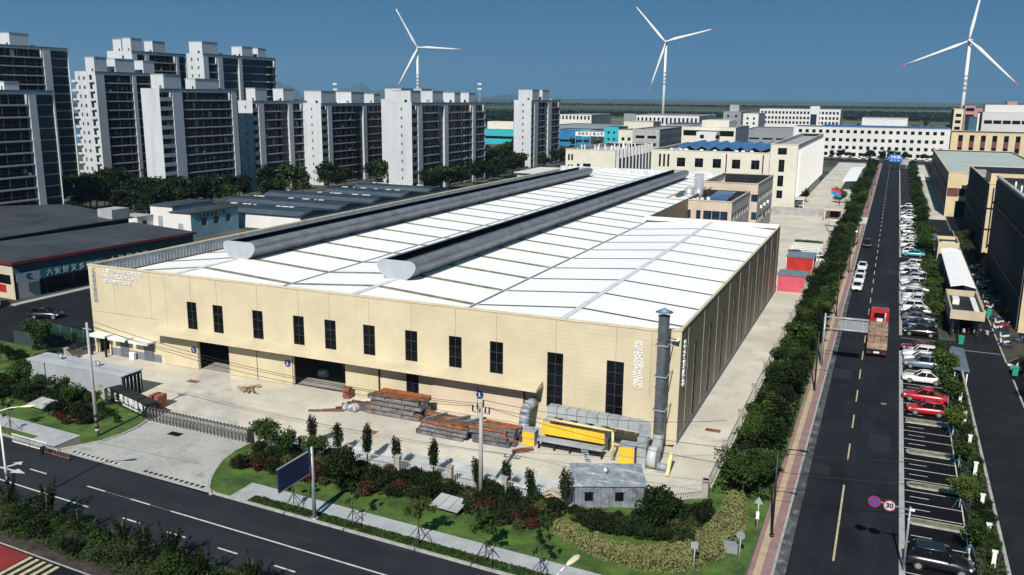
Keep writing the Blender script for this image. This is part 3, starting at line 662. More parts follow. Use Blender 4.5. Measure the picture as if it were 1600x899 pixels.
# --- fan and motor
t = thing('extraction_fan', 'grey drum shaped extraction fan with its motor beside the chimney foot', 'fan', (-17.3, 72.9, 0))
hp2(t, 'fan_drum', MB().cyl((-17.85,73.0,1.05), (-17.05,73.0,1.05), 1.0, n=28), mat('fan_white', (.50,.51,.53), .45, .05))
hp2(t, 'fan_outlet', MB().loft([[(-17.85,73.1,1.2),(-17.0,73.1,1.2),(-17.0,74.1,1.2),(-17.85,74.1,1.2)], [(-18.3,76.3,1.9),(-17.5,76.3,1.9),(-17.5,77.0,1.9),(-18.3,77.0,1.9)]], smooth=False), M_galv)
hp2(t, 'motor', MB().cyl((-16.9,72.4,.55), (-16.0,72.4,.55), .32, n=16).box(-17.0,-15.9,72.0,72.8,0,.22), M_ygrey)
hp2(t, 'belt_guard', MB().loft([[(-15.95+d,71.6,.15),(-15.95+d,71.95,.15),(-15.95+d,73.3,1.75),(-15.95+d,72.95,1.75)] for d in (0,.28)], smooth=False), M_pipe_y)
# --- cabinets
def cabinet(label, x0, x1, y0, y1, h):
    t = thing('machine_cabinet', label, 'cabinet', ((x0+x1)/2, (y0+y1)/2, 0))
    hp2(t, 'housing', MB().box(x0,x1,y0+.05,y1,0.02,h), M_ygrey)
    for k in range(2): hp2(t, 'yellow_door', MB().box(x0+.02, x1-.02, y0, y0+.045, .08+k*h/2, h/2-.03+k*h/2), M_yellow)
    hp2(t, 'lid', MB().box(x0-.05, x1+.05, y0-.03, y1+.05, h, h+.08), M_ygrey)
cabinet('smaller yellow fronted cabinet between the round duct bend and the long filter', -30.35, -29.1, 72.9, 74.0, 1.45)
cabinet('yellow fronted cabinet with two doors left of the square duct leg', -20.5, -19.0, 72.1, 73.4, 1.95)
t = thing('duct_bend', 'thick round grey duct bending out of the hall wall beside the beam stack', 'duct', (-31, 75.2, 0))
b = MB(); pth = [(-31.2,78.0,2.7),(-31.2,76.2,2.7),(-31.2,75.75,2.55),(-31.2,75.45,2.2),(-31.2,75.35,1.2),(-31.1,75.1,.8),(-30.8,74.6,.62),(-30.4,74.1,.6)]
for a, c in zip(pth, pth[1:]):
    d = (Vector(c)-Vector(a)); b.cyl(a, Vector(c)+d*.06, .50, n=16)
hp2(t, 'duct_tube', b, M_ygrey)
# --- steel beams: every beam is its own thing
def beam_mesh(L, hh=.5, ww=.32, plate=True):
    m = MB(); t = .05
    m.box(-L/2, L/2, -ww/2, ww/2, 0, t, 0); m.box(-L/2, L/2, -ww/2, ww/2, hh-t, hh, 1); m.box(-L/2, L/2, -t/2, t/2, t, hh-t, 0)
    if plate:
        for x in (-L/2, L/2-.03, -L/6, L/6): m.box(x, x+.03, -ww/2+.01, -t/2, t, hh-t, 0); m.box(x, x+.03, t/2, ww/2-.01, t, hh-t, 0)
    return m
bm_cache = {}
M_rust2 = mat('rust_brown', (.17,.085,.05), .8, .3, 1.5)
M_palest = mat('primed_steel', (.20,.215,.24), .55, .2, 1.2, stain=(1.5, (.20,.085,.04), .52, .72))
def beam(x, y, z, L, hh, ww, top, rz, label, group):
    k = (round(L,1), hh, ww, top.name)
    if k not in bm_cache:
        o = beam_mesh(L, hh, ww).build('steel_beam', [M_palest if L > 5 else M_steel, top]); bm_cache[k] = o
    else: o = bm_cache[k].copy(); COL.objects.link(o)
    o.location = (x, y, z); o.rotation_euler = (0, 0, rz); tag(o, label, 'steel beam', group)
rb = random.Random(3)
for r_ in range(4):
    for c in range(4):
        L = 6.6-.8*rb.random()
        beam(-45.6+rb.uniform(-.6,.6)+(.3 if r_ > 2 else 0), 74.1+c*.62+r_*.05, .12+r_*.52, L, .5, .5, rb.choice([M_orange,M_orange,M_rust2]), R(-1)+rb.uniform(-.03,.03),
             'long orange topped steel beam in the tallest stack below the lower hall window', 'beams of the tall stack near door 2')
    if r_ > 1: pass
for c in range(3):
    beam(-50.0+c*.2, 74.3+c*.7, .1, 4.2, .34, .3, M_rust2, R(-5+2*c), 'short rusty beam lying at the door 2 end of the tall stack', 'short rusty beams by door 2')
for r_ in range(3):
    for c in range(5):
        beam(-38.3+rb.uniform(-.6,.6), 71.3+c*.62, .1+r_*.44, 5.2-.3*(c % 2), .42, .5, (M_rust2, M_rust2, M_orange)[(c+r_) % 3], R(-1.5)+rb.uniform(-.05,.05),
             'grey and rust brown beam in the middle stack before the pale door 3', 'beams of the middle stack before door 3')
for c in range(5):
    beam(-38.4+c*1.3, 75.0+.25*(c % 2), .1+.0*c, 4.6, .6, .35, M_orange if c % 2 else M_steel, R(8-4*c), 'beam lying loose along the wall behind the middle stack', 'loose beams along the wall of door 3')
for c, (x, y, a) in enumerate(((-39.6, 72.6, 62), (-37.3, 73.0, 50), (-35.6, 73.2, 55))):
    beam(x, y, 1.45, 2.6, .25, .22, M_palest, R(a), ('short grey bracket beam lying across the left end of the middle stack', 'short grey bracket beam lying across the middle of the middle stack', 'short grey bracket beam lying across the right end of the middle stack')[c], None)
for r_ in range(3):
    for c in range(4):
        beam(-33.1+rb.uniform(-.5,.5), 71.7+c*.66, .1+r_*.5, 3.9-.2*(r_ % 2), .46, .5, M_orange if (r_+c) % 3 else M_steel, R(-2)+rb.uniform(-.06,.06),
             'orange topped beam in the short stack next to the round duct bend', 'beams of the short stack near the duct bend')
for c in range(3): beam(-29.9+.25*c, 71.0+.35*c, .05, 1.3, .28, .3, M_orange, R(35), 'stubby orange topped offcut on the ground before the small yellow cabinet', 'beam offcuts by the small cabinet')
for c, (x, y, rz_) in enumerate(((-51.9, 73.6, 33), (-52.9, 72.6, 24), (-51.0, 74.9, 40))):
    tag(MB().box(-1.9,1.9,-.2,.2,.02,.1+.03*c).build('steel_plate', M_rust2), None, None)
    o = bpy.context.scene.objects[-1] if False else list(COL.objects)[-1]
    o.location = (x, y, 0); o.rotation_euler = (0, 0, R(rz_)); tag(o, ('dark rusty plate strip on the yard, middle of three by door 2', 'dark rusty plate strip on the yard, farthest from the beam stacks', 'dark rusty plate strip on the yard closest to the tall beam stack')[c], 'steel plate')
# plank heap by door 2's left side
for c in range(7):
    o = MB().box(-1.3,1.3,-.09,.09,0,.09).build('timber_plank', mat('timber', (.34,.24,.16), .85, .2, 2)); o.location = (-65.4+.22*c, 75.2-.16*c, .03+.1*(c % 3)); o.rotation_euler = (0, R(4*(c % 2)), R(20+23*c))
    tag(o, 'timber plank in the loose heap between doors 1 and 2', 'plank', 'planks heaped between doors 1 and 2')
# plastic wrapped bundle and orange bins
b = MB(); rr = random.Random(5)
for k in range(9):
    x, y = -50.6+rr.uniform(-.7,.7), 74.0+rr.uniform(-.4,.4); b.loft([[(x+.34*s_*math.cos(q), y+.3*s_*math.sin(q), dz+.02) for q in np.linspace(0,6.283,9)[:-1]] for s_, dz in ((.8,0),(1,.2),(.8,.5),(.3,.7))])
tag(b.build('wrapped_bundle', mat('crumpled_wrap', (.42,.43,.45), .4, .3, 3), loc=(-50.6,74,0)), 'crumpled white plastic wrapped bundle at the left end of the beam stacks', 'bundle')
for k in range(3):
    z = .02+k*.42; b = MB().loft([[(-53.55-s_,76.6-s_,z+dz), (-52.75+s_,76.6-s_,z+dz), (-52.75+s_,77.4+s_,z+dz), (-53.55-s_,77.4+s_,z+dz)] for s_, dz in ((-.06,0),(0,.32),(.04,.32),(.04,.40))], smooth=False)
    tag(b.build('orange_crate', mat('crate_orange', (.30,.10,.06), .7, .25, 2), loc=(-53.15,77,z)), ('lowest orange crate of the stack at the right jamb of door 2', 'second orange crate from the ground at the right jamb of door 2', 'topmost orange crate of three from the ground at the right jamb of door 2', 'topmost orange crate of the stack at the right jamb of door 2')[k], 'crate')
# --- grey container house
t = thing('site_container', 'long grey site container with two roof vents and open black folding end', 'container', (-82.4, 67.6, 0))
M_cont = mat('container_grey', (.31,.33,.36), .55, .06, .4, stain=(.6, (.25,.25,.26), .55, .8))
xa, xb, ya, yb, hh = -90.0, -74.9, 66.3, 69.0, 2.75
hp2(t, 'wall', MB().box(xa, xb-.35, ya, yb, .12, hh-.1), M_cont)
b = MB().box(xa-.06, xb, ya-.06, yb+.06, hh-.1, hh); hp2(t, 'roof', b, mat('container_roof', (.40,.42,.45), .5, .06, .4))
hp2(t, 'skid', MB().box(xa, xb-.3, ya+.1, ya+.3, 0, .12).box(xa, xb-.3, yb-.3, yb-.1, 0, .12), M_dkgrey)
for x in (-87.2,): hp2(t, 'strap', MB().box(x,x+.14,ya-.02,ya-.005,.1,hh-.12), M_dkgrey)
for k in range(5): hp2(t, 'folding_panel', MB().box(xb-.30, xb-.06-.06*(k % 2), ya+.08+k*.52, ya+.5+k*.52, .14, hh-.16), M_dkgrey)
for k in range(5): hp2(t, 'door_bar', MB().cyl((xb-.03, ya+.3+k*.5, .3), (xb-.03, ya+.3+k*.5, 2.4), .03, n=6), M_galv)
def turbine_vent(par, x, y, z, r=.33):
    b = MB(); n = 16
    rings = [[(x+r*s_*math.cos(2*math.pi*k/n)*(1 if k % 2 else .86), y+r*s_*math.sin(2*math.pi*k/n)*(1 if k % 2 else .86), z+dz) for k in range(n)] for s_, dz in ((.55,0),(.6,.12),(1,.25),(1.05,.42),(.8,.6),(.2,.68))]
    b.loft(rings, smooth=False); hp2(par, 'roof_vent', b, mat('vent_bright', (.60,.61,.62), .25, .1, 4, metal=.7))
turbine_vent(t, -86.2, 67.7, hh); turbine_vent(t, -80.2, 67.6, hh)
# orange block stack
for k in range(3):
    o = MB().box(-70.5,-69.2,65.4,66.7,.02+k*.5,.48+k*.5).build('brick_pallet', mat('brick_red', (.32,.10,.055), .85, .2, 2.5, stain=(3,(.2,.07,.04),.5,.7)), loc=(-69.8,66,.02+k*.5), bevel=.03)
    tag(o, ('lowest block of orange red bricks beside the entrance sign', 'middle block of orange red bricks beside the entrance sign', 'top block of orange red bricks beside the entrance sign')[k], 'bricks')
# --- entrance sign wall
t = thing('entrance_sign', 'black stone entrance sign with white characters beside the sliding gate', 'sign', (-71.5, 64, 0))
ang = math.atan2(62.75-65.0, -68.0-(-75.6)); L = math.hypot(2.25, 7.6)
t.rotation_euler = (0, 0, ang); t.location = (-75.6, 65.0, 0)
MB().box(0, L, 0, 1.1, 0, 1.62).build('wall', mat('black_granite', (.012,.012,.014), .35, .1, 2), t)
MB().box(-.08, L+.08, -.1, 1.2, 1.62, 1.74).build('coping', M_dkgrey, t); MB().box(L*.74-.02, L*.74+.02, -.1, 1.2, 1.742, 1.75).build('coping_joint', M_black, t)
for k, ch in enumerate('易农钢结构'):
    o = text('letter', ch, .92, M_letter, t, (2.55+k*1.02, -.05, 1.05), FRONT, .03, bold=.006, world=False)
text('letter_row', 'YINONG STEEL  STRUCTURE', .30, M_letter, t, (4.6, -.03, .42), FRONT, .02, bold=.002, world=False)
b = MB()
for k in range(3): b.loft([[(1.35+.28*math.cos(q)*s_, -.05-.02*k, 1.1+.33*math.sin(q)*s_) for q in np.linspace(.6+k*.4, 4.6+k*.4, 10)] for s_ in (.55+.2*k, .68+.2*k)], caps=False, close=False)
b.box(1.05,1.65,-.06,-.02,.5,.56); b.build('emblem', M_letter, t)
text('letter', '7', .4, M_letter, t, (7.55, -.04, 1.2), FRONT, .02, world=False)
# --- sliding gate
t = thing('sliding_gate', 'steel folding gate stretched across the factory entrance', 'gate', (-61.3, 62.6, 0))
n = 30
for k in range(n):
    x = -67.7+13.1*k/(n-1); y = 62.75-.35*k/(n-1)
    b = MB()
    for s_ in (-.24, .24): b.cyl((x-.12, y+s_, .06), (x+.0, y+s_*.5, 1.38), .035, n=5); b.cyl((x+.24, y+s_, .06), (x+.04, y+s_*.5, 1.38), .035, n=5)
    b.box(x-.05, x+.13, y-.16, y+.16, 1.33, 1.42); b.box(x-.13, x+.27, y-.30, y-.24, .30, .36)
    hp2(t, 'gate_frame', b, mat('gate_steel', (.15,.155,.16), .4, .1, 2, metal=.5))
hp2(t, 'gate_motor', MB().box(-54.6,-53.9,62.1,62.7,.02,1.3), M_dkgrey, bevel=.04)
# --- hut with ribbed walls
t = thing('ribbed_hut', 'small grey corrugated hut with a domed roof vent behind the shrubs', 'hut', (-21.3, 62.5, 0), math.atan2(2.3, 5.2))
W, D, Hh = 5.7, 3.3, 2.1
M_hut = mat('hut_sheet', (.19,.21,.24), .6, .25, 1.6, stain=(1.5,(.20,.21,.23),.5,.7))
b = MB()
def ribs(b, p, q, z0, z1):
    p = Vector(p); q = Vector(q); n = int((q-p).length/.3); d = (q-p)/n; nn = Vector((d.y, -d.x, 0)).normalized()*.04; prev = None
    for k in range(n):
        for f_, o_ in ((0,0),(.45,0),(.58,1),(.87,1)):
            c = p+d*(k+f_)+nn*o_
            if prev is not None: b.quad([(prev.x,prev.y,z0),(c.x,c.y,z0),(c.x,c.y,z1),(prev.x,prev.y,z1)])
            prev = c
ribs(b, (0,0,0), (W,0,0), 0, Hh); ribs(b, (W,0,0), (W,D,0), 0, Hh); ribs(b, (W,D,0), (0,D,0), 0, Hh); ribs(b, (0,D,0), (0,0,0), 0, Hh)
b.build('wall', M_hut, t)
MB().prism([(-.2,Hh-.1),(D+.2,Hh+.25),(D+.2,Hh+.33),(-.2,Hh-.02)], 'x', -.2, W+.2).build('roof', mat('hut_roof', (.24,.27,.31), .55, .2, 1.5, stain=(.9,(.50,.52,.54),.52,.66,(.5,2,1))), t)
b = MB(); x, y, z = 2.55, 1.9, Hh+.1; n = 16
b.loft([[(x+.4*s_*math.cos(2*math.pi*k/n)*(1 if k % 2 else .86), y+.4*s_*math.sin(2*math.pi*k/n)*(1 if k % 2 else .86), z+dz) for k in range(n)] for s_, dz in ((.55,0),(.6,.15),(1,.28),(1.05,.45),(.8,.62),(.2,.7))], smooth=False); b.build('roof_vent', mat('vent_bright', (.60,.61,.62), .25, .1, 4, metal=.7), t)
for x in (.8, 3.3):
    o = MB().box(x, x+.7, -.07, -.045, .7, 1.5).build('window', M_glass, t); MB().box(x-.1, x+.8, -.22, -.04, 1.54, 1.61).build('window_hood', M_hut, o)
# --- beige kennel, tarpaulin heap
t = thing('gabled_kennel', 'small beige gabled box like a kennel left of the ribbed hut', 'kennel', (-23.2, 62.4, 0))
hp2(t, 'body', MB().box(-23.8,-22.6,62.0,63.0,.02,.8), M_beige)
hp2(t, 'roof', MB().prism([(-23.95,.78),(-23.2,1.2),(-22.45,.78),(-22.45,.86),(-23.2,1.29),(-23.95,.86)], 'y', 61.9, 63.1), mat('kennel_roof', (.50,.42,.32), .7, .08))
b = MB()
for k, (x, y) in enumerate(((-27.0,63.6),(-26.0,63.9),(-25.1,63.7))): b.loft([[(x+.75*s_*math.cos(q)*(1+.1*math.sin(3*q+k)), y+.5*s_*math.sin(q), dz+.01) for q in np.linspace(0,6.283,13)[:-1]] for s_, dz in ((1,0),(.95,.3),(.6,.55),(.15,.62))])
tag(b.build('tarpaulin_heap', mat('tarp', (.50,.54,.60), .5, .15, 1.5), loc=(-26,63.7,0)), 'pale tarpaulin heap between the cypresses at the yard fence', 'tarpaulin')
# --- yard fence: pillars are parts of the fence, palings too
def yard_fence(name, label, p0, p1, n, hh=1.5, m=None):
    m = m or mat('fence_white', (.42,.41,.38), .6, .1)
    t = thing(name, label, 'fence', (p0[0], p0[1], 0)); a = Vector((p0[0], p0[1], 0)); c = Vector((p1[0], p1[1], 0)); d = (c-a)/n
    for k in range(n+1):
        p = a+d*k; b = MB().box(p.x-.22,p.x+.22,p.y-.22,p.y+.22,.02,hh+.15).box(p.x-.28,p.x+.28,p.y-.28,p.y+.28,hh+.15,hh+.27); hp2(t, 'pillar', b, mat('pillar', (.34,.31,.27), .8, .1, 2))
    ang = math.atan2(d.y, d.x)
    for k in range(n):
        p = a+d*k; b = MB(); L = d.length
        b.box(.25, L-.25, -.03, .03, .25, .31); b.box(.25, L-.25, -.03, .03, hh-.15, hh-.09)
        x = .35
        while x < L-.3: b.box(x, x+.035, -.018, .018, .12, hh); x += .22
        o = b.build('railing', m, t); o.location = p-a; o.rotation_euler = (0, 0, ang)
yard_fence('railing_fence', 'railing fence with stone pillars along the front planting of the yard', (-53.4,62.2), (-22.2,62.2), 6)
yard_fence('railing_fence', 'railing fence with stone pillars curving behind the ribbed hut to the corner', (-16.5,65.2), (-11.8,68.6), 1)
yard_fence('railing_fence', 'long railing fence with pillars between the side yard and the tree belt', (-11.9,68.8), (-11.9,250), 20)
yard_fence('railing_fence', 'railing fence beside the left garden behind the grey container', (-92.5,73.6), (-76,64.6), 4)
# ================================================================== TREES AND PLANTS
nrng = np.random.default_rng(11)
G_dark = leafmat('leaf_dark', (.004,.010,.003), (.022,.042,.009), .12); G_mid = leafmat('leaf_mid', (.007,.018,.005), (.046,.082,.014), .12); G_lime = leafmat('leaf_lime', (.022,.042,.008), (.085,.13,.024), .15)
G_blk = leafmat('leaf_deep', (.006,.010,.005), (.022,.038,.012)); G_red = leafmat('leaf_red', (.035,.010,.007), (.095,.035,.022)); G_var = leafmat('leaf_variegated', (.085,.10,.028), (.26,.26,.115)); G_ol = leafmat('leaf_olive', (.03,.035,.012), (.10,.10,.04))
def leaves(pts, size, jitter=.35, up=.3, rng=nrng):
    n = len(pts); d = rng.normal(size=(n,3)); d[:,2] = np.abs(d[:,2])+up; d /= np.linalg.norm(d, axis=1)[:,None]
    a = np.cross(d, rng.normal(size=(n,3))); a /= np.linalg.norm(a, axis=1)[:,None]; c = np.cross(d, a)
    s = size*(1-jitter+2*jitter*rng.random((n,1)))
    v = np.stack([pts-a*s*.5, pts+c*s*.32, pts+a*s*.5, pts-c*s*.32], 1).reshape(-1,3)
    return v
def leaf_mesh(name, v, m):
    n = len(v)//4; me = bpy.data.meshes.new(name); me.vertices.add(len(v)); me.vertices.foreach_set('co', v.astype(np.float32).ravel())
    me.loops.add(len(v)); me.loops.foreach_set('vertex_index', np.arange(len(v), dtype=np.int32)); me.polygons.add(n)
    me.polygons.foreach_set('loop_start', np.arange(0, len(v), 4, dtype=np.int32)); me.polygons.foreach_set('loop_total', np.full(n, 4, dtype=np.int32))
    me.materials.append(m); me.update(calc_edges=True); return me
def blob(n, c, r, rng=nrng, shell=.55):
    d = rng.normal(size=(n,3)); d /= np.linalg.norm(d, axis=1)[:,None]; q = (shell+(1-shell)*rng.random((n,1)))
    return np.array(c)+d*q*np.array(r)
def crown_pts(kind, h, rad, n, rng):
    P = []
    if kind == 'broad':
        k = 9
        for i in range(k):
            a = rng.random()*6.28; rr = rad*(.25+.45*rng.random()); z = h*(.48+.40*rng.random()); s = rad*(.38+.25*rng.random())
            P.append(blob(n//k, (rr*math.cos(a), rr*math.sin(a), z), (s, s, s*.75), rng, .35))
        P.append(blob(n//5, (0,0,h*.62), (rad*.7,rad*.7,h*.25), rng, .2))
    elif kind == 'column':
        for i in range(11):
            t = i/10; s = rad*(.55+.6*math.sin(math.pi*min(1,(t*.85+.12))))*.8; P.append(blob(n//11, (rad*.25*(rng.random()-.5), rad*.25*(rng.random()-.5), h*(.16+.78*t)), (s*.7,s*.7,h*.09), rng, .2))
    elif kind == 'flame':
        for i in range(13):
            a = rng.random()*6.28; L = h*(.72+.28*rng.random()); rr = rad*(.3+.7*rng.random()); m_ = n//13; q = rng.random((m_,1)); w_ = np.sin(np.pi*(.12+.62*q)); P.append(np.concatenate([rr*w_*math.cos(a), rr*w_*math.sin(a), .25*h*(1-q)+L*q], 1)+rng.normal(size=(m_,3))*np.array([[.09,.09,.1]]))
    elif kind == 'loose':
        for i in range(16):
            a = rng.random()*6.28; L = h*(.5+.5*rng.random()); e = np.array([rad*(.35+.65*rng.random())*math.cos(a), rad*(.35+.65*rng.random())*math.sin(a), L]); m_ = n//16; q = (.15+.85*rng.random((m_,1))); P.append(q*e[None,:]*np.array([[1,1,1]])+rng.normal(size=(m_,3))*np.array([[.13,.13,.12]])*(1.25-q))
    elif kind == 'cone':
        for i in range(10):
            t = i/9; s = rad*(1.05-t*.95); P.append(blob(int(n/10*(1.5-t)), (0,0,h*(.12+.84*t)), (s,s,h*.07), rng, .3))
        for i in range(14):
            a = rng.random()*6.28; t = rng.random()*.7; L = rad*(1.25-t); q = np.linspace(.2,1,12)[:,None]; P.append(q*np.array([[L*math.cos(a),L*math.sin(a),h*.12]])+np.array([[0,0,h*(.12+.8*t)]])+rng.normal(size=(12,3))*.06)
    elif kind == 'round':
        for i in range(12):
            a = rng.random()*6.28; e = rng.random()*1.5; s = rad*.42; P.append(blob(n//12, (rad*.62*math.cos(a)*math.cos(e), rad*.62*math.sin(a)*math.cos(e), h*.5+h*.33*math.sin(e)-.1*h), (s,s,s*.9), rng, .45))
        P.append(blob(n//6, (0,0,h*.45), (rad*.75,rad*.75,h*.4), rng, .6))
    elif kind == 'thin':
        for i in range(8):
            a = rng.random()*6.28; rr = rad*rng.random(); z = h*(.55+.42*rng.random()); P.append(blob(n//8, (rr*math.cos(a),rr*math.sin(a),z), (rad*.3,rad*.3,rad*.28), rng, .1))
    return np.concatenate(P)
def trunk_mesh(kind, h, rad, rng, m, r0=.11):
    b = MB()
    if kind in ('broad', 'thin'):
        p = [(0,0,0), (.03,.02,h*.25), (0,.05,h*.5), (.05,0,h*.8)]
        for i, (a, c) in enumerate(zip(p, p[1:])): b.cyl(a, c, r0*(1-.25*i), r0*(1-.25*(i+1)), 7)
        for i in range(6):
            a = rng.random()*6.28; z = h*(.35+.3*rng.random()); e = (rad*.6*math.cos(a), rad*.6*math.sin(a), z+h*.25); b.cyl((0,.03,z), e, r0*.4, r0*.15, 5)
    else: b.cyl((0,0,0), (0,0,h*.8), r0, r0*.3, 7)
    return b
protos = {}
def tree_proto(key, name, cat, kind, h, rad, n, leaf, gm, seed, tm=None, r0=.11, stakes=None):
    rng = np.random.default_rng(seed)
    t = thing(name, None, cat); 
    if kind != 'bush':
        trunk_mesh(kind, h, rad, rng, None, r0).build('trunk', tm or M_bark, t)
    me = leaf_mesh('crown', leaves(crown_pts('round' if kind == 'bush' else kind, h, rad, n, rng), leaf, rng=rng), gm)
    c = bpy.data.objects.new('crown', me); COL.objects.link(c); c.parent = t
    if stakes:
        for a in range(4):
            q = a*1.57+.4; MB().cyl((1.15*math.cos(q),1.15*math.sin(q),0), (.06*math.cos(q),.06*math.sin(q),1.45), .028, n=5).build('stake', M_frame if stakes == 'dark' else mat('stake_teal', (.05,.22,.22), .7, .1), t)
    t['category'] = cat; protos[key] = t; return t
used = {}
def plant(key, x, y, s=1.0, label=None, group=None, z=0.0, sz=None):
    p = protos[key]; o = p if not used.get(key) else copy_tree(p); used[key] = True
    o.location = (x, y, z); o.rotation_euler = (0, 0, pr.uniform(0, 6.28)); o.scale = (s, s, s*(sz or 1))
    tag(o, label, None, group); return o
pr = random.Random(21)
for i, gm in enumerate((G_mid, G_dark, G_mid, G_blk, G_lime)): tree_proto(f'belt{i}', 'belt_tree', 'tree', 'broad', (5.2,5.6,4.4,5.0,4.6)[i], (2.1,1.8,2.2,2.0,1.7)[i], (1700,1300,1500,1500,1100)[i], (.36,.30,.40,.34,.30)[i], gm, 100+i)
for i, gm in enumerate((G_mid, G_lime)): tree_proto(f'park{i}', 'parking_tree', 'tree', 'broad', 4.4, 1.75, 1300, .32, gm, 120+i, M_limed, .08, 'teal')
for i, gm in enumerate((G_dark, G_blk, G_mid)): tree_proto(f'estate{i}', 'estate_tree', 'tree', 'broad', 8, 3.4, 900, .75, gm, 140+i, r0=.2)
tree_proto('cyp0', 'cypress', 'tree', 'flame', 3.7, .42, 1500, .17, G_blk, 150); tree_proto('cyp1', 'cypress', 'tree', 'flame', 3.4, .5, 1500, .17, G_blk, 151)
tree_proto('con0', 'young_tree', 'tree', 'loose', 3.9, 1.0, 900, .22, G_blk, 152); tree_proto('con1', 'young_tree', 'tree', 'loose', 3.4, 1.15, 900, .22, G_blk, 153)
tree_proto('stk0', 'staked_tree', 'tree', 'thin', 3.9, 1.0, 260, .26, G_dark, 154, M_bark, .055, 'dark'); tree_proto('stk1', 'staked_tree', 'tree', 'thin', 4.4, 1.3, 520, .26, G_mid, 155, M_bark, .06, 'dark')
tree_proto('rnd0', 'round_tree', 'tree', 'round', 4.2, 2.0, 2600, .26, G_dark, 156); tree_proto('osm', 'leafy_tree', 'tree', 'broad', 4.2, 1.9, 1500, .3, G_mid, 157)
for i, (gm, r_, h_) in enumerate(((G_dark,1.0,1.3), (G_blk,1.1,1.5), (G_red,1.0,1.0), (G_mid,.9,1.1), (G_ol,.8,1.0))):
    tree_proto(f'bush{i}', 'shrub', 'shrub', 'bush', h_, r_, 700, .2, gm, 160+i)
# tree belt beside the yard
def belt(y0, y1, xs, step, grp, lab):
    y = y0
    while y < y1:
        for x in xs: plant(f'belt{pr.choice([0,0,1,1,2,3,3,4])}', x+pr.uniform(-.6,.6), y+pr.uniform(-.9,.9), pr.choice([.48,.6,.68,.75,.82,.92])*pr.uniform(.92,1.08), lab, grp)
        y += step
belt(74, 252, (-9.5, -7.9), 3.0, 'belt trees beside the side yard', 'broadleaf tree in the dense belt between the yard fence and the pink pavement')
belt(270, 480, (-10.2, -8.0), 5.2, 'belt trees beyond the driveway', 'broadleaf tree in the far belt beyond the driveway to the blue road sign')
for k, (x, y) in enumerate(((-8.9,69.8),(-7.8,72.0),(-10.0,72.2))): plant('osm', x, y, .85, ('leafy tree at the corner end of the belt, nearest to the variegated hedge', 'leafy tree at the corner end of the belt beside the street lamp', 'leafy tree at the corner end of the belt beside the fence pillar')[k])
# low growth under the belt
def cover(name, n, fx, leaf, gm, label, seed):
    rng = np.random.default_rng(seed); P = fx(rng, n); o = bpy.data.objects.new(name, leaf_mesh(name, leaves(P, leaf, rng=rng), gm)); COL.objects.link(o)
    return tag(o, label, 'ground cover', kind='stuff')
def band(x0, x1, y0, y1, hh): return lambda rng, n: np.stack([x0+(x1-x0)*rng.random(n), y0+(y1-y0)*rng.random(n), .05+hh*rng.random(n)*(.55+.45*np.sin(np.arange(n)*.37))], 1)
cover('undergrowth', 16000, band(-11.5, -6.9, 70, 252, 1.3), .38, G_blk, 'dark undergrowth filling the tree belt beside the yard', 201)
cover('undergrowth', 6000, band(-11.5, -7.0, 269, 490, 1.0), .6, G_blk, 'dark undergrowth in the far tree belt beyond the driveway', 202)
cover('undergrowth', 5200, band(8.35, 10.2, 56, 118, .7), .26, G_mid, 'green ground cover in the strip between the empty bays and the lane', 203)
cover('undergrowth', 5000, band(8.35, 10.0, 139, 192, .9), .3, G_dark, 'dark ground cover behind the middle parking row', 204)
cover('undergrowth', 7000, band(8.35, 9.9, 202, 468, 1.0), .5, G_dark, 'dark ground cover behind the far parking row', 205)
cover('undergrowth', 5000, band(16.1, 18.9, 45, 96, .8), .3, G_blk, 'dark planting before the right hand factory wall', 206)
cover('undergrowth', 6000, band(16.2, 18.6, 196, 246, 1.1), .35, G_ol, 'olive green bed at the bend of the lane by the dark factories', 207)
cover('median_hedge', 26000, lambda rng, n: (lambda x, q: np.stack([x, 37.9+4.1*q+sh*(x+24), .12+(.35+.75*np.abs(np.sin(x*.55)+.5*np.sin(x*1.3+q*4)))*rng.random(n)**.6], 1))(-75+70*rng.random(n), rng.random(n)), .17, G_mid, 'low leafy hedge filling the median between the front road and the bus lane', 208)
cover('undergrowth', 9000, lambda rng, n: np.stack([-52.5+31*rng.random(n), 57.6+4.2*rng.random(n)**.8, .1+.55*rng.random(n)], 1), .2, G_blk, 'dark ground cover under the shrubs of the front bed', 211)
cover('undergrowth', 5000, lambda rng, n: (lambda x: np.stack([x, 60.2-(x+80)*.14+3.6*rng.random(n), .1+.6*rng.random(n)], 1))(-92+20*rng.random(n)), .22, G_blk, 'dark ground cover under the shrubs of the left garden', 212)
cover('undergrowth', 4000, lambda rng, n: np.stack([-20.8+10*rng.random(n), 59.9+1.8*rng.random(n)**.8, .1+.6*rng.random(n)], 1), .2, G_blk, 'dark ground cover between hut and variegated hedge', 213)
cover('verge_weeds', 9000, lambda rng, n: (lambda x: np.stack([x, 51.12+1.05*rng.random(n)+sh*(x+24), .1+.16*rng.random(n)*(.4+.6*np.abs(np.sin(x*1.7)))], 1))(-46.3+36*rng.random(n)), .13, G_mid, 'rough weedy grass on the verge between kerb and front pavement', 214)
cover('undergrowth', 6500, lambda rng, n: (lambda x: np.stack([x, np.maximum(59.9, 60.2+(x+15.5)*.0)+rng.random(n)*np.clip(2.6+(x+15.5)*1.15, 1, 7.4), .1+.6*rng.random(n)], 1))(-15.6+4.6*rng.random(n)), .2, G_dark, 'dark ground cover between the round tree and the railing fence corner', 215)
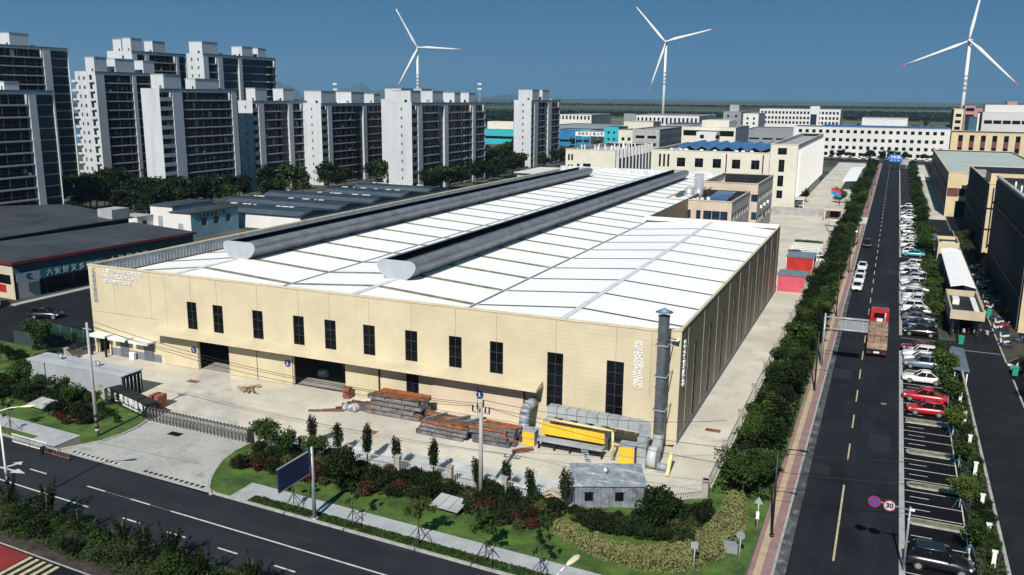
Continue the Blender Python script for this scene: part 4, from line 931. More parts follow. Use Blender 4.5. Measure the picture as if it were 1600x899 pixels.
# variegated hedge round the corner lawn
oc = [(-21.6,58.0),(-19.5,56.6),(-17.3,55.6),(-15.3,55.2),(-13.4,55.2),(-11.5,55.9),(-10.0,56.9),(-8.7,59.4),(-8.0,63),(-7.9,66),(-8.7,69.4)]
ic = [(-20.9,59.3),(-19.0,58.4),(-16.9,57.5),(-15.2,57.6),(-13.2,58.6),(-12.2,59.3),(-11.4,60.6),(-10.9,62.8),(-10.5,65),(-10.3,67),(-10.1,69.6)]
def vh(rng, n):
    t = rng.random(n)*(len(oc)-1); i = np.minimum(t.astype(int), len(oc)-2); f = (t-i)[:,None]; o = np.array(oc); c = np.array(ic); A = o[i]*(1-f)+o[i+1]*f; B = c[i]*(1-f)+c[i+1]*f
    q = rng.random((n,1)); P = A*(1-q)+B*q+rng.normal(size=(n,2))*.08; edge = np.minimum(1, np.minimum(q, 1-q)*7)[:,0]; return np.column_stack([P, .08+(.75+.12*np.sin(t*9)+.1*np.sin(q[:,0]*14+t*5))*edge*(rng.random(n)**.35)])
cover('variegated_hedge', 22000, vh, .17, G_var, 'pale yellow green variegated hedge curving round the corner lawn', 209)
# young street trees on stakes along the front pavement
for k, (x, key) in enumerate(((-41.9,'stk0'),(-36.0,'stk0'),(-29.9,'stk1'),(-24.3,'stk1'),(-19.9,'stk0'),(-77.5,'stk0'))):
    plant(key, x, fy(x,51.7), (1,.95,1.05,1.1,.9,.9)[k], ('thin young tree on stakes just left of the lamp pole with the blue board', 'nearly bare young tree on stakes right of the lamp pole with the blue board', 'young leafy tree on stakes before the pale slab in the red shrubs', 'young leafy tree on stakes standing nearest the overhead line pole', 'thin young tree on stakes farthest right on the front pavement', 'thin young tree on stakes on the left pavement by the road arrow')[k])
# cypresses along the yard fence
cyl_ = ('first cypress from the gate', 'second cypress from the gate', 'third cypress from the gate', 'fourth cypress from the gate', 'fifth cypress from the gate', 'cypress just right of the overhead line pole', 'seventh cypress from the gate', 'cypress touching the ribbed hut')
for k, (x, y) in enumerate(((-48.3,64.0),(-45.1,63.4),(-41.7,63.2),(-38.3,62.9),(-34.5,62.8),(-29.9,62.0),(-27.4,62.5),(-24.9,61.8),(-21.9,62.0))):
    plant(f'cyp{k % 2}', x, y, pr.uniform(.85,1.1), ('dark slim cypress at the yard fence, ' + (cyl_+('cypress at the left corner of the ribbed hut',))[k]) if k != 7 else 'dark slim cypress standing just left of the beige kennel')
# left garden
plant('rnd0', -41.1, 58.3, .95, 'round leafy tree right behind the lamp pole with the blue board'); plant('rnd0', -14.2, 62.0, .95, 'round dark tree between the ribbed hut and the variegated hedge')
plant('osm', -51.6, 61.2, .8, 'leafy tree at the gate end of the front planting'); plant('osm', -48.9, 60.3, .75, 'second leafy tree in from the gate in the front planting'); plant('osm', -45.5, 60.6, .7, 'third leafy tree in from the gate in the front planting')
for k, (x, y, s) in enumerate(((-87.5,63.5,1.0),(-84.5,62.6,.85),(-81.2,63.3,.9),(-78.2,62.2,.85),(-75.5,62.6,.7),(-90.5,66,.9))): plant('osm', x, y, s*.72, 'leafy garden tree in front of the grey container, '+('second','third','fourth','fifth','sixth and rightmost','first and leftmost')[k]+' of the row')
plant('osm', -99.8, 75.5, 1.0, 'bushy street tree beside the dark box on the left street'); plant('stk1', -94.8, 76.6, .75, 'thin tree near the left front corner of the hall'); plant('stk1', -99.0, 69.5, .7, 'small thin tree beside the left street kerb')
rs = random.Random(77)
for k in range(125):
    x = rs.uniform(-52, -22.5); y = rs.uniform(56.9, 61.7); ky = 'bush2' if rs.random() < .38 and y < 60 else rs.choice(['bush0','bush1','bush1','bush4'])
    if math.hypot(x+30.4, y-57.6) < 1.6: continue
    plant(ky, x, y, rs.uniform(.65,1.05), {'bush2':'reddish leaved shrub in the front bed between lawn and fence','bush4':'olive green shrub in the front bed between lawn and fence'}.get(ky, 'dark green shrub in the front bed between lawn and fence'), {'bush2':'red shrubs in the front bed','bush4':'olive shrubs in the front bed'}.get(ky,'dark shrubs in the front bed'), z=.08)
for k in range(50):
    x = rs.uniform(-20.6,-10.8); y = rs.uniform(59.6, 66.0)
    if (x < -15.6 and y > 60.6) : y = rs.uniform(59.6, 60.6)
    ky = rs.choice(['bush1','bush1','bush0','bush4','bush3']); plant(ky, x, y, rs.uniform(.7,1.1), {'bush4':'olive shrub between the hut and the variegated hedge','bush3':'bright green shrub between the hut and the variegated hedge'}.get(ky,'dark shrub between the hut and the variegated hedge'), {'bush4':'olive corner shrubs','bush3':'bright corner shrubs'}.get(ky,'dark corner shrubs'), z=.08)
for k in range(34):
    x = rs.uniform(-92,-72); y = rs.uniform(59.4, 64.4)-(x+80)*.13; ky = rs.choice(['bush0','bush1','bush3','bush0'])
    if abs(x+80.4) < 1.8 and y < 62: continue
    plant(ky, x, y, rs.uniform(.7,1.15), {'bush3':'bright green shrub in the left garden before the container'}.get(ky,'dark shrub in the left garden before the container'), {'bush3':'bright left garden shrubs'}.get(ky,'dark left garden shrubs'), z=.08)
for x, y in ((-74.4,58.3),(-75.6,58.9),(-76.8,59.3),(-73.2,58.8),(-75.0,59.9)): plant('bush2', x, y, .62, 'reddish low shrub in the left garden below the entrance sign', 'red left garden shrubs', z=.08)
for x, y in ((-70.8,61.4),(-71.9,61.9),(-72.9,62.4),(-70.0,60.7)): plant('bush3', x, y, .42, 'bright green low shrub at the foot of the entrance sign', 'shrubs below the entrance sign', z=.08)
for k in range(16):
    x = -110+rs.random()*16; y = 70+rs.random()*6; 
    if x < -104: y -= 4
    plant(rs.choice(['bush1','bush0']), x, y, rs.uniform(.6,1), 'dark shrub along the left street fence', 'shrubs along the left street fence', z=.05)
# median conifers and shrubs
for k, x in enumerate((-62.2,-58.3,-54.0,-49.8,-46.9,-45.0,-41.2,-37.2)):
    plant(f'con{k % 2}', x, fy(x,40.9)+(.5 if k % 2 else -.1), (.95,1.0,.7,.75,.8,.9,.75,.8)[k], ('first','second','third','fourth','fifth','sixth','seventh','eighth')[k]+' dark young tree from the left in the road median', z=.1)
for k in range(40):
    x = rs.uniform(-64,-36); plant(rs.choice(['bush0','bush3','bush0','bush1']), x, fy(x, rs.uniform(38.4,41.8)), rs.uniform(.6,.95), 'leafy shrub growing out of the median hedge', 'median shrubs', z=.1)
# trees of the parking strip
for k, y in enumerate((67.4, 76.0, 84.8, 93.2, 103.6, 110.6, 117.8, 142.5, 150.5, 158.5, 166.5, 175, 184)):
    plant(f'park{k % 2}', 7.9+pr.uniform(-.2,.3), y, pr.uniform(.66,.8) if y < 100 else pr.uniform(.8,1.0), ('nearest','second','third','fourth','fifth','sixth','seventh','eighth','ninth','tenth','eleventh','twelfth','thirteenth')[k]+' parking strip tree counted from the near end of the bays')
for k, y in enumerate(np.arange(206, 462, 7.2)): plant(rs.choice(['belt0','belt1','belt2']), 8.3+pr.uniform(-.4,.6), y, pr.uniform(.8,1.05), 'broadleaf tree behind the far parking row', 'trees behind the far parking row')
for k in range(46):
    y = rs.uniform(60,118); plant(rs.choice(['bush0','bush3','bush4','bush1']), rs.uniform(8.8,10.0), y, rs.uniform(.4,.75), 'small shrub in the strip between the bays and the lane', 'strip shrubs', z=.05)
for k in range(22):
    y = rs.uniform(141,190); plant(rs.choice(['bush0','bush1']), rs.uniform(8.8,9.8), y, rs.uniform(.6,.95), 'dark shrub behind the middle parking row', 'shrubs behind the middle parking row', z=.05)
for x, y, s in ((17.2,108,1.0),(17.6,118,.9),(18.2,200,.8),(17.8,207,.7),(18.2,231,.9)): plant('osm', x, y, s*.8, {108:'leafy tree at the right edge by the green bins',118:'leafy tree by the near end of the scooter row',200:'leafy tree by the beige stair wall of the dark factory',207:'smaller leafy tree by the beige stair wall of the dark factory',231:'leafy tree at the bend of the lane'}[y])
# estate trees below the towers
for k, (x, y) in enumerate(((-20.9,61.2),(-17.4,61.9),(-16.0,62.6))): plant(('bush1','bush0')[k % 2], x, y, .6, 'dark shrub right in front of the ribbed hut wall', 'shrubs before the ribbed hut', z=.08)
taken = [(-211,-192,198,228),(-262,-243,214,246),(-206,-199,238,272),(-204,-191,267,315),(-162,-149,260,321),(-167,-156,383,423),(-236,-227,247,290),(-264,-248,235,262),(-208,-195,100,166)]
ne = 0; tries = 0
while ne < 240 and tries < 3000:
    tries += 1; x = rs.uniform(-262,-140); y = 172+(rs.random()**1.5)*250
    if any(a-2.5 < x < c+2.5 and p-2.5 < y < q+2.5 for a, c, p, q in taken): continue
    if x > -175 and y < 255: continue
    plant(f'estate{rs.choice([0,1,1,2])}', x, y, rs.uniform(.8,1.4), 'dark broadleaf tree among the apartment towers', 'trees of the apartment estate'); ne += 1
for k in range(40): 
    x = rs.uniform(-230,-110); y = rs.uniform(440,640); plant(f'estate{rs.choice([0,1,2])}', x, y, rs.uniform(.6,1.0), 'dark tree around the distant teal works', 'trees around the teal works')
for k in range(30): plant(f'estate{rs.choice([0,1])}', rs.uniform(-48,34), 532+rs.uniform(-2.5,14), rs.uniform(.4,.75), 'tree in the row before the long white factory', 'trees before the long white factory')
for k in range(34): plant(f'estate{rs.choice([0,1])}', rs.uniform(-70,60), rs.uniform(760,1150), rs.uniform(.7,1.3), 'distant tree beyond the long white factory', 'distant trees beyond the white factory')
plant('belt4', -14.8, 300, 1.3, 'bright green bamboo like tree beside the far carport roof'); plant('belt4', -14.0, 288, 1.2, 'bright green tree in front of the far carport roof')
for x, y in ((-27,283),(-25.8,290),(-25.5,298)): plant('belt3', x, y, .9, {283:'dark tree at the foot of the ivory factory, nearest the gatehouse',290:'dark tree at the foot of the ivory factory, second from the gatehouse',298:'dark tree at the foot of the ivory factory, third from the gatehouse'}[y])
# far plantations
def forest(name, label, a0, a1, d0, d1, n, hh, leaf, seed):
    rng = np.random.default_rng(seed); A = np.radians(a0+(a1-a0)*rng.random(n)); D = d0+(d1-d0)*rng.random(n); top = hh*(.7+.3*np.sin(A*900)*np.sin(A*310+D*.05)); z = top*rng.random(n)**.5
    o = bpy.data.objects.new(name, leaf_mesh(name, leaves(np.column_stack([D*np.sin(A), D*np.cos(A), z]), leaf, rng=rng), G_blk)); COL.objects.link(o); return tag(o, label, 'forest', kind='stuff')
forest('forest_belt', 'dark plantation belt beyond the white warehouses', -28, 3, 1500, 1640, 9000, 9, 5, 301)
forest('forest_belt', 'thin dark tree line far out on the plain', -30, 12, 3300, 3450, 7000, 9, 9, 302)
forest('forest_belt', 'dark woods behind the apartment towers', -52, -22, 1050, 1180, 9000, 10, 4.5, 303)
forest('forest_belt', 'dark tree line on the right plain near the turbine', -6, 14, 2100, 2200, 5000, 8, 6, 304)
# ================================================================== VEHICLES
M_lamp = mat('lamp_glass', (.65,.66,.68), .15, .05); M_tail = mat('tail_lamp', (.30,.01,.01), .3, .1); M_plate = mat('number_plate', (.02,.06,.22), .5, .1)
paints = {}
def paint(n, c): 
    if n not in paints: paints[n] = mat('car_paint_'+n, c, .28, .03, .5, coat=.6)
    return paints[n]
CP = {'white':(.74,.74,.73), 'black':(.008,.008,.010), 'red':(.42,.012,.015), 'dark red':(.13,.008,.015), 'silver':(.36,.38,.41), 'grey':(.10,.11,.12), 'dark blue':(.010,.018,.045), 'blue grey':(.13,.18,.24), 'cyan':(.05,.34,.40)}
def car_proto(kind, col):
    L, W, H = {'sedan':(4.65,1.80,1.46), 'suv':(4.6,1.86,1.70), 'hatch':(4.1,1.74,1.52), 'van':(4.9,1.85,1.95)}[kind]
    pm = paint(col, CP[col])
    t = thing('parked_car', None, 'car')
    hl = L/2; w = W/2; zb = .24; zs = .86 if kind in ('sedan','hatch') else 1.0
    # body: front at -x
    st = [(-hl, .70, .42, .62), (-hl+.12, .88, .30, .74), (-hl+.55, .97, .24, .82), (-hl+1.25, 1.0, .22, zs+.02), (0, 1.0, .22, zs+.05), (hl-1.0, 1.0, .22, zs+.06), (hl-.30, .97, .28, zs+.02), (hl-.05, .90, .36, zs-.10), (hl, .84, .44, zs-.25)]
    if kind == 'van': st = [(-hl, .85, .4, .8), (-hl+.15, .95, .28, .98), (-hl+.7, 1, .24, 1.08)] + [(x, 1, .22, 1.12) for x in (0, hl-.6)] + [(hl-.1, .97, .3, 1.1), (hl, .92, .4, 1.0)]
    rings = []
    for x, f_, z0, z1 in st:
        ww = w*f_; zm = z0+(z1-z0)*.55
        rings.append([(x,-ww*.86,z0),(x,-ww,z0+.12),(x,-ww*1.0,zm),(x,-ww*.93,z1-.03),(x,-ww*.80,z1),(x,ww*.80,z1),(x,ww*.93,z1-.03),(x,ww*1.0,zm),(x,ww,z0+.12),(x,ww*.86,z0)])
    b = MB().loft(rings); b.build('body', pm, t)
    # glass house
    if kind == 'sedan': g = (-hl+1.25, -hl+2.05, hl-1.55, hl-.65)
    elif kind == 'hatch': g = (-hl+1.0, -hl+1.75, hl-.75, hl-.2)
    elif kind == 'suv': g = (-hl+1.25, -hl+1.9, hl-.65, hl-.15)
    else: g = (-hl+.55, -hl+1.15, hl-.25, hl-.06)
    zt = H-.05; z0 = zs-.02 if kind != 'van' else 1.08
    wb, wt = w*.90, w*.72
    B = [(g[0],-wb*.86,z0),(g[1]-.25,-wb,z0),(g[2]+.2,-wb,z0),(g[3],-wb*.86,z0),(g[3],wb*.86,z0),(g[2]+.2,wb,z0),(g[1]-.25,wb,z0),(g[0],wb*.86,z0)]
    T = [(g[1],-wt*.9,zt),(g[1]+.2,-wt,zt+.01),(g[2]-.2,-wt,zt+.01),(g[2],-wt*.9,zt),(g[2],wt*.9,zt),(g[2]-.2,wt,zt+.01),(g[1]+.2,wt,zt+.01),(g[1],wt*.9,zt)]
    MB().loft([B, T], smooth=False).build('window', M_glass, t)
    rf = MB().loft([[(p[0]+(.04 if p[0] < 0 else -.04)*0, p[1]*1.03, p[2]-.03) for p in T], [(p[0], p[1]*.99, p[2]+.035) for p in T], [(p[0]*.8+.1*(g[1]+g[2])/1, p[1]*.7, p[2]+.06) for p in T]])
    pl = rf
    for s_ in (-1, 1):
        for (a, c) in (((g[0],wb*.87,z0),(g[1],wt*.93,zt)), ((g[3],wb*.87,z0),(g[2],wt*.93,zt)), (((g[1]+g[2])/2,wb*1.0,z0),((g[1]+g[2])/2+.05,wt*1.0,zt))): pl.cyl((a[0],s_*a[1],a[2]), (c[0],s_*c[1],c[2]), .045, n=5)
    rf.build('roof', pm, t)
    for x in (-hl+.85, hl-.95):
        for s_ in (-1, 1):
            o = MB().cyl((x,s_*(w-.20),.33), (x,s_*(w+.015),.33), .33, n=16).build('wheel', M_tyre, t); MB().cyl((x,s_*(w-.05),.33), (x,s_*(w+.028),.33), .21, n=12).build('rim', M_rim, o)
    for s_ in (-1, 1):
        MB().loft([[(-hl+.02,s_*w*.42,.58),(-hl+.02,s_*w*.42,.70),(-hl+.22,s_*w*.90,.76),(-hl+.22,s_*w*.92,.62)], [(-hl+.12,s_*w*.42,.58),(-hl+.14,s_*w*.42,.72),(-hl+.40,s_*w*.88,.79),(-hl+.40,s_*w*.90,.62)]], smooth=False).build('headlight', M_lamp, t)
        MB().box(hl-.10, hl+.005, min(s_*w*.5,s_*w*.82), max(s_*w*.5,s_*w*.82), zs-.24, zs-.08).build('tail_light', M_tail, t)
        MB().box(g[0]+.35, g[0]+.5, min(s_*w*.97,s_*w*1.1), max(s_*w*.97,s_*w*1.1), zs+.02, zs+.16).build('mirror', pm, t)
    MB().box(-hl-.012, -hl+.02, -.22, .22, .45, .56).build('number_plate', M_plate, t); MB().box(hl-.02, hl+.012, -.22, .22, .55, .66).build('number_plate', M_plate, t)
    MB().box(-hl-.004, -hl+.1, -w*.4, w*.4, .34, .43).build('grille', M_black, t)
    return t
cars = {}; ccount = {}
def car(kind, col, x, y, rz, label, group=None, ncat=None):
    k = (kind, col)
    if k not in cars: cars[k] = car_proto(kind, col); o = cars[k]
    else: o = copy_tree(cars[k])
    o.location = (x, y, .013); o.rotation_euler = (0, 0, rz); tag(o, label, ncat or {'van':'van','suv':'car'}.get(kind,'car'), group); return o
ORD = ['first','second','third','fourth','fifth','sixth','seventh','eighth','ninth','tenth','eleventh','twelfth','thirteenth','fourteenth','fifteenth','sixteenth','seventeenth','eighteenth','nineteenth','twentieth','twenty-first','twenty-second','twenty-third','twenty-fourth','twenty-fifth','twenty-sixth','twenty-seventh','twenty-eighth','twenty-ninth','thirtieth']
car('suv', 'black', 5.75, 64.6, R(180), 'black car in the nearest parking bay at the bottom right of the photo')
car('hatch', 'red', 5.9, 99.0, R(2), 'bright red car in the bays, nearer of the two red cars'); car('sedan', 'red', 5.75, 103.6, R(-2), 'red car in the bays, farther of the two bright red cars')
car('sedan', 'white', 5.75, 110.6, R(1), 'white car between the red cars and the grassed parking island'); car('suv', 'blue grey', 5.9, 117.0, 0, 'blue grey car beside the grassed parking island, last before the white pair')
car('hatch', 'white', 5.7, 119.4, 0, 'white car of the pair below the dark red car, nearer one'); car('suv', 'white', 5.8, 121.6, 0, 'white car right beside the dark red car'); car('sedan', 'dark red', 5.7, 124.6, R(2), 'dark red car parked crosswise at the near side of the parking entrance')
car('suv', 'black', 5.9, 133.9, 0, 'black car at the far side of the parking entrance'); car('sedan', 'dark blue', 6.0, 138.2, R(180), 'dark blue car second in from the parking entrance')
rc = random.Random(9); n = 0
cols = ['grey','black','white','white','silver','white','white','silver','white','white','grey','white','white','silver','black','white','white','white','silver','white']
for k in range(20):
    y = 142.6+k*2.5
    kind = rc.choice(['sedan','suv','hatch','sedan']); c = cols[k]
    car(kind, c, 5.75+rc.uniform(-.3,.3), y, R(rc.choice([0,180])+rc.uniform(-3,3)), f'{c} car in the middle parking row, {ORD[k]} beyond the dark blue car')
cols = ['cyan','white','white','black','white','white','silver','white','white','white','black','white','white','silver','white','white','white','grey','white','white','white']
k = 0
for y in list(np.arange(204.4, 234, 2.5))+list(np.arange(239.5, 258, 2.5)):
    if k >= len(cols): break
    c = cols[k]; car(rc.choice(['sedan','suv','hatch','sedan']), c, 5.7+rc.uniform(-.3,.3), y, R(rc.choice([0,180])), f'{c} car in the far parking row, {ORD[k]} from the second entrance'); k += 1
for k, y in enumerate((269, 271.6, 274.3, 279, 284, 287, 296)): car(rc.choice(['sedan','suv']), ['white','white','black','white','grey','black','white'][k], 5.7, y, R(rc.choice([0,180])), f"{['white','white','black','white','grey','black','white'][k]} car in the last parking row before the empty bays, {ORD[k]} of the row")
# on the side road
for k, (y, c, kd) in enumerate(((163.0,'white','sedan'),(169.4,'white','suv'),(175.6,'white','sedan'),(183.8,'white','sedan'))): car(kd, c, -3.75+.05*k, y, R(90), 'white car stopped along the pink pavement, '+('nearest','second','third','farthest')[k]+' of the file of four')
car('suv', 'black', -3.6, 213.5, R(90), 'black car driving alone on the side road'); car('sedan', 'white', -8.6, 259, R(184), 'white car crossing the pavement at the factory driveway'); car('hatch', 'white', -7.2, 234.5, R(90), 'white car half hidden by trees beside the side road')
car('suv', 'white', -13.0, 186.5, R(15), 'white car under the green pergola beside the red cabins, nearer one'); car('sedan', 'white', -13.1, 192.5, R(8), 'white car under the green pergola, farther one')
# left street
car('suv', 'black', -113.6, 87.6, R(205), 'black car on the left street before the market building'); 
t = car('van', 'silver', -127.6, 89.3, R(150), 'grey van with dark windows parked by the market gable'); car('sedan', 'white', -108.0, 120.5, R(90), 'white car half seen beside the hall left corner near the market'); car('hatch', 'blue grey', -117.5, 73.5, R(205), 'grey car at the left edge of the photo on the near street')
car('sedan', 'black', -122.3, 78, R(30), 'black car at the left edge of the photo behind the grey one')
for k in range(16):
    x = -47+k*4.9; c = rc.choice(['white','silver','white','grey']); car(rc.choice(['sedan','suv']), c, x+rc.uniform(-.5,.5), 529.5, R(90), f'{c} car parked before the long white factory, {ORD[k]} from the left')
# --- flatbed truck
t = thing('flatbed_truck', 'red articulated truck with a brown tarpaulin covered load driving away on the side road', 'truck', (.35, 119.2, .012), 0)
pm = paint('truck', (.40,.015,.02))
def tb(n, b, m, par=t): return b.build(n, m, par)
M_load = mat('tarp_brown', (.30,.20,.14), .85, .25, .9, col2=(.15,.09,.06), stain=(1.3,(.40,.31,.23),.5,.7))
tb('trailer_frame', MB().box(-1.25,1.25,0,12.6,.95,1.12).box(-.5,.5,.3,14.5,.70,.95), M_dkgrey)
tb('rear_bumper', MB().box(-1.25,1.25,-.08,.02,.45,1.10), M_dkgrey); tb('number_plate', MB().box(-.35,.35,-.10,-.083,.62,.85), M_white)
for s_ in (-1, 1): tb('tail_light', MB().box(min(s_*.7,s_*1.15),max(s_*.7,s_*1.15),-.10,-.083,.6,.75), M_tail)
for k, (y0, y1, zt) in enumerate(((.05,3.9,1.9), (3.95,6.0,2.0), (6.05,8.9,2.1), (8.95,12.5,1.95))):
    b = MB(); nx, ny = 6, 6; rr = random.Random(k)
    hts = [[zt+rr.uniform(-.07,.07)-(.10 if i in (0,nx) else 0) for i in range(nx+1)] for j in range(ny+1)]
    for j in range(ny):
        for i in range(nx):
            X_ = lambda i: -1.22+2.44*i/nx; Y_ = lambda j: y0+(y1-y0)*j/ny
            b.quad([(X_(i),Y_(j),hts[j][i]),(X_(i+1),Y_(j),hts[j][i+1]),(X_(i+1),Y_(j+1),hts[j+1][i+1]),(X_(i),Y_(j+1),hts[j+1][i])], 0, True)
    for i in range(nx): b.quad([(X_(i),y0,1.13),(X_(i+1),y0,1.13),(X_(i+1),y0,hts[0][i+1]),(X_(i),y0,hts[0][i])]); b.quad([(X_(i),y1,1.13),(X_(i+1),y1,1.13),(X_(i+1),y1,hts[ny][i+1]),(X_(i),y1,hts[ny][i])])
    for j in range(ny): b.quad([(-1.22,Y_(j),1.13),(-1.22,Y_(j+1),1.13),(-1.22,Y_(j+1),hts[j+1][0]),(-1.22,Y_(j),hts[j][0])]); b.quad([(1.22,Y_(j),1.13),(1.22,Y_(j+1),1.13),(1.22,Y_(j+1),hts[j+1][nx]),(1.22,Y_(j),hts[j][nx])])
    tb('covered_load', b, M_load)
for y in (3.9, 6.0, 8.9): tb('lashing', MB().box(-1.26,1.26,y-.05,y+.07,1.0,2.06), M_rust2)
for x in (-.42, .42): tb('lashing', MB().box(x-.02,x+.02,.05,12.5,2.06,2.10), M_rust2)
cab = MB().loft([[(-1.22,y,.55),(1.22,y,.55),(1.24,y,1.6),(1.18,y,z1-.1),(1.05,y,z1),(-1.05,y,z1),(-1.18,y,z1-.1),(-1.24,y,1.6)] for y, z1 in ((14.1,3.1),(14.4,3.3),(15.6,3.35),(16.2,3.0),(16.35,2.2))], smooth=False)
tb('cab', cab, pm)
b = MB()
for k in range(6): b.box(-.9+k*.33,-.72+k*.33,14.3,15.6,3.33,3.42)
tb('cab_roof_ribs', b, paint('truck_dull', (.30,.06,.07)))
tb('rear_window', MB().box(-.75,.75,14.06,14.09,2.1,2.8), M_glass); tb('air_tank', MB().box(-.35,.45,13.2,13.9,1.0,2.1), M_white); tb('exhaust', MB().cyl((.75,13.6,.9),(.75,13.6,3.0),.1,n=8), M_galv)
for s_ in (-1,1): tb('mirror', MB().box(min(s_*1.28,s_*1.5),max(s_*1.28,s_*1.5),15.7,15.85,1.9,2.6), M_black)
for y in (1.2, 2.6, 4.0, 12.6, 13.9, 15.6):
    for s_ in (-1,1):
        o = tb('wheel', MB().cyl((s_*.72,y,.5),(s_*1.22,y,.5),.5,n=16), M_tyre); tb('rim', MB().cyl((s_*1.0,y,.5),(s_*1.235,y,.5),.28,n=12), M_rim, o)
# --- scooters in the shade of the right hand factories
def scooter_proto(col):
    t = thing('parked_scooter', None, 'scooter'); pm = paint('scooter_'+col, {'white':(.6,.6,.6),'black':(.02,.02,.02),'red':(.35,.02,.02),'blue':(.03,.06,.13),'green':(.02,.22,.14)}[col])
    for x in (-.62,.62): MB().cyl((x,-.05,.25),(x,.05,.25),.25,n=12).build('wheel', M_tyre, t)
    MB().loft([[(-.5,-.09,.35),(-.5,.09,.35),(-.5,.09,.85),(-.5,-.09,.85)],[(-.38,-.18,.25),(-.38,.18,.25),(-.42,.16,.9),(-.42,-.16,.9)],[(-.2,-.16,.22),(-.2,.16,.22),(-.2,.16,.34),(-.2,-.16,.34)],[(.15,-.16,.22),(.15,.16,.22),(.15,.16,.55),(.15,-.16,.55)],[(.7,-.12,.4),(.7,.12,.4),(.75,.1,.68),(.75,-.1,.68)]], smooth=False).build('body', pm, t)
    MB().box(.08,.72,-.13,.13,.66,.76).build('seat', M_black, t); MB().cyl((-.62,0,.25),(-.42,0,1.0),.04,n=6).cyl((-.42,-.33,1.02),(-.42,.33,1.02),.025,n=6).build('handlebar', M_frame, t); MB().box(-.53,-.44,-.09,.09,.82,.96).build('headlight', M_lamp, t)
    return t
scs = {c: scooter_proto(c) for c in ('white','black','red','blue')}; us = set(); n = 0
for k in range(46):
    c = rc.choice(['white','black','white','white','black','white','red','white','black','white','blue']); y = 118+k*1.75
    if 123 < y < 131 or 149 < y < 152: continue
    o = scs[c] if c not in us else copy_tree(scs[c]); us.add(c); o.location = (16.7+rc.uniform(-.35,.5)+(1.2 if k % 5 == 0 else 0), y, .02); o.rotation_euler = (0, 0, R(rc.choice([0,180])+rc.uniform(-25,25)))
    tag(o, f'{c} scooter in the row along the kerb before the dark factories', None, f'{c} scooters before the dark factories')
for k in range(7):
    c = ['white','black','white','red','white','black','white'][k]; o = copy_tree(scs[c]) if c in us else scs[c]; us.add(c); o.location = (10.2+.75*k, 137.4+.4*(k % 2), .02); o.rotation_euler = (0, 0, R(80+rc.uniform(-15,15))); tag(o, f'{c} scooter under the front edge of the lane gatehouse', None, f'{c} scooters at the lane gatehouse')
# ================================================================== APARTMENT TOWERS
M_tw = mat('tower_white', (.49,.515,.545), .75, .04, .08, stain=(.5, (.35,.37,.395), .5, .8, (1, 1, .06))); M_tband = mat('tower_band', (.36,.375,.40), .7, .06, .2); M_trim2 = mat('tower_blue_trim', (.20,.27,.32), .6, .06, .1); M_ac = mat('tower_grille', (.13,.135,.145), .7, .1, 2); M_post = mat('balcony_post', (.085,.09,.10), .6, .1); M_tglass = mat('tower_glass', (.004,.005,.007), .25, .5, .6, spec=.12)
def pix(P):
    d = np.array(P, float)-CAM; z = d@_f; return 800+FPX*(d@_r)/z, 449.5-FPX*(d@_u)/z
def zfit(x, y, py):
    a, c = -5, 300
    for _ in range(50):
        m = (a+c)/2
        if pix((x,y,m))[1] > py: a = m
        else: c = m
    return a
M_tblue = mat('tower_blue_glass', (.010,.022,.038), .2, .3, .3, spec=.25)
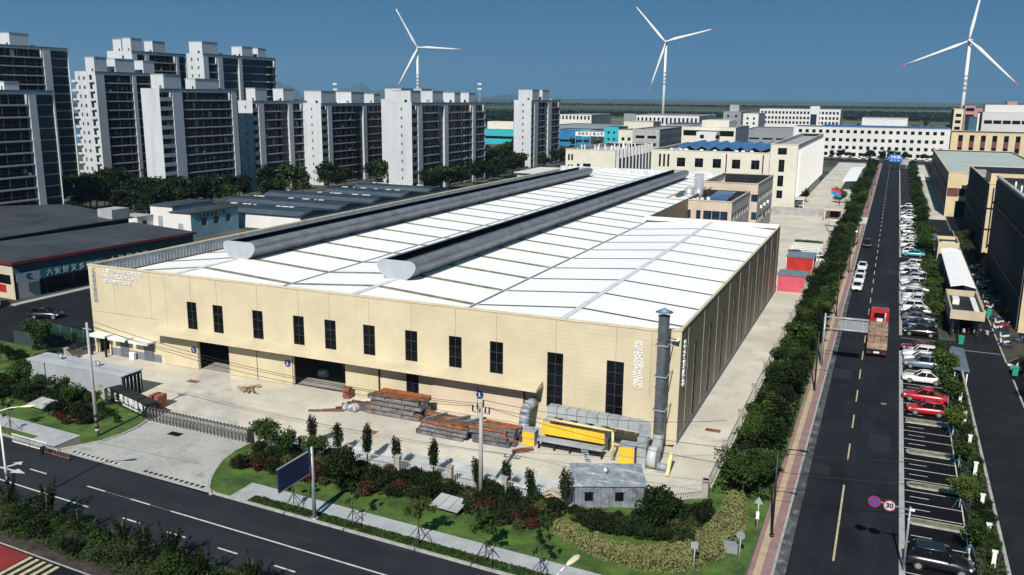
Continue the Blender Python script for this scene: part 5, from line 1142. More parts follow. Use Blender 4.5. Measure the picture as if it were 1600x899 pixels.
def tower(label, X, Y, w, l, h, segs, gable, rooms, nf=None, nm='apartment_tower'):
    """near corner (X, Y): gable faces -Y and is w wide, the long glazed side faces +X and is l long"""
    t = thing(nm, label, 'apartment block', (X-w/2, Y+l/2, 0)); P = lambda n, b, m, par=None: b.build(n, m, par or t, world=True)
    nf = nf or max(6, round(h/2.95)); fh = (h-1.2)/nf
    holes = []
    for (u, ww, v0, v1) in gable:
        for k in range(nf): holes.append((X-u*w-ww/2, X-u*w+ww/2, k*fh+v0+.6, k*fh+v1+.6))
    b = MB().wall('y', Y, X-w, X, 0, h, holes, .25); b.quad([(X-w,Y,0),(X-w,Y+l,0),(X-w,Y+l,h),(X-w,Y,h)]); b.quad([(X-w,Y+l,0),(X,Y+l,0),(X,Y+l,h),(X-w,Y+l,h)]); b.quad([(X-w,Y,h-.9),(X-w,Y+l,h-.9),(X-1.5,Y+l,h-.9),(X-1.5,Y,h-.9)])
    P('wall', b, M_tw)
    pw = None
    for hx in holes:
        key = (round(hx[1]-hx[0],2), round(hx[3]-hx[2],2))
        if pw is None or pw[0] != key:
            o = MB().quad([(0,.2,0),(key[0],.2,0),(key[0],.2,key[1]),(0,.2,key[1])]).box(key[0]/2-.03,key[0]/2+.03,.14,.19,0,key[1],1).build('window', [M_glass, M_tw], t); pw = (key, o)
        else: o = pw[1].copy(); COL.objects.link(o)
        o.location = (hx[0]-t.location.x, Y-t.location.y, hx[2])
    tot = sum(s[1] for s in segs); y = Y
    P('parapet', MB().box(X-.25, X+.15, Y+.02, Y+l, h-1.0, h).box(X-.3, X+.2, Y+.02, Y+l, h, h+.12), M_trim2)
    P('parapet', MB().box(X-w, X-.3, Y-.02, Y+.2, h, h+.15), M_tw)
    for kind, ln in segs:
        ll = ln/tot*l; y0, y1 = y, y+ll; y = y1
        if kind == 'pier': P('pier', MB().box(X-1.5, X+.22, y0+.01, y1-.01, 0, h-1.02), M_tw); continue
        dep = {'bal':1.3, 'rec':.55, 'ac':.9, 'loggia':1.5}[kind]
        P('glazing', MB().quad([(X-dep,y0,0),(X-dep,y1,0),(X-dep,y1,h-1),(X-dep,y0,h-1)]), M_tblue if kind == 'rec' else M_tglass)
        b = MB()
        if kind == 'rec': b.box(0, .05, 0, ll, -.14, .14)
        elif kind == 'ac':
            b.box(.05, .9, .05, ll-.05, -.10, .06); b.box(.80, .86, .1, ll-.1, .06, 1.3, 1)
            for q in range(3): b.box(.86, .89, .1, ll-.1, .3+.35*q, .42+.35*q)
        else:
            b.box(.1, dep+.05, .02, ll-.02, -.24, .16); n = max(2, int(ll/3.4))
            b.box(dep-.02, dep+.04, .02, ll-.02, 1.0, 1.05, 1)
            for q in range(n+1): yy = .03+(ll-.12)*q/n; b.box(.02, .12, yy, yy+.08, .16, fh-.25, 1)
            for q in range(1, n): yy = (ll-.12)*(q+.35)/n; b.box(dep-.12, dep-.02, yy, yy+.07, .16, fh-.25, 1)
            if kind == 'loggia': b.box(dep-.1, dep+.05, .02, ll-.02, .12, .9)
        first = None
        for k in range(1, nf+1):
            z = .6+k*fh-fh
            if first is None: first = b.build({'rec':'spandrel','ac':'service_shelf'}.get(kind,'balcony'), [M_tband, M_ac if kind == 'ac' else M_post], t); o = first
            else: o = first.copy(); COL.objects.link(o)
            o.location = (X-dep-t.location.x, y0-t.location.y, z)
    for (u, v, a, c, hh) in rooms:
        o = P('roof_room', MB().box(X-u-a, X-u, Y+v, Y+v+c, h-.9, h+hh), M_tw); P('door', MB().box(X-u-a*.35, X-u-a*.2, Y+v-.03, Y+v-.005, h-.7, h+1.0), M_black, o); P('cap', MB().box(X-u-a-.12, X-u+.12, Y+v-.12, Y+v+c+.12, h+hh, h+hh+.15), M_tband, o)
    rr = random.Random(int(X*10)); cl = {}; y = Y
    for kind, ln in segs:
        ll = ln/tot*l; y0 = y; y += ll
        if kind not in ('bal','loggia'): continue
        for q in range(max(3, int(ll*.55))):
            k = rr.randrange(3); nm_ = ('curtain','laundry','air_conditioner')[k]
            if k not in cl: cl[k] = MB().box(-.02,.02,0,(1.3,1.0,.8)[k],0,(1.9,.9,.6)[k]).build(nm_, (mat('curtain_pale',(.30,.29,.26),.8,.2), mat('laundry_mix',(.35,.28,.26),.8,.4,.5), M_tw)[k], t); o = cl[k]
            else: o = cl[k].copy(); COL.objects.link(o)
            fl = rr.randrange(nf); dpt = (1.25,.25,.12)[k]; o.location = (X-dpt-t.location.x, y0+rr.uniform(.3, max(.4, ll-1.6))-t.location.y, .6+fl*fh+(.2,.85,.2)[k])

    for k in range(5): P('roof_unit', MB().box(X-w*.3-.5, X-w*.3+.4, Y+l*(.1+.18*k)+rr.uniform(-1,1), Y+l*(.1+.18*k)+1.2, h-.88, h+.3+rr.random()*.5), M_tband)
    return t
G1 = [(.42,.55,.9,1.9)]
B1s = [('ac',4),('pier',2.6),('bal',16),('rec',5.5),('pier',2.6),('bal',14),('pier',2)]
B2s = [('ac',4),('pier',3),('bal',12),('rec',4),('pier',3),('bal',11),('rec',2),('bal',7),('pier',2.4),('bal',9)]
B3s = [('loggia',5),('pier',4),('bal',22),('pier',2.4)]
GT3 = [(.80,.7,.9,2.1),(.56,.9,.9,2.0),(.18,2.0,.3,2.5)]
tower('white gabled apartment tower whose gable has one window column, nearest to the blue sheds', -192.6, 268.2, 10, 45.7, zfit(-192.6,268.2,162), B1s, G1, [(1.5,2.5,7.5,9,4.4),(1.5,22,7,9,4.2),(1.5,38,5,5,3.6)])
tower('white gabled apartment tower close behind the hall roof, third from the right', -150.8, 261.3, 9.5, 58.2, zfit(-150.8,261.3,161), B2s, G1, [(1.2,1.5,7,7,4.0),(1.2,17,7,8,4.0),(1.2,34,6,5,3.6),(1.2,46,6,6,3.6)])
tower('lone white apartment tower farthest right beside the teal factory', -157.3, 384.0, 8.9, 38, zfit(-157.3,384,157), [('ac',3),('pier',4),('bal',9),('rec',2),('pier',4),('bal',10)], [(.48,.7,.9,2.0)], [(.5,2,7,9,4.8),(.5,15,7,9,4.8)], nf=10)
cx_ = at(262, 320)
tower('apartment tower with a blank white gable and wide dark balcony rows', cx_.x, cx_.y, 7.2, 33, zfit(cx_.x,cx_.y,139), B3s, [], [(1,3,5,7,4.2),(1,16,4,10,3.2)])
cx_ = at(165, 302)
tower('apartment tower whose white gable carries small balconies and two window columns', cx_.x, cx_.y, 9, 30, zfit(cx_.x,cx_.y,112), [('pier',3.5),('bal',12),('pier',1.6),('bal',9),('rec',3),('pier',1.4)], GT3, [(.5,.6,4,5,4.6),(.5,9,5,8,4.4),(.5,21,4,5,4.2)])
for k in range(13):
    fh_ = (zfit(cx_.x,cx_.y,112)-1.2)/13
    for xa_, xb_ in ((cx_.x-9.9, cx_.x-8.2), (cx_.x-2.7, cx_.x-.5)): tw3 = [o for o in COL.objects if o.name.startswith('apartment_tower')][-1]; MB().box(xa_, xb_, cx_.y-.75, cx_.y-.02, .7+k*fh_, .85+k*fh_).box(xa_, xb_, cx_.y-.78, cx_.y-.72, .85+k*fh_, 1.5+k*fh_).build('balcony', M_tw, tw3, world=True)
tower('tall apartment tower right at the left photo edge with wide dark balcony rows', -197.5, 112, 12, 49, zfit(-197.5,161,142), [('bal',14),('bal',14),('bal',13),('pier',2),('rec',5)], [], [(3,12,6,6,4),(3,38,3,4,2)])
tower('tall tower behind the one at the left photo edge, with two roof rooms', -262, 160, 12, 61, zfit(-262,221,76), [('bal',9),('pier',2),('rec',12),('pier',1.5),('bal',12),('pier',2),('rec',5)], [], [(3,28,6,7,4),(3,42,5,7,4)])
tower('high tower behind the balconied gable, with three white roof rooms', -249.6, 236.8, 11.6, 26, zfit(-249.6,236.8,80), [('pier',2.5),('rec',4),('pier',2),('bal',14),('pier',1.5),('rec',4)], [(.35,.9,.9,2)], [(1,1,4,5,4.5),(5.5,1,4,6,4.2),(1,11,4,6,4)])
tower('high tower with dark blue glazing behind the blank white gable', -228.2, 248.6, 7.5, 40, zfit(-228.2,248.6,84), [('pier',2),('bal',4),('pier',2),('rec',7),('pier',1.5),('rec',12),('bal',4)], [(.3,.7,.9,2),(.7,.7,.9,2)], [(1,1,6,8,4.2),(1,22,5,6,3.6),(1,31,5,5,3.4)])
tower('apartment tower squeezed between the blank gable tower and the next white gable', -200.6, 240.5, 6.1, 33, zfit(-200.6,240.5,158), [('ac',3),('pier',3),('bal',10),('rec',4),('pier',2.5),('bal',12)], [(.5,.6,.9,2)], [(1,3,4,6,4.2),(1,18,4.5,6,4.2)])
tower('apartment tower mostly hidden behind the third white gable from the right', -168.5, 285, 9, 36, zfit(-168.5,285,156), B1s, G1, [(1.2,1.5,7,9,4.0),(1.2,17,7,8,4.0)])
# ================================================================== OTHER BUILDINGS
PW = lambda t, n, b, m, par=None: b.build(n, m, par or t, world=True)
def xon(px, Y, z):
    a, c = -700., 400.
    for _ in range(50):
        m = (a+c)/2
        if pix((m,Y,z))[0] > px: c = m
        else: a = m
    return a
def yon(px, X, z, y0, y1):
    a, c = y0, y1; s_ = pix((X,y1,z))[0] > pix((X,y0,z))[0]
    for _ in range(50):
        m = (a+c)/2
        if (pix((X,m,z))[0] > px) == s_: c = m
        else: a = m
    return a
def block(name, label, cat, x0, x1, y0, y1, h, wm, rm, front=(), side=(), sx=1, par=.7, sm=None, glass=None, parent=None, frame=True):
    """flat roofed block; front = window rectangles (x0,x1,z0,z1) on the -Y face, side = (y0,y1,z0,z1) on the +X (sx=1) or -X (sx=-1) face"""
    t = thing(name, label, cat, ((x0+x1)/2, (y0+y1)/2, 0)); P = lambda n, b, m, par=None: b.build(n, m, par or t, world=True)
    xs = x1 if sx == 1 else x0; xo = x0 if sx == 1 else x1
    b = MB().wall('y', y0, x0, x1, 0, h, list(front), .25); P('wall', b, wm)
    b = MB().wall('x', xs, y0, y1, 0, h, list(side), .25, out=sx); P('wall', b, sm or wm)
    b = MB().quad([(xo,y0,0),(xo,y1,0),(xo,y1,h),(xo,y0,h)]).quad([(x0,y1,0),(x1,y1,0),(x1,y1,h),(x0,y1,h)]); P('wall', b, sm or wm)
    P('roof', MB().quad([(x0,y0,h-par),(x1,y0,h-par),(x1,y1,h-par),(x0,y1,h-par)]), rm)
    e = .12; P('parapet', MB().box(x0-e,x1+e,y0-e,y0+.25,h,h+.2).box(x0-e,x1+e,y1-.25,y1+e,h,h+.2).box(x0-e,x0+.25,y0+.25,y1-.25,h,h+.2).box(x1-.25,x1+e,y0+.25,y1-.25,h,h+.2).box(x0+.22,x1-.22,y0+.2,y0+.25,h-par,h).box(xo-.02 if sx == -1 else xo, xo+.05, y0, y1, h-par, h), wm)
    PW(t, 'parapet_lining', MB().box(x0+.3,x1-.3,y1-.33,y1-.27,h-par+.01,h-.02), M_dkgrey)  # dark strip added to keep the far parapet's sunlit inner face black
    cache = {}
    def win(w, hh):
        k = (round(w,2), round(hh,2))
        if k not in cache:
            b = MB().quad([(0,.2,0),(w,.2,0),(w,.2,hh),(0,.2,hh)])
            if frame: b.box(w/2-.04,w/2+.04,.12,.19,0,hh,1); b.box(0,w,.12,.185,hh*.62,hh*.62+.08,1)
            cache[k] = b.build('window', [glass or M_glass, M_frame], t); return cache[k]
        o = cache[k].copy(); COL.objects.link(o); return o
    for a, c, z0, z1 in front: o = win(c-a, z1-z0); o.location = (a-t.location.x, y0-t.location.y, z0)
    for a, c, z0, z1 in side:
        o = win(c-a, z1-z0); o.rotation_euler = (0,0,R(90*sx)); o.location = (xs-t.location.x, (a if sx == 1 else c)-t.location.y, z0)
    return t

def rowsof(x0, x1, n, w, zs, hh, skip=()):
    st = (x1-x0)/n; return [(x0+st*(k+.5)-w/2, x0+st*(k+.5)+w/2, z, z+hh) for z in zs for k in range(n) if k not in skip]
def solar(t, x0, x1, y0, y1, z, n, m=None):
    for k in range(n):
        a = y0+(y1-y0)*k/n; c = a+(y1-y0)/n*.94; b = MB().quad([(x0,a,z),(x1,a,z),(x1,c,z+1.1),(x0,c,z+1.1)]).quad([(x0,c,z),(x1,c,z),(x1,c,z+1.1),(x0,c,z+1.1)],1); PW(t, 'solar_array', b, [m or M_pv, M_frame])
# ivory L-shaped factory behind the hall
xw = xon(1018, 276, 17); h0 = zfit(xw, 276, 234)
wf = [(xon(p-6.5,276,13), xon(p+6.5,276,13), h0-5.0, h0-2.2) for p in (1064,1092,1120,1150,1180,1208)]
wf += [(xon(p-1.6,276,13), xon(p+1.6,276,13), h0-5.2, h0-1.2) for p in (1031,1037.5,1044)]
wf += [(a, c, z0-4.6, z1-4.6) for a, c, z0, z1 in wf[:6]]+[(a, c, z0-9.0, z1-9.0) for a, c, z0, z1 in wf[:6]]
t = block('ivory_factory', 'long ivory factory building with a wavy blue solar roof behind the hall', 'factory', xw, -34.5, 276, 330, h0, M_ivory, M_slab, wf, (), 1, 1.0)
for k in range(7):
    a = xw+5+(-38-xw-5)*k/7; c = xw+5+(-38-xw-5)*(k+1)/7; b = MB(); b.quad([(a,281,h0+.1),((a+c)/2,281,h0+1.3),((a+c)/2,326,h0+1.3),(a,326,h0+.1)]); b.quad([((a+c)/2,281,h0+1.3),(c,281,h0+.1),(c,326,h0+.1),((a+c)/2,326,h0+1.3)]); PW(t, 'solar_array', b, mat('solar_blue', (.07,.17,.36), .3, .15, .3))
for p in (1133, 1190): x = xon(p, 275.9, 8); PW(t, 'downpipe', MB().cyl((x,275.8,0),(x,275.8,h0-.5),.18,n=8), M_dkgrey)
rng_ = random.Random(4)
for k in range(9): x = rng_.uniform(xw+4,-38); y = rng_.uniform(278,280); PW(t, 'roof_unit', MB().box(x-.5,x+.5,y-.4,y+.4,h0-.98,h0+.5), M_white)
hs = zfit(-26.4, 276, 227)
wf = [(xon(1215,276,16),xon(1229,276,16),hs-3.0,hs-1.0)]+[(xon(1217,276,12)-.2,xon(1225,276,12),z,z+dz) for z, dz in ((hs-8.2,3.7),(hs-12.6,3.3),(hs-16.2,2.4))]
sw = [(y, y+1.3, z, z+2.2) for y in np.arange(279, 372, 4.6) for z in (1.5, 5.6, 9.6, 13.6)]
t = block('ivory_wing', 'tall ivory wing with a stair window column and white fins facing the side road', 'factory', -34.4, -26.4, 276, 372, hs, M_ivory, M_slab, wf, sw, 1, 1.0, sm=mat('ivory_side', (.62,.62,.58), .75, .05, .2))
for y in np.arange(277.2, 372, 2.3): PW(t, 'fin', MB().box(-26.35,-25.6,y,y+.45,3.6,hs-1.5), M_white)
PW(t, 'porch', MB().box(-26.3,-23.5,277,283,3.0,3.4).box(-23.9,-23.6,277.2,277.5,0,3).box(-23.9,-23.6,282.5,282.8,0,3), M_ivory)
# cream building left of it
h2 = zfit(-96.8, 321.1, 236); xw = xon(884,321.1,h2)
wf = [(xon(p-1.5,321.1,h2-2),xon(p+1.5,321.1,h2-2),z,z+2.4) for p in (889,894) for z in (h2-4.2,h2-8.2)]+[(xon(901.5,321,9),xon(905.5,321,9),h2-7.2,h2-5.4),(xon(911,321,9),xon(923,321,9),h2-7.4,h2-5.2)]
sw = [(y, y+2.8, z, z+2.4) for y in np.arange(324, 374, 5) for z in (2, 6, h2-3.6)]
t = block('cream_workshop', 'low cream workshop with rows of grey fins and bare roof stubs beyond the hall', 'workshop', xw, -96.8, 321.1, 376, h2, M_ivory, M_slab, wf, sw, 1, 1.5, sm=mat('fin_grey', (.30,.31,.33), .7, .1, .3))
for y in np.arange(322, 376, 5): PW(t, 'fin', MB().box(-96.75,-95.6,y,y+.7,0,h2+.6), mat('fin_pale', (.50,.51,.52), .7, .06, .3))
for k in range(30): x = rng_.uniform(xw+2,-99); y = rng_.uniform(324,373); PW(t, 'roof_stub', MB().box(x-.18,x+.18,y-.18,y+.18,h2-1.5,h2+rng_.uniform(.2,1.6)), M_white)
# tan office blocks
def bandwin(y0, y1, hh): return [(y, y+3.3, z, z+1.7) for y in np.arange(y0+.5, y1-3.4, 3.8) for z in hh]
xw = xon(1039,190.8,11)
wf = [(xon(1071.5,190.8,9),xon(1079.5,190.8,9),7.0,8.9)]+[(xon(a,190.8,9),xon(c,190.8,9),7.0,8.9) for a, c in ((1088,1095),(1099,1112),(1112.6,1125),(1125.6,1137))]
t = block('tan_office', 'tan office block with cluttered open roof against the hall end', 'office', xw, -31, 190.8, 216, 11.0, M_tan, M_dkroof, wf, bandwin(191,216,(2.4,6.6)), 1, 1.2, sm=mat('tan_side', (.40,.39,.38), .8, .06, .3), glass=M_bluglass)
for k in range(2): PW(t, 'water_tank', MB().cyl((-43+k*2.2,203,9.8),(-43+k*2.2,203,12.4),1.0,n=14).cyl((-43+k*2.2,203,12.4),(-43+k*2.2,203,12.8),1.0,.3,14), M_galv)
PW(t, 'roof_shed', MB().prism([(195,10.6),(203,11.6),(203,11.7),(195,10.7)],'x',xw+2,-45), mat('green_sheet', (.05,.10,.11), .5, .1))
for k in range(5): x = -38+k*.9; PW(t, 'solar_array', MB().quad([(x,195,10.3),(x+.8,195,10.3),(x+.8,212,11.2),(x,212,11.2)]), M_pv)
for k in range(14): x = rng_.uniform(xw+3,-37); y = rng_.uniform(193,200); PW(t, 'roof_unit', MB().box(x-.35,x+.35,y-.3,y+.3,9.79,10.4+rng_.random()*.6), M_white)
b = MB().box(-42.6,-40.4,206,206.3,9.8,15.6).box(-42.9,-40.1,206.3,208,12.0,12.4); PW(t, 'roof_frame', b, M_galv)
xw = xon(1100,217,12.7)
wf = [(xon(1173,217,8),xon(1183,217,8),8.4,10.2),(xon(1173,217,4),xon(1181,217,4),4.0,5.9)]
t = block('tan_office', 'taller tan office block with hollow dark roof behind the first one', 'office', xw, -29.3, 217, 245, 12.7, M_tan, M_black, wf, bandwin(217.3,245,(3.0,8.2)), 1, 2.2, sm=MATS['tan_side'], glass=M_bluglass)
for y in (222,228,234): PW(t, 'air_conditioner', MB().box(-29.2,-28.7,y,y+.9,6.4,7.1), M_white)
# grey gatehouse, wall, barrier at the factory driveway
t = thing('gatehouse', 'small flat roofed gatehouse at the driveway below the flag', 'gatehouse', (-13.6, 257, 0))
PW(t, 'wall', MB().box(-15.6,-11.8,256.5,260,0,3.0), M_tan); PW(t, 'roof', MB().box(-16.2,-11.2,253.5,260.6,3.0,3.7), M_tan); PW(t, 'window', MB().box(-15.2,-12.2,256.42,256.49,.9,2.6), M_glass)
for x in (-15.9,-11.5): PW(t, 'post', MB().box(x-.2,x+.2,253.7,254.1,0,3.0), M_tan)
t = thing('boundary_wall', 'grey panel wall along the far edge of the yard beside the gatehouse', 'wall', (-24, 262, 0))
for k in range(6): PW(t, 'wall_panel', MB().box(-31+k*2.5,-28.55+k*2.5,262,262.25,0,2.3), mat('panel_wall', (.33,.33,.32), .85, .12, .6)); PW(t, 'wall_post', MB().box(-31.1+k*2.5,-30.8+k*2.5,261.9,262.35,0,2.45), M_slab)
t = thing('barrier_gate', 'white lifting barrier at the driveway beside the gatehouse', 'barrier', (-12.5, 249, 0)); PW(t, 'cabinet', MB().box(-12.9,-12.2,248.6,249.2,0,1.1), M_white); PW(t, 'boom', MB().box(-12.6,-12.45,244,249,1.0,1.15), M_white)
# flag
t = thing('flagpole', 'tall flagpole flying a red and blue flag before the gatehouse', 'flagpole', (-13.6, 233.7, 0)); PW(t, 'pole', MB().cyl((-13.6,233.7,0),(-13.6,233.7,11.5),.09,.05,8), M_galv)
def flag(z0, z1, m):
    b = MB(); n = 8
    for k in range(n):
        f1, f2 = k/n, (k+1)/n; w_ = lambda f: .22*math.sin(f*7); d_ = lambda f: -.9*f
        b.quad([(-13.55+2.3*f1,233.7+w_(f1),z0+d_(f1)),(-13.55+2.3*f2,233.7+w_(f2),z0+d_(f2)),(-13.55+2.3*f2,233.7+w_(f2),z1+d_(f2)),(-13.55+2.3*f1,233.7+w_(f1),z1+d_(f1))],0,True)
    return PW(t, 'flag', b, m)
flag(9.6,10.5,mat('flag_blue',(.02,.22,.60),.7,.05)); flag(10.5,11.3,mat('flag_red',(.55,.04,.05),.7,.05))
# red cabins
def cabin(label, x0, x1, y0, y1, h, m):
    t = thing('site_cabin', label, 'cabin', ((x0+x1)/2,(y0+y1)/2,0)); PW(t, 'wall', MB().box(x0,x1,y0,y1,0,h), m); PW(t, 'roof', MB().prism([(x0-.15,h),(x1+.15,h),(x1+.15,h+.08),(x0-.15,h+.08)],'y',y0-.15,y1+.15), mat('cabin_roof',(.16,.20,.25),.5,.1,.5)); PW(t, 'trim', MB().box(x0-.03,x0+.05,y0-.03,y0-.001,0,h).box(x1-.05,x1+.03,y0-.03,y0-.001,0,h), M_white); return t
cabin('bright red site cabin with a grey roof, farther of the two by the hall corner', -17.2, -12.2, 174, 180.5, 3.0, M_red); cabin('pinkish red site cabin with a grey roof, nearer one at the hall corner', -16.65, -11.95, 155.4, 160.5, 2.9, M_pinkred)
t = thing('pergola', 'pale steel pergola with green climbers over the parked white cars', 'pergola', (-14.5, 190, 0))
b = MB()
for x in (-17.8,-12.4):
    for y in (184,190,197): PW(t, 'post', MB().cyl((x,y,0),(x,y,2.6),.07,n=6), M_white)
for y in np.arange(184,197.5,2.2): PW(t, 'rafter', MB().box(-18,-12.2,y-.05,y+.05,2.6,2.72), M_white)
o = bpy.data.objects.new('climber', leaf_mesh('climber', leaves(np.concatenate([np.column_stack([-18+5.8*nrng.random(500),196.8+.9*nrng.normal(size=500)*.5,2.5+.5*nrng.random(500)]), np.column_stack([-18+2.5*nrng.random(200),184+.3*nrng.normal(size=200),2.4+.5*nrng.random(200)])]), .35), G_lime)); COL.objects.link(o); o.parent = t; o.location = (14.5,-190,0)
t = thing('carport', 'long white roofed carport beside the far tree belt', 'carport', (-13.5, 380, 0)); PW(t, 'roof', MB().prism([(-16.6,3.3),(-11.6,3.7),(-11.6,3.85),(-16.6,3.45)],'y',345,418), M_cwhite)
for y in np.arange(346,418,8): PW(t, 'post', MB().cyl((-11.9,y,0),(-11.9,y,3.7),.1,n=6), M_galv)
t = thing('carport', 'small white carport roof beside the far parking row', 'carport', (10.8, 392, 0)); PW(t, 'roof', MB().box(9.6,12.2,372,404,2.8,2.95), M_white); [PW(t, 'post', MB().cyl((12,y,0),(12,y,2.8),.1,n=6), M_galv) for y in (373,388,403)]
# ---------------- right hand side
M_brown = mat('brown_band', (.13,.035,.03), .6, .1, .5)
h1 = zfit(15.1, 281.3, 270)
t = block('beige_workshop', 'beige workshop with a brown window band, black gate and pale roof', 'workshop', 15.1, 44, 281.3, 410, h1, M_beige, mat('pale_green_roof', (.42,.47,.43), .6, .05, .1), [(18.2,19.9,6.0,8.2),(20.1,21.8,6.0,8.2),(17.6,22.0,0,4.6)], [(y,y+1.4,2,6) for y in np.arange(286,405,6)], -1, .4, sm=mat('side_shaded',(.05,.053,.058),.6,.1,.3))  # left face away from the sun coloured dark to carry its shade
PW(t, 'band', MB().box(15.2,18.15,281.2,281.29,5.9,8.3).box(21.85,30,281.2,281.29,5.9,8.3), M_brown); PW(t, 'cornice', MB().box(14.95,15.08,281,410,h1-.3,h1+.1), M_dkgrey)
PW(t, 'band', MB().box(14.9,15.08,283,409,h1-4.2,h1-3.9), M_dkgrey)
M_rib = mat('rib_dark', (.085,.088,.095), .6, .1)
t = block('dark_factory', 'dark ribbed factory with a beige stair wall, second from the near right edge', 'factory', 19.9, 50, 216.3, 274, 15.2, M_beige, M_slab, [(20.6,20.9,1,14.4),(22.2,22.5,1,14.4)], [(y,y+1.2,z,z+2.6) for y in np.arange(219,272,3.0) for z in (1.4,6.2,10.8)], -1, .8, sm=M_dkgrey)  # shade of the unlit left side is put into its dark colour
for y in np.arange(217.6,274,1.5): PW(t, 'rib', MB().box(19.72,19.88,y,y+.18,.2,14.9), M_rib)
for z in (5.3, 9.9): PW(t, 'ledge', MB().box(19.55,19.715,216.6,274,z,z+.3), M_dkgrey); PW(t, 'ledge', MB().box(19.9,26,216.1,216.28,z-.1,z+.12), M_dkgrey)
PW(t, 'roof_room', MB().box(20.1,26.5,218,230,14.4,17.6), M_beige); PW(t, 'roof_room_cap', MB().box(19.9,26.7,217.8,230.2,17.6,17.9), M_dkgrey)
t = block('dark_factory', 'dark ribbed factory filling the right edge of the photo', 'factory', 19.0, 55, 141.8, 194, 18.4, M_beige, M_dkroof, [(19.8,20.1,1,17.5)], [(y,y+1.1,z,z+2.8) for y in np.arange(145,192,2.8) for z in (1.4,5.8,10.2,14.3)], -1, 1.0, sm=M_dkgrey)  # unlit left side again coloured near black for its shade
for y in np.arange(142.6,194,1.4): PW(t, 'rib', MB().box(18.80,18.98,y,y+.16,.2,17.9), M_rib)
for z in (4.9, 13.4): PW(t, 'ledge', MB().box(18.62,18.795,142,194,z,z+.3), M_dkgrey)
PW(t, 'coping', MB().box(18.75,19.3,141.7,194.1,18.62,18.8), M_slab)
for y in (150,158,166,174): PW(t, 'roof_pipe', MB().cyl((20,y,17.4),(20,y,19.3),.14,n=8), M_white)
# lane gatehouse and the white canopy behind it
t = thing('lane_gatehouse', 'beige banded gatehouse with a sunken roof in front of the white canopy', 'gatehouse', (11.8, 140, 0))
PW(t, 'wall', MB().box(9.8,11.2,139.5,150,0,3.0).box(12.9,13.6,137,150,0,3.0).box(11.2,12.9,147,150,0,3.0), M_greyw)
PW(t, 'fascia', MB().box(9.5,13.9,134.8,135.1,2.7,4.0).box(9.5,9.75,135.1,150,2.7,4.0).box(13.65,13.9,135.1,150,2.7,4.0).box(9.75,13.65,149.7,150,2.7,4.0), mat('fascia_tan',(.46,.39,.27),.7,.06)); PW(t, 'roof', MB().box(9.76,13.64,135.11,149.69,2.9,3.1), M_dkgrey)
PW(t, 'roof_unit', MB().box(12.7,13.4,137,147,3.1,3.6), M_white); PW(t, 'roof_unit', MB().box(10.2,11.1,143,145.5,3.1,3.9), M_white)
for x, y in ((13.4,135.4),(10.0,135.4)): PW(t, 'post', MB().box(x-.15,x+.15,y-.15,y+.15,0,2.9), M_dkgrey)
t = thing('white_canopy', 'long white canopy roof behind the lane gatehouse', 'canopy', (12.5, 180, 0)); PW(t, 'roof', MB().loft([[(10.7,y,3.0),(12.5,y,3.4),(14.4,y,3.0),(14.4,y,2.9),(12.5,y,3.3),(10.7,y,2.9)] for y in np.arange(158,199,5)], smooth=False), M_cwhite)
for y in np.arange(159,198,7): PW(t, 'post', MB().cyl((10.9,y,.0),(10.9,y,2.9),.08,n=6), M_galv)
t = thing('pump_house', 'beige pump house with an open roof at the far end of the white canopy', 'pump house', (12.2, 203, 0)); PW(t, 'wall', MB().wall('y',199.5,10.3,14.2,0,4.2,(),out=-1).box(10.3,10.5,199.55,209,0,4.2).box(14.0,14.2,199.55,209,0,4.2).box(10.5,14.0,208.8,209,0,4.2), M_beige); PW(t, 'roof', MB().box(10.5,14.0,199.55,208.8,3.3,3.5), M_dkgrey); PW(t, 'roof_unit', MB().box(11,13.6,201,203,3.5,3.9), M_white)
t = thing('panel_roof', 'blue grey sloping panel roof on posts beside the parking entrance', 'canopy', (9.5, 114, 0)); PW(t, 'roof', MB().prism([(8.6,2.6),(10.4,2.4),(10.4,2.5),(8.6,2.7)],'y',108.8,119.3), mat('panel_bluegrey',(.12,.16,.20),.35,.1,.5)); [PW(t, 'post', MB().cyl((x,y,0),(x,y,2.5),.08,n=6), M_white) for x in (8.9,10.2) for y in (109.3,118.8)]
t = thing('panel_roof', 'blue grey flat panel roof beside the far parking row and pump house', 'canopy', (9.0, 212, 0)); PW(t, 'roof', MB().box(8.5,10.8,210,221,2.9,3.05), MATS['panel_bluegrey']); [PW(t, 'post', MB().cyl((10.4,y,0),(10.4,y,2.9),.08,n=6), M_white) for y in (211,220)]
for k, (x, y, c_) in enumerate(((16.0,150.8,'green'),(16.2,118.5,'green'),(11.0,131.5,'green'),(18.0,158,'blue'))):
    o = MB().loft([[(x-.35*s_,y-.35*s_,z),(x+.35*s_,y-.35*s_,z),(x+.35*s_,y+.35*s_,z),(x-.35*s_,y+.35*s_,z)] for s_, z in ((.8,.02),(1,1.0),(1.12,1.02),(1.12,1.12),(.6,1.2))], smooth=False).build('wheelie_bin', mat('bin_'+c_, (.02,.26,.17) if c_ == 'green' else (.03,.12,.30), .5, .05), loc=(x,y,0)); tag(o, ('green bin on the kerb among the scooters','green bin at the near end of the scooter row','green bin at the lane gatehouse corner by the parking entrance','blue bin against the dark factory wall')[k], 'bin')
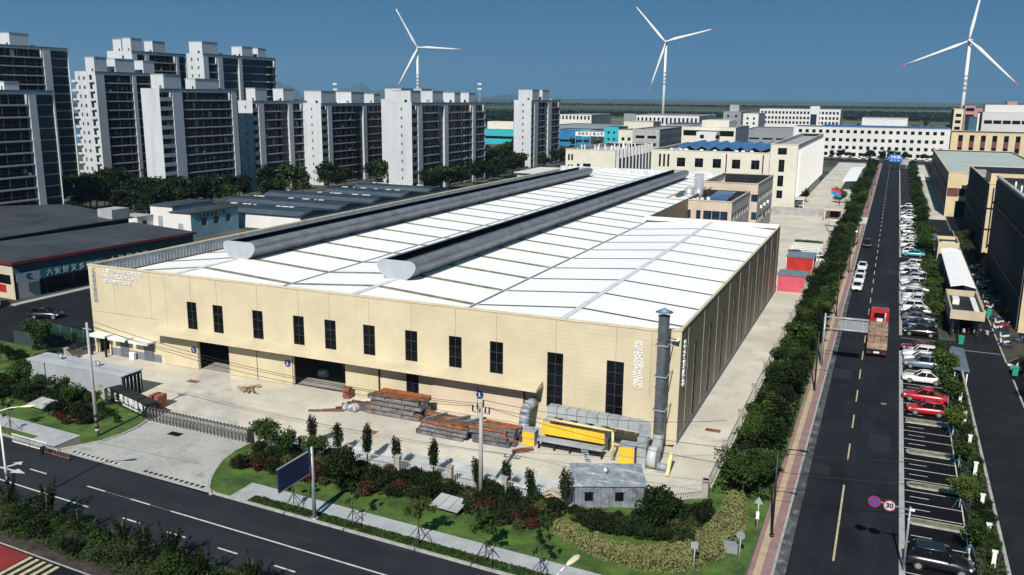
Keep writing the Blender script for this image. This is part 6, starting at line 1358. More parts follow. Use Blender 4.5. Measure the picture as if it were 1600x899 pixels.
# ---------------- far buildings
M_far = mat('far_white', (.60,.60,.59), .8, .04, .05); M_fgrey = mat('far_grey', (.22,.235,.26), .7, .06, .05); M_fband = mat('far_roof', (.30,.31,.33), .7, .08, .05)
xa, xb = xon(1240,545,15), xon(1485,545,15); hh = zfit(xb, 545, 203)
wf = rowsof(xa+2,xb-2,21,1.9,(hh-3.3,hh-8.0,hh-12.3,1.0),1.9)
t = block('white_factory', 'very long white factory with four rows of small dark windows closing the road end', 'factory', xa, xb, 545, 575, hh, M_far, M_fband, wf, (), 1, .8, frame=False); solar(t, xa+15, xb-1, 552, 573, hh-.3, 3)
for k in range(2): xx = xon(1345+k*36,560,hh); PW(t, 'roof_hall', MB().prism([(xx,hh-.7),(xx+12.6,hh-.7),(xx+12.6,hh+3),(xx+10.5,hh+4.2),(xx+2.1,hh+4.2),(xx,hh+3)],'y',576,600), M_far)
xa = xon(1487,560,15); hh = zfit(xa,560,207)
wf = rowsof(xa+2,xa+42,7,2.4,(hh-5.0,),3.6); 
t = block('beige_factory', 'beige factory with dark red panels under each window beside the long white one', 'factory', xa, xa+48, 560, 590, hh, M_beige, M_fband, wf, (), -1, .8, sm=M_dkgrey, frame=False)
for a, c, z0, z1 in wf: PW(t, 'red_panel', MB().box(a,c,559.9,559.98,z0-3.2,z0-.05), M_brown); PW(t, 'red_panel', MB().box(a,c,559.9,559.98,z0-7.5,z0-5.8), M_brown); PW(t, 'window', MB().box(a,c,559.92,559.98,z0-5.75,z0-3.25), M_glass)
def far(name, label, pxl, pxr, Y, pt, dep, m, rm, nx=0, zs=(), ww=2, wh=2, side=None, sx=1, cat='building', par=.5, base=0):
    a, c = xon(pxl,Y,8), xon(pxr,Y,8); h = zfit(c, Y, pt); return block(name, label, cat, a, c, Y, Y+dep, h, m, rm, rowsof(a+1,c-1,nx,ww,[h-q for q in zs],wh) if nx else (), (), sx, par, sm=side or M_fgrey, frame=False), a, c, h
t, a, c, h = far('yellow_factory', 'cream and pink four storey factory under the right hand turbine', 1487, 1502, 780, 171, 40, mat('far_cream',(.58,.54,.40),.8,.05,.05), M_fband, 1, (6,11,16), 4, 2.5, M_dkgrey, -1)
t, a, c, h = far('pink_tower', 'pink stair tower on the far factory right of the turbine', 1503, 1520, 779, 166, 30, mat('far_pink',(.42,.22,.22),.8,.05,.05), M_fband, 2, (4,9,14), 3.2, 2.5)
t, a, c, h = far('grey_complex', 'big pale grey industrial block at the far upper right', 1531, 1640, 700, 177, 40, mat('far_pale',(.50,.50,.50),.8,.04,.05), M_fband, 7, (8,), 5, 2.5, None, -1); PW(t, 'roof_room', MB().box(a+2,a+60,712,730,h-.4,h+5), mat('far_pale2',(.55,.54,.52),.8,.04,.05))
t, a, c, h = far('pink_building', 'long pink roofed building behind the grey block at the far right', 1520, 1600, 830, 171, 30, MATS['far_pink'], M_fband); PW(t, 'roof_room', MB().box(xon(1573,830,h),xon(1589,830,h),832,845,h-.4,h+6), MATS['far_pink'])
t, a, c, h = far('blue_shed', 'dark blue shed wall between the pink tower and the grey block', 1511, 1524, 690, 184, 40, mat('far_blue',(.04,.09,.15),.6,.1,.1), M_fband); PW(t, 'corner_post', MB().box(c,c+1,689.8,691,0,h+3), M_white)
t, a, c, h = far('white_warehouse', 'white warehouse with a row of upright windows, left of the middle turbine', 870, 924, 900, 180, 70, M_far, M_fband, 9, (5,), 2, 4)
t, a, c, h = far('white_warehouse', 'white warehouse with a row of upright windows below the middle turbine', 980, 1092, 860, 182, 90, M_far, M_fband, 17, (8,), 1.9, 6); PW(t, 'end_block', MB().box(a-3,a+9,858,861,0,h+1.5), M_fgrey)
t, a, c, h = far('pale_shed', 'pale grey shed roof in front of the left white warehouse', 862, 968, 700, 198, 60, M_fgrey, M_fband)
t, a, c, h = far('teal_works', 'teal works hall with a dark window strip seen right of the double tower', 752, 812, 560, 203, 30, M_teal, M_fband, 8, (6.5,), 6.5, 1.8); PW(t, 'roof_hut', MB().box(a+2,a+22,566,580,h-.4,h+5), M_ivory)
t, a, c, h = far('teal_works', 'blue and teal works hall seen right of the lone tower', 868, 922, 570, 204, 30, M_blue, M_fband, 6, (8,), 4.5, 1.4); PW(t, 'teal_corner', MB().box(c-6,c,569.6,570,h-5,h+.3), M_teal)
a, c = xon(899,520,8), xon(946,520,8); h = zfit(c,520,207)
t = thing('works_canopy', 'white works canopy with dark characters in front of the teal office', 'canopy', ((a+c)/2,525,0)); PW(t, 'fascia', MB().box(a,c,520,521,h-2.6,h), M_white); PW(t, 'roof', MB().box(a,c,521,545,h-.3,h-.02), M_fband)
for k, ch in enumerate('钢结构工程公司'): text('letter', ch, 1.9, M_frame, t, (a+2.6+(c-a-5)*k/6, 519.9, h-1.3), FRONT, .03, bold=.02)
for q in range(5): x = a+(c-a)*q/4; PW(t, 'post', MB().box(x-.2,x+.2,520.3,520.7,0,h-2.6), M_fgrey)
t, a, c, h = far('teal_office', 'bright teal office block with six small windows', 944, 966, 515, 199, 20, M_teal, M_fband, 2, (4,8,11), 1.2, 1.4, mat('teal_side',(.015,.18,.22),.6,.1,.1))
t, a, c, h = far('cream_office', 'cream office with two windows right of the teal office', 966, 990, 500, 204, 30, M_ivory, M_fband, 2, (6,), 1.8, 1.9)
t, a, c, h = far('cream_office', 'long cream upper block above the grey workshops', 974, 1020, 560, 191, 20, M_ivory, M_fband)
t, a, c, h = far('grey_workshop', 'pale grey workshop with dark side windows at the picture middle', 988, 1030, 480, 203, 70, M_slab, M_fband, 2, (5,9), 5, 1.6)
for k in range(7): PW(t, 'side_window', MB().box(c+.02,c+.06,484+k*9,490+k*9,h-5,h-3), M_glass); PW(t, 'side_window', MB().box(c+.02,c+.06,484+k*9,490+k*9,h-9.5,h-7.5), M_glass)
t, a, c, h = far('white_pavilion', 'white pavilion with a dark glass band above the solar roof', 1064, 1148, 470, 200, 45, M_ivory, M_fband, 3, (4.6,), 9, 2.9); PW(t, 'roof_room', MB().box(a+9,c-5,478,500,h-.4,h+3.4), M_ivory); PW(t, 'front_block', MB().box(a+10,c-8,460,469.9,0,h-2.2), M_far); [PW(t, 'window', MB().box(a+12+q*8,a+14+q*8,459.9,459.99,h-5.4,h-3.6), M_glass) for q in range(2)]
t, a, c, h = far('grey_shed', 'wide grey shed to the right of the white pavilion', 1166, 1300, 640, 205, 60, M_fgrey, M_fband, 6, (7,), 7, 1.2); 
t, a, c, h = far('blue_roof_shed', 'low blue roofed shed behind the white pavilion', 1040, 1128, 620, 196, 50, M_fgrey, M_pv)
t, a, c, h = far('slate_block', 'slate grey block with a rooftop cabin near the picture top middle', 1129, 1157, 820, 175, 30, M_fgrey, M_fband, 2, (5,11), 2, 2); PW(t, 'roof_room', MB().box(a+5,a+13,824,834,h-.4,h+6), M_slab)
t, a, c, h = far('white_annex', 'white annex with dark upright windows left of the long arcade', 1160, 1184, 760, 178, 40, M_far, M_fband, 2, (5,9,13), 1.6, 2, M_slab)
t, a, c, h = far('arched_factory', 'distant white factory with three rows of arched dark windows', 1186, 1312, 1000, 172, 40, M_far, M_fband, 22, (5,10.5,15.5), 2.2, 2.8); PW(t, 'stair_hall', MB().box(xon(1266,999.4,h),xon(1281,999.4,h),998.8,1004,0,h+3.5), M_far); PW(t, 'stair_glass', MB().box(xon(1267.5,999,h),xon(1277,999,h),998.6,998.75,5,h-5), M_bluglass)
t, a, c, h = far('arc_hall', 'small bright arched roof hall behind the long white factory', 1345, 1416, 700, 186, 30, M_far, M_far)
# ---------------- left hand side
A, B = Vector((-128.0, 93.6, 0)), Vector((-125.2, 130.5, 0)); d = B-A; L = d.length
t = thing('market_building', 'low market building with a dark roof, maroon eaves and a teal shop sign', 'market', A, math.atan2(d.y, d.x)-R(90))
# local frame: +x faces the street, y runs along the frontage
P2 = lambda n, b, m, par=None: b.build(n, m, par or t)
P2('wall', MB().wall('y',0,-17,0,0,6.0,[(-6,-.8,2.4,4.0),(-13,-8,2.4,4.0)],.2).quad([(-17,0,0),(-17,L,0),(-17,L,6),(-17,0,6)]).quad([(-17,L,0),(0,L,0),(0,L,6),(-17,L,6)]), mat('market_wall',(.50,.44,.34),.8,.06,.4))
P2('window', MB().box(-5.9,-.9,.12,.18,2.45,3.95), M_glass); P2('window', MB().box(-12.9,-8.1,.12,.18,2.45,3.95), M_glass); P2('red_poster', MB().box(-6.2,-2.2,-.05,-.01,1.0,2.3), M_red)
P2('wall', MB().quad([(0,0,4.2),(0,L,4.2),(0,L,6),(0,0,6)]), mat('shop_upper',(.13,.13,.135),.7,.1,.4))
P2('shop_back', MB().quad([(-2.4,0,0),(-2.4,L,0),(-2.4,L,4.2),(-2.4,0,4.2)]), M_black)
for k in range(8): P2('pillar', MB().box(-.5,-.05,.1+k*(L-.6)/7,.5+k*(L-.6)/7,0,4.2), M_dkgrey)
P2('shutter', MB().box(-.3,-.1,.6,4.4,.02,2.9), mat('shutter',(.30,.33,.37),.5,.06,.3))
P2('roof', MB().prism([(-17.3,6.0),(.5,6.05),(.5,6.3),(-17.3,6.9)],'y',-.4,L+.3), M_dkroof); P2('eaves', MB().box(.5,.62,-.5,L+.4,5.85,6.32).box(-17.3,.5,-.55,-.42,5.9,6.4), M_maroon)
o = P2('shop_sign', MB().box(.35,.55,.2,16.5,2.9,4.35).box(.35,.552,.2,4.2,2.9,4.35,1), [mat('sign_teal',(.015,.11,.17),.5,.05), mat('sign_pale',(.20,.30,.38),.5,.05)])
for k, ch in enumerate('六安好又多超市'): text('letter', ch, 1.15, mat('sign_letter',(.45,.52,.55),.5,.03), t, (.6, 5.9+k*1.5, 3.62), SIDE, .02, bold=.01, world=False)
text('emblem', 'C', 1.2, M_signblue, t, (.6, 2.2, 3.6), SIDE, .02, bold=.03, world=False)
o = P2('shop_sign', MB().box(.30,.5,16.7,27,2.95,4.45), M_dkgrey)
for k, ch in enumerate('水果超市门'): text('letter', ch, 1.3, MATS['sign_letter'], t, (.55, 18.1+k*1.75, 3.7), SIDE, .02, bold=.015, world=False)
t = thing('dark_hall', 'wide dark roofed hall behind the market building', 'hall', (-160, 110, 0)); PW(t, 'wall', MB().box(-185,-145.8,84,134,0,7.2), M_dkgrey); PW(t, 'roof', MB().prism([(-186,7.21),(-145.3,7.21),(-145.3,7.4),(-165,9.0),(-186,7.4)],'y',83,135), M_dkroof); PW(t, 'roof_room', MB().box(-150,-146,130,134.6,7.5,9.4), M_slab)
def house(label, x0, x1, y0, y1, h, side, wins, letters=None, nm='white_house'):
    t = thing(nm, label, 'house', ((x0+x1)/2,(y0+y1)/2,0)); sw = wins
    PW(t, 'wall', MB().wall('y',y0,x0,x1,0,h,[(x0+2.4,x0+3.9,0,3.1)],.15), M_wall); PW(t, 'wall', MB().wall('x',x1,y0,y1,0,h,sw,.15,out=1).quad([(x0,y0,0),(x0,y1,0),(x0,y1,h),(x0,y0,h)]).quad([(x0,y1,0),(x1,y1,0),(x1,y1,h),(x0,y1,h)]), side)
    PW(t, 'door', MB().box(x0+2.4,x0+3.9,y0+.1,y0+.14,0,3.1), M_ygrey)
    for a, c, z0, z1 in sw: PW(t, 'window', MB().box(x1-.14,x1-.10,a,c,z0,z1), M_glass)
    PW(t, 'roof', MB().box(x0-.3,x1+.3,y0-.3,y1+.3,h,h+.18), M_dkroof)
    if letters:
        for k, ch in enumerate(letters): text('letter', ch, 1.0, M_frame, t, (x1+.05, y0+3.0+k*1.35, h-.85), SIDE, .03, bold=.01)
    return t
house('white house with a pale blue side wall carrying dark characters and three windows', -154.5, -148.2, 154.1, 170.2, 5.6, M_ltblue, [(157.5,159.3,2.4,4.2),(161.6,163.4,2.4,4.2),(165.7,167.5,2.4,4.2)], '江苏新能源工程')
house('plain white house with a dark roof left of the pale blue one', -168.7, -161.5, 162, 176, 5.6, M_ltblue, [], nm='white_house'); t = thing('white_annex', 'small low white annex before the plain white house', 'annex', (-172,160,0)); PW(t, 'wall', MB().box(-174,-168,157,162,0,3.2), M_wall); PW(t, 'roof', MB().box(-174.2,-167.8,156.8,162.2,3.2,3.35), M_slab); PW(t, 'window', MB().box(-167.98,-167.94,158.6,159.8,1.2,2.2), M_glass)
M_shed = mat('shed_blue', (.022,.034,.048), .5, .12, .2); M_shed2 = mat('shed_pale', (.065,.085,.11), .5, .1, .3)
for k in range(5):
    y0 = 173+k*16; x1 = -131.5; x0 = -170 if k < 3 else -160
    t = thing('blue_roof_shed', ('nearest','second','middle','fourth','farthest')[k]+' of the five dark blue roofed sheds left of the hall', 'shed', ((x0+x1)/2,y0+8,0)); PW(t, 'wall', MB().box(x0,x1,y0,y0+15.6,0,3.4), M_wall)
    PW(t, 'roof', MB().prism([(y0-.2,3.41),(y0+5,4.9),(y0+15.8,3.41)],'x',x0-.2,x1+.2), M_shed); PW(t, 'skylight_row', MB().prism([(y0+.3,3.66),(y0+2.8,4.37),(y0+2.8,4.42),(y0+.3,3.71)],'x',x0+.5,x1-.3), M_shed2)
    rr = random.Random(k)
    for q in range(7): x = rr.uniform(x0+3,x1-6); PW(t, 'roof_patch', MB().box(x,x+rr.uniform(.8,2.6),y0+6.5,y0+7.2,4.85,4.98), M_white)
t = thing('low_pavilion', 'low white pavilion roof beyond the left parapet of the hall', 'pavilion', (-125,330,0)); PW(t, 'wall', MB().box(-136,-112,318,345,0,3.4), M_slab); PW(t, 'roof', MB().box(-137,-111,317,346,3.4,3.7), M_wall)
t = thing('street_cabinet', 'dark green box shelter beside the left street trees', 'cabinet', (-103,77,0)); PW(t, 'wall', MB().box(-105.2,-101.5,76,78.6,0,2.2), mat('box_dark',(.03,.045,.045),.6,.1,1)); PW(t, 'roof', MB().box(-105.4,-101.3,75.8,78.8,2.2,2.32), M_dkgrey)
t = thing('mesh_fence', 'green mesh fence along the left street', 'fence', (-100.5,80,0)); 
for k in range(6):
    x = -107.5+k*2.6; PW(t, 'post', MB().cyl((x,81.5-.35*k,0),(x,81.5-.35*k,1.9),.05,n=6), mat('fence_green',(.02,.16,.09),.6,.1))
    if k < 5:
        b = MB()
        for q in range(9): xx = x+2.6*q/9; yy = 81.5-.35*(k+q/9); b.cyl((xx,yy,.1),(xx,yy,1.8),.014,n=4)
        for z in (.3,1.0,1.75): b.cyl((x,81.5-.35*k,z),(x+2.6,81.15-.35*k,z),.016,n=4)
        PW(t, 'mesh_panel', b, MATS['fence_green'])
# ================================================================== TURBINES, POLES, SIGNS, WIRES
M_turb = mat('turbine_white', (.74,.74,.74), .45, .02, .02); M_tip = mat('blade_tip_red', (.55,.10,.08), .5, .05)
def turbine(label, bpx, bpy, hpx, hpy, D, R0, angs, yaw):
    d = _f+(hpx-800)/FPX*_r-(hpy-449.5)/FPX*_u; d = d/math.hypot(d[0],d[1]); hub = Vector(tuple(CAM+d*D)); x, y, H_ = hub
    t = thing('wind_turbine', label, 'wind turbine', (x, y, 0)); P = lambda n, b, m, par=None: b.build(n, m, par or t)
    P('tower', MB().cyl((0,0,0),(0,0,H_-1.5),2.1,1.35,24), M_turb)
    ax = Vector((-x,-y,0)).normalized(); ax = Matrix.Rotation(yaw,3,'Z') @ ax; rt = Vector((-ax.y, ax.x, 0))     # rotor axis towards the camera, rt to picture right
    c0 = Vector((0,0,H_)); n = P('nacelle', MB().loft([[tuple(c0+ax*a+rt*(s_*w)+Vector((0,0,q*w*1.0))) for s_, q in ((-1,-1),(1,-1),(1.05,.3),(.8,1),(-.8,1),(-1.05,.3))] for a, w in ((3.2,1.4),(2.4,1.9),(-5,1.9),(-6.5,1.5))], smooth=False), mat('nacelle_grey',(.60,.61,.62),.5,.03,.1))
    P('hub', MB().loft([[tuple(c0+ax*a+rt*(w*math.cos(q))+Vector((0,0,w*math.sin(q)))) for q in np.linspace(0,6.283,13)[:-1]] for a, w in ((3.2,1.5),(4.6,1.6),(5.8,1.1),(6.4,.3))]), MATS['nacelle_grey'])
    ch = c0+ax*4.4
    for an in angs:
        u = rt*math.cos(R(an))+Vector((0,0,1))*math.sin(R(an)); v = rt*-math.sin(R(an))+Vector((0,0,1))*math.cos(R(an))
        def ring(f, cw, th): c = ch+u*(R0*f)+ax*(1.5*f*f); return [tuple(c+v*(cw*a)+ax*(th*b_+cw*.25*a*(1-f))) for a, b_ in ((-.35,0),(-.1,.5),(.3,.35),(.65,0),(.3,-.35),(-.1,-.5))]
        P('blade', MB().loft([ring(f,c_,h_) for f, c_, h_ in ((.01,1.6,1.6),(.06,1.9,1.5),(.2,3.9,1.0),(.45,2.8,.6),(.75,1.8,.35),(.92,1.2,.2))]), M_turb)
        P('blade_tip', MB().loft([ring(f,c_,h_) for f, c_, h_ in ((.921,1.2,.2),(.99,.7,.1),(1.0,.15,.05))]), M_tip)
    for k, ch_ in enumerate('中国能建'):
        z = H_*.62-k*4.6; rr_ = 2.1-.75*z/H_; dv = Vector((-x,-y,0)).normalized(); o = text('letter', ch_, 3.4, M_fgrey, t, tuple(dv*(rr_+.12)+Vector((0,0,z))), (R(90),0,math.atan2(dv.y,dv.x)+R(90)), .02, bold=.05, world=False)
    return t
turbine('white wind turbine rising behind the apartment towers', 655,141,652,75,1250,63,(120,-1,241),R(8)); turbine('white wind turbine in the middle of the skyline', 1036,173,1041,66,1180,64,(132,14,253),R(-10)); turbine('white wind turbine at the right, with its upper blade cut by the photo top', 1507,164,1516,64,1010,66,(82,201,318),R(-12))
M_pole = mat('concrete_pole', (.36,.35,.33), .8, .08, .5); M_polem = mat('grey_pole', (.30,.33,.36), .45, .06, 1, metal=.3)
# power line poles
t = thing('utility_pole', 'slender concrete utility pole with black bands at its foot by the entrance', 'utility pole', (-68.9,57.3,0)); MB().cyl((0,0,0),(0,0,11.6),.19,.11,12).build('shaft', M_pole, t)
for z in (.9,1.5,2.1): MB().cyl((0,0,z),(0,0,z+.28),.20,.195,12).build('band', M_black, t)
MB().cyl((0,0,.6),(0,0,.88),.20,n=12).build('band', M_yline, t); MB().box(-.55,.55,-.05,.05,10.9,11.0).build('cross_arm', M_galv, t)
for x in (-.5,0,.5): MB().cyl((x,0,11.0 if x else 11.6),(x,0,11.35 if x else 11.9),.06,n=6).build('insulator', M_dkgrey, t)
t = thing('utility_pole', 'tall utility pole with dark insulators standing in the front bed', 'utility pole', (-29.0,60.8,0)); MB().cyl((0,0,0),(0,0,8.5),.21,.14,12).build('shaft', M_pole, t)
MB().box(-.8,.8,-.05,.05,7.6,7.72).build('cross_arm', M_galv, t); MB().box(-.05,.05,-.5,.5,8.0,8.1).build('cross_arm', M_galv, t)
for x, y, z in ((-.75,0,7.72),(-.1,-.45,8.1),(.0,.45,8.1),(.4,0,7.72),(.75,0,7.72)): MB().cyl((x,y,z),(x,y,z+.5),.07,n=6).build('insulator', M_black, t)
def cable(p, q, sag, label):
    b = MB(); n = 14; pts = [Vector(p).lerp(Vector(q), k/n)-Vector((0,0,4*sag*(k/n)*(1-k/n))) for k in range(n+1)]
    for a, c in zip(pts, pts[1:]): b.cyl(a, c, .022, n=4, cap=False)
    tag(b.build('overhead_cable', M_black, loc=p), label, 'cable')
cable((-69.4,57.3,11.35),(-29.75,60.8,8.2),1.0,'uppermost overhead cable between the two utility poles'); cable((-68.9,57.3,11.9),(-29.1,60.35,8.6),1.2,'middle overhead cable between the two utility poles'); cable((-68.4,57.3,11.35),(-28.6,60.8,8.2),1.5,'lowest overhead cable between the two utility poles')
cable((-28.25,60.8,8.2),(4.5,69,6.2),.9,'upper overhead cable crossing from the front bed over the side road'); cable((-28.6,60.8,8.2),(4.4,66.5,5.4),1.2,'middle overhead cable crossing from the front bed over the side road'); cable((-29,61.25,8.6),(-11,72,6.0),.8,'overhead cable running from the front bed to the tree belt corner'); cable((-110,63,9.5),(-69.4,57.3,11.3),.8,'overhead cable leading from the entrance pole to the left')
# lamp pole with blue board
t = thing('lamp_post', 'grey lamp pole carrying a big dark blue board over the front verge', 'lamp post', (-39.4,52.0,0)); MB().cyl((0,0,0),(0,0,6.2),.17,.11,12).build('pole', M_polem, t); MB().cyl((0,0,0),(0,0,.25),.3,n=12).build('foot', M_polem, t)
MB().box(-.06,.06,-4.15,-.55,4.15,5.95).build('board', [M_signblue], t); MB().box(-.09,.09,-4.2,-.5,4.09,4.15).build('board_frame', M_polem, t); MB().box(-.09,.09,-4.2,-.5,5.95,6.01).build('board_frame', M_polem, t)
for z in (4.6,5.6): MB().cyl((0,-.6,z),(0,0,z),.05,n=6).build('bracket', M_polem, t)
# street lamps with long pale heads
def lamp(label, x, y, h, dirv, L, col, head=True, par=None):
    t = thing('street_lamp', label, 'street lamp', (x,y,0)); MB().cyl((0,0,0),(0,0,h),.10,.07,10).build('pole', col, t); MB().cyl((0,0,0),(0,0,.3),.17,n=10).build('foot', col, t)
    d = Vector(dirv).normalized(); e = d*L+Vector((0,0,h+.25)); MB().tube([(0,0,h-.05), tuple(d*L*.5+Vector((0,0,h+.18))), tuple(e)], .045, 6).build('arm', col, t)
    if head:
        s_ = Vector((-d.y,d.x,0)); MB().loft([[tuple(e+d*a+s_*(w*math.cos(q))+Vector((0,0,.5*w*math.sin(q)+.05*a))) for q in np.linspace(0,6.283,11)[:-1]] for a, w in ((0,.07),(.35,.17),(.85,.22),(1.15,.14),(1.25,.03))]).build('lamp_head', mat('lamp_cream',(.66,.60,.40),.4,.04), t)
    return t
M_pblk = mat('pole_black', (.012,.012,.013), .5, .1)
lamp('white lamp post in the median at the left photo edge with cream head', -62.3, 43.0, 8.6, (.55,.35,0), 1.6, M_white)
lamp('lamp post whose cream head rises from the bottom photo edge', -14.3, 38.9, 8.2, (.25,1,0), 1.2, M_white)
for k, y in enumerate((64.2,101.7,140,178,216,290,330,372)): lamp('slim black street lamp on the pink pavement, '+('nearest','second','third','fourth','fifth','sixth','seventh','eighth')[k]+' from the corner', -5.85, y, 7.2, (1,0,0), 1.6, M_pblk, head=False); MB().box(1.5,2.1,-.1,.1,7.38,7.48).build('lamp_head', M_pblk, [o for o in COL.objects if o.name.startswith('street_lamp')][-1])
# gantry with the back of a road sign
t = thing('sign_gantry', 'steel gantry arm holding the grey back of a road sign over the side road', 'road sign', (-5.9,112.3,0)); MB().cyl((0,0,0),(0,0,6.9),.16,.12,12).build('mast', M_polem, t)
for z in (6.45,5.0): MB().cyl((0,0,z),(5.1,0,z),.08,n=8).build('arm', M_galv, t)
MB().box(1.75,5.05,.1,.16,4.85,6.6).build('board', mat('board_back',(.24,.26,.28),.5,.06,.5), t)
for x in (2.4,4.4): MB().box(x,x+.1,.03,.1,4.85,6.6).build('stiffener', M_galv, t)
# blue overhead sign far down the road
t = thing('overhead_sign', 'blue overhead direction sign far down the side road', 'road sign', (3.4,459,0)); MB().cyl((0,0,0),(0,0,7.4),.2,n=8).build('mast', M_polem, t); MB().box(-5.5,0,-.1,.1,7.1,7.3).build('arm', M_polem, t)
MB().box(-5.2,.2,-.3,-.15,3.9,7.3).build('board', mat('guide_blue',(.02,.17,.55),.4,.05), t); b = MB(); text('letter_row', '港城路', 1.5, M_letter, t, (-2.5,-.33,6.1), FRONT, .01, world=False, bold=.02); text('letter_row', '←  ↑  →', 1.0, M_letter, t, (-2.5,-.33,4.6), FRONT, .01, world=False, bold=.02)
t = thing('lattice_sign', 'grey sign frame right of the far blue road sign', 'road sign', (5.5,461,0)); MB().box(-1.6,2.6,-.1,.1,2.6,5.2).build('board', M_slab, t); MB().cyl((.5,0,0),(.5,0,2.6),.15,n=8).build('mast', M_polem, t)
# round signs at the near right
t = thing('round_signs', 'pole arm with a no stopping disc and a 30 speed sign over the road', 'traffic sign', (3.43,63.1,0)); MB().cyl((0,0,0),(0,0,5.0),.09,.07,10).build('mast', M_polem, t); MB().cyl((0,0,4.75),(-2.75,0,5.05),.05,n=8).build('arm', M_polem, t)
M_sred = mat('sign_red', (.34,.02,.05), .45, .05); M_sblue = mat('nostop_blue', (.02,.08,.34), .45, .05)
def disc(x, z, r, m, d, n='disc'): return MB().cyl((x,-d,z),(x,-d-.012,z),r,n=28).build(n, m, t)
disc(-2.35,4.98,.43,M_sred,.10); disc(-2.35,4.98,.35,M_sblue,.114)
for a in (45,): b = MB(); c, s_ = math.cos(R(-a)), math.sin(R(-a)); b.quad([(-2.35+u*c-v*s_,-.130,4.98+u*s_+v*c) for u, v in ((-.34,-.045),(.34,-.045),(.34,.045),(-.34,.045))]); b.build('slash', M_sred, t)
b = MB(); b.quad([(-2.35+u*c+v*s_,-.129,4.98-u*s_+v*c) for u, v in ((-.34,-.045),(.34,-.045),(.34,.045),(-.34,.045))]); b.build('slash', M_sred, t)
disc(-1.35,4.86,.43,M_sred,.10); disc(-1.35,4.86,.35,mat('sign_white',(.50,.50,.50),.5,.04),.114); text('numeral', '30', .50, M_black, t, (-1.35,-.14,4.86), FRONT, .006, bold=.018, world=False)
MB().box(.0,.3,-.08,.08,4.72,4.85).build('camera_box', M_white, t)
# small signs at the corner lawn
t = thing('pavement_sign', 'small round backed sign post on the corner lawn nearest the bottom edge', 'sign', (-7.5,59.2,.09)); MB().cyl((0,0,0),(0,0,2.2),.045,n=8).build('mast', M_galv, t); MB().cyl((0,-.05,2.2),(0,-.02,2.2),.32,n=20).build('disc', M_fgrey, t)
t = thing('pavement_sign', 'triangular backed sign post on the corner lawn beside the street lamp', 'sign', (-6.95,64.0,.09)); MB().cyl((0,0,0),(0,0,3.0),.05,n=8).build('mast', M_galv, t); MB().prism([(-.35,2.6),(.35,2.6),(0,3.2)],'y',-.05,-.02).build('plate', M_galv, t); MB().box(-.12,.12,-.2,-.08,1.4,2.0).build('meter_box', M_white, t)
t = thing('service_box', 'grey utility box on the corner lawn left of the round sign', 'utility box', (-8.3,60.5,.09)); MB().box(-.5,.5,-.2,.2,0,.7).build('housing', M_polem, t); MB().box(-.55,.55,-.25,.25,.7,.76).build('lid', M_polem, t)
tag(MB().cyl((-10.2,56.3,.09),(-10.2,56.3,2.6),.05,n=8).box(-10.45,-9.95,56.22,56.26,2.1,2.6).build('bus_stop_sign', M_galv, loc=(-10.2,56.3,.09)), 'thin sign post standing before the variegated hedge at the bottom edge', 'sign')
# pale tilted boards in the planting
for x, y, lab in ((-80.4,60.4,'pale tilted board on legs in the left garden before the container'),(-30.4,57.8,'pale tilted board on legs among the red shrubs of the front bed')):
    t = thing('tilted_board', lab, 'board', (x,y,.09), R(-6)); MB().loft([[(-1.35,-.9,.45),(1.35,-.9,.45),(1.35,.9,.75),(-1.35,.9,.75)],[(-1.35,-.9,.52),(1.35,-.9,.52),(1.35,.9,.82),(-1.35,.9,.82)]], smooth=False).build('board', M_slab, t)
    for u in (-1.1,1.1): MB().cyl((u,-.7,0),(u,-.7,.47),.05,n=6).build('leg', M_frame, t); MB().cyl((u,.7,0),(u,.7,.72),.05,n=6).build('leg', M_frame, t)
    b = MB()
    for u in (-.45,.45): b.quad([(u-.02,-.9,.524),(u+.02,-.9,.524),(u+.02,.9,.824),(u-.02,.9,.824)])
    b.build('board_seam', M_frame, t)
# white forked posts in the planting strip, traffic barrier and its bent end
for k, y in enumerate((66,70.5,76,83,90,97,104,111,117)):
    x = 9.35; t = thing('forked_post', 'white forked post in the strip beside the lane, '+('nearest','second','third','fourth','fifth','sixth','seventh','eighth','ninth')[k]+' from the photo bottom', 'post', (x,y,.07)); MB().cyl((-.13,0,0),(-.05,0,.75),.06,.08,8).build('leg', M_white, t); MB().cyl((.13,0,0),(.05,0,.75),.06,.08,8).build('leg', M_white, t); MB().box(-.14,.14,-.1,.1,.72,1.35).build('post_body', M_white, t); MB().box(-.2,.2,-.12,.12,1.35,1.45).build('post_cap', M_white, t)
t = thing('traffic_barrier', 'white railing barrier on the front road at the left edge', 'barrier', (-72,fy(-72,50.4)-.3,0), math.atan(sh))
for k in range(2):
    x0 = -3+k*2.6; o = MB().box(x0,x0+2.5,-.04,.04,.15,.22).box(x0,x0+2.5,-.04,.04,.92,.99).build('rail', M_white, t)
    for q in range(14): MB().box(x0+.08+q*.18,x0+.11+q*.18,-.02,.02,.22,.92).build('baluster', M_white, o)
t2 = thing('delineator_row', 'brown spiky metal barrier lying past the white railing on the front road', 'barrier', (-68.2,fy(-68,49.9)-.1,0), math.atan(sh))
for q in range(9): MB().cyl((-1.6+q*.4,0,.0),(-1.75+q*.4,.1,.62),.03,n=5).build('spike', M_rust2, t2)
MB().box(-1.7,1.7,-.05,.05,.2,.26).build('rail', M_rust2, t2); MB().box(-2.1,-1.75,-.2,.2,0,.7).build('end_block', M_black, t2)
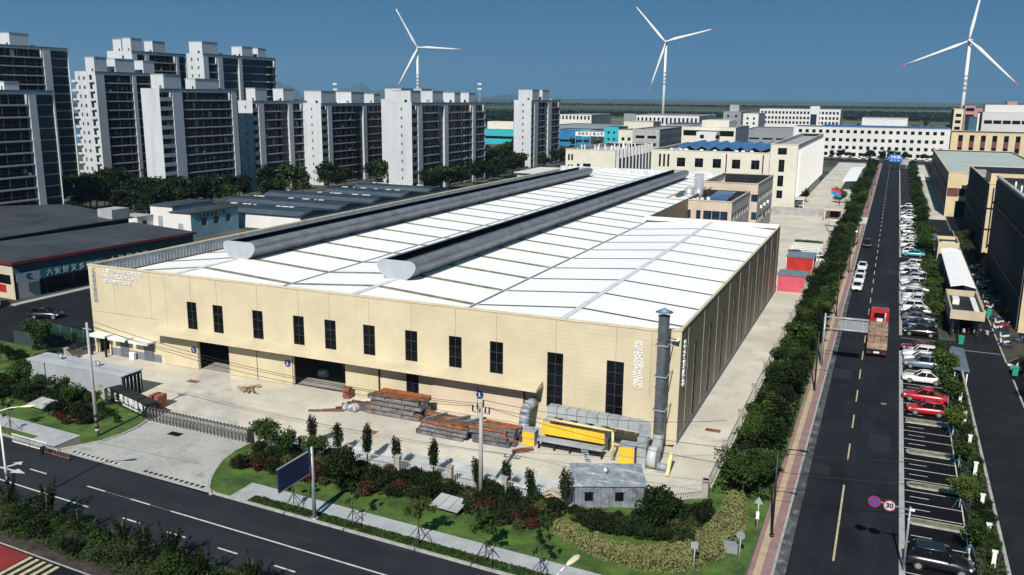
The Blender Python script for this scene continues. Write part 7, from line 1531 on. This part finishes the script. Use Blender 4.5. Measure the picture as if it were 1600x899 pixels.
# telecom masts
for px, D, lab in ((534,520,'thin lattice mast rising behind the third white gable'),(749,560,'thin lattice mast with lamps right of the double tower')):
    d = _f+(px-800)/FPX*_r; d = d/math.hypot(d[0],d[1]); x, y = d[0]*D, d[1]*D; hh = zfit(x,y,130); t = thing('telecom_mast', lab, 'mast', (x,y,0)); b = MB()
    for sx_ in (-.4,.4): 
        for sy_ in (-.4,.4): b.cyl((sx_*2,sy_*2,0),(sx_*.5,sy_*.5,hh),.10,.06,5)
    for q in range(14): z = hh*q/14; z2 = hh*(q+1)/14; f_ = .8-.6*q/14; b.cyl((-f_,-f_,z),(f_,-f_,z2),.05,n=4); b.cyl((f_,-f_,z),(-f_,-f_,z2),.05,n=4)
    b.build('lattice', M_polem, t)
    for z in (hh-1,hh-4): MB().box(-1.3,1.3,-.2,.2,z,z+.9).build('antenna', M_white, t)
# ================================================================== LIGHT
EL, AZ = 40.5, R(-7.0)                # shadows fall towards azimuth -11 deg (x = sin, y = cos)
sd = Vector((math.sin(AZ)*math.cos(R(EL)), math.cos(AZ)*math.cos(R(EL)), -math.sin(R(EL))))
sl = bpy.data.lights.new('sun', 'SUN'); sl.energy = 5.0; sl.angle = R(.5); sl.color = (1, .95, .87)
so = bpy.data.objects.new('sun', sl); COL.objects.link(so); so.rotation_euler = sd.to_track_quat('-Z', 'Y').to_euler()
w = bpy.data.worlds.new('World'); sc.world = w; w.use_nodes = True; N = w.node_tree.nodes; L = w.node_tree.links
sk = N.new('ShaderNodeTexSky'); sk.sky_type = 'NISHITA'; sk.sun_disc = False; sk.sun_elevation = R(EL)
ts = -sd; sk.sun_rotation = math.atan2(ts.x, ts.y); sk.altitude = 9000; sk.air_density = 1.0; sk.dust_density = 0; sk.ozone_density = 10.0
ST = .035
mx = N.new('ShaderNodeMix'); mx.data_type = 'RGBA'; mx.inputs['Factor'].default_value = .6      # clear-sky blue washed with an even bluish air colour
L.new(sk.outputs[0], mx.inputs['A']); mx.inputs['B'].default_value = (.035/ST, .175/ST, .30/ST, 1)
L.new(mx.outputs['Result'], N['Background'].inputs[0]); N['Background'].inputs[1].default_value = ST
sc.view_settings.view_transform = 'Standard'; sc.view_settings.look = 'None'; sc.view_settings.gamma = 1; sc.view_settings.exposure = 0.28
sc.render.engine = 'CYCLES'
sc.cycles.max_bounces = 5; sc.cycles.diffuse_bounces = 2; sc.cycles.glossy_bounces = 2; sc.cycles.transparent_max_bounces = 4; sc.cycles.transmission_bounces = 2; sc.cycles.caustics_reflective = False; sc.cycles.caustics_refractive = False
sc.cycles.use_denoising = True
# ================================================================== AIR
M_h = bpy.data.materials.new('air'); M_h.use_nodes = True; N = M_h.node_tree.nodes; N.remove(N['Principled BSDF'])
pv = N.new('ShaderNodeVolumePrincipled'); pv.inputs['Density'].default_value = 8e-5; pv.inputs['Color'].default_value = (.42,.72,1,1); pv.inputs['Anisotropy'].default_value = .2
M_h.node_tree.links.new(pv.outputs[0], N['Material Output'].inputs['Volume'])
tag(MB().box(-15000,15000,-320,15000,-1.2,620).build('haze', M_h), kind='stuff')
sc.cycles.volume_bounces = 0; sc.cycles.volume_step_rate = 10
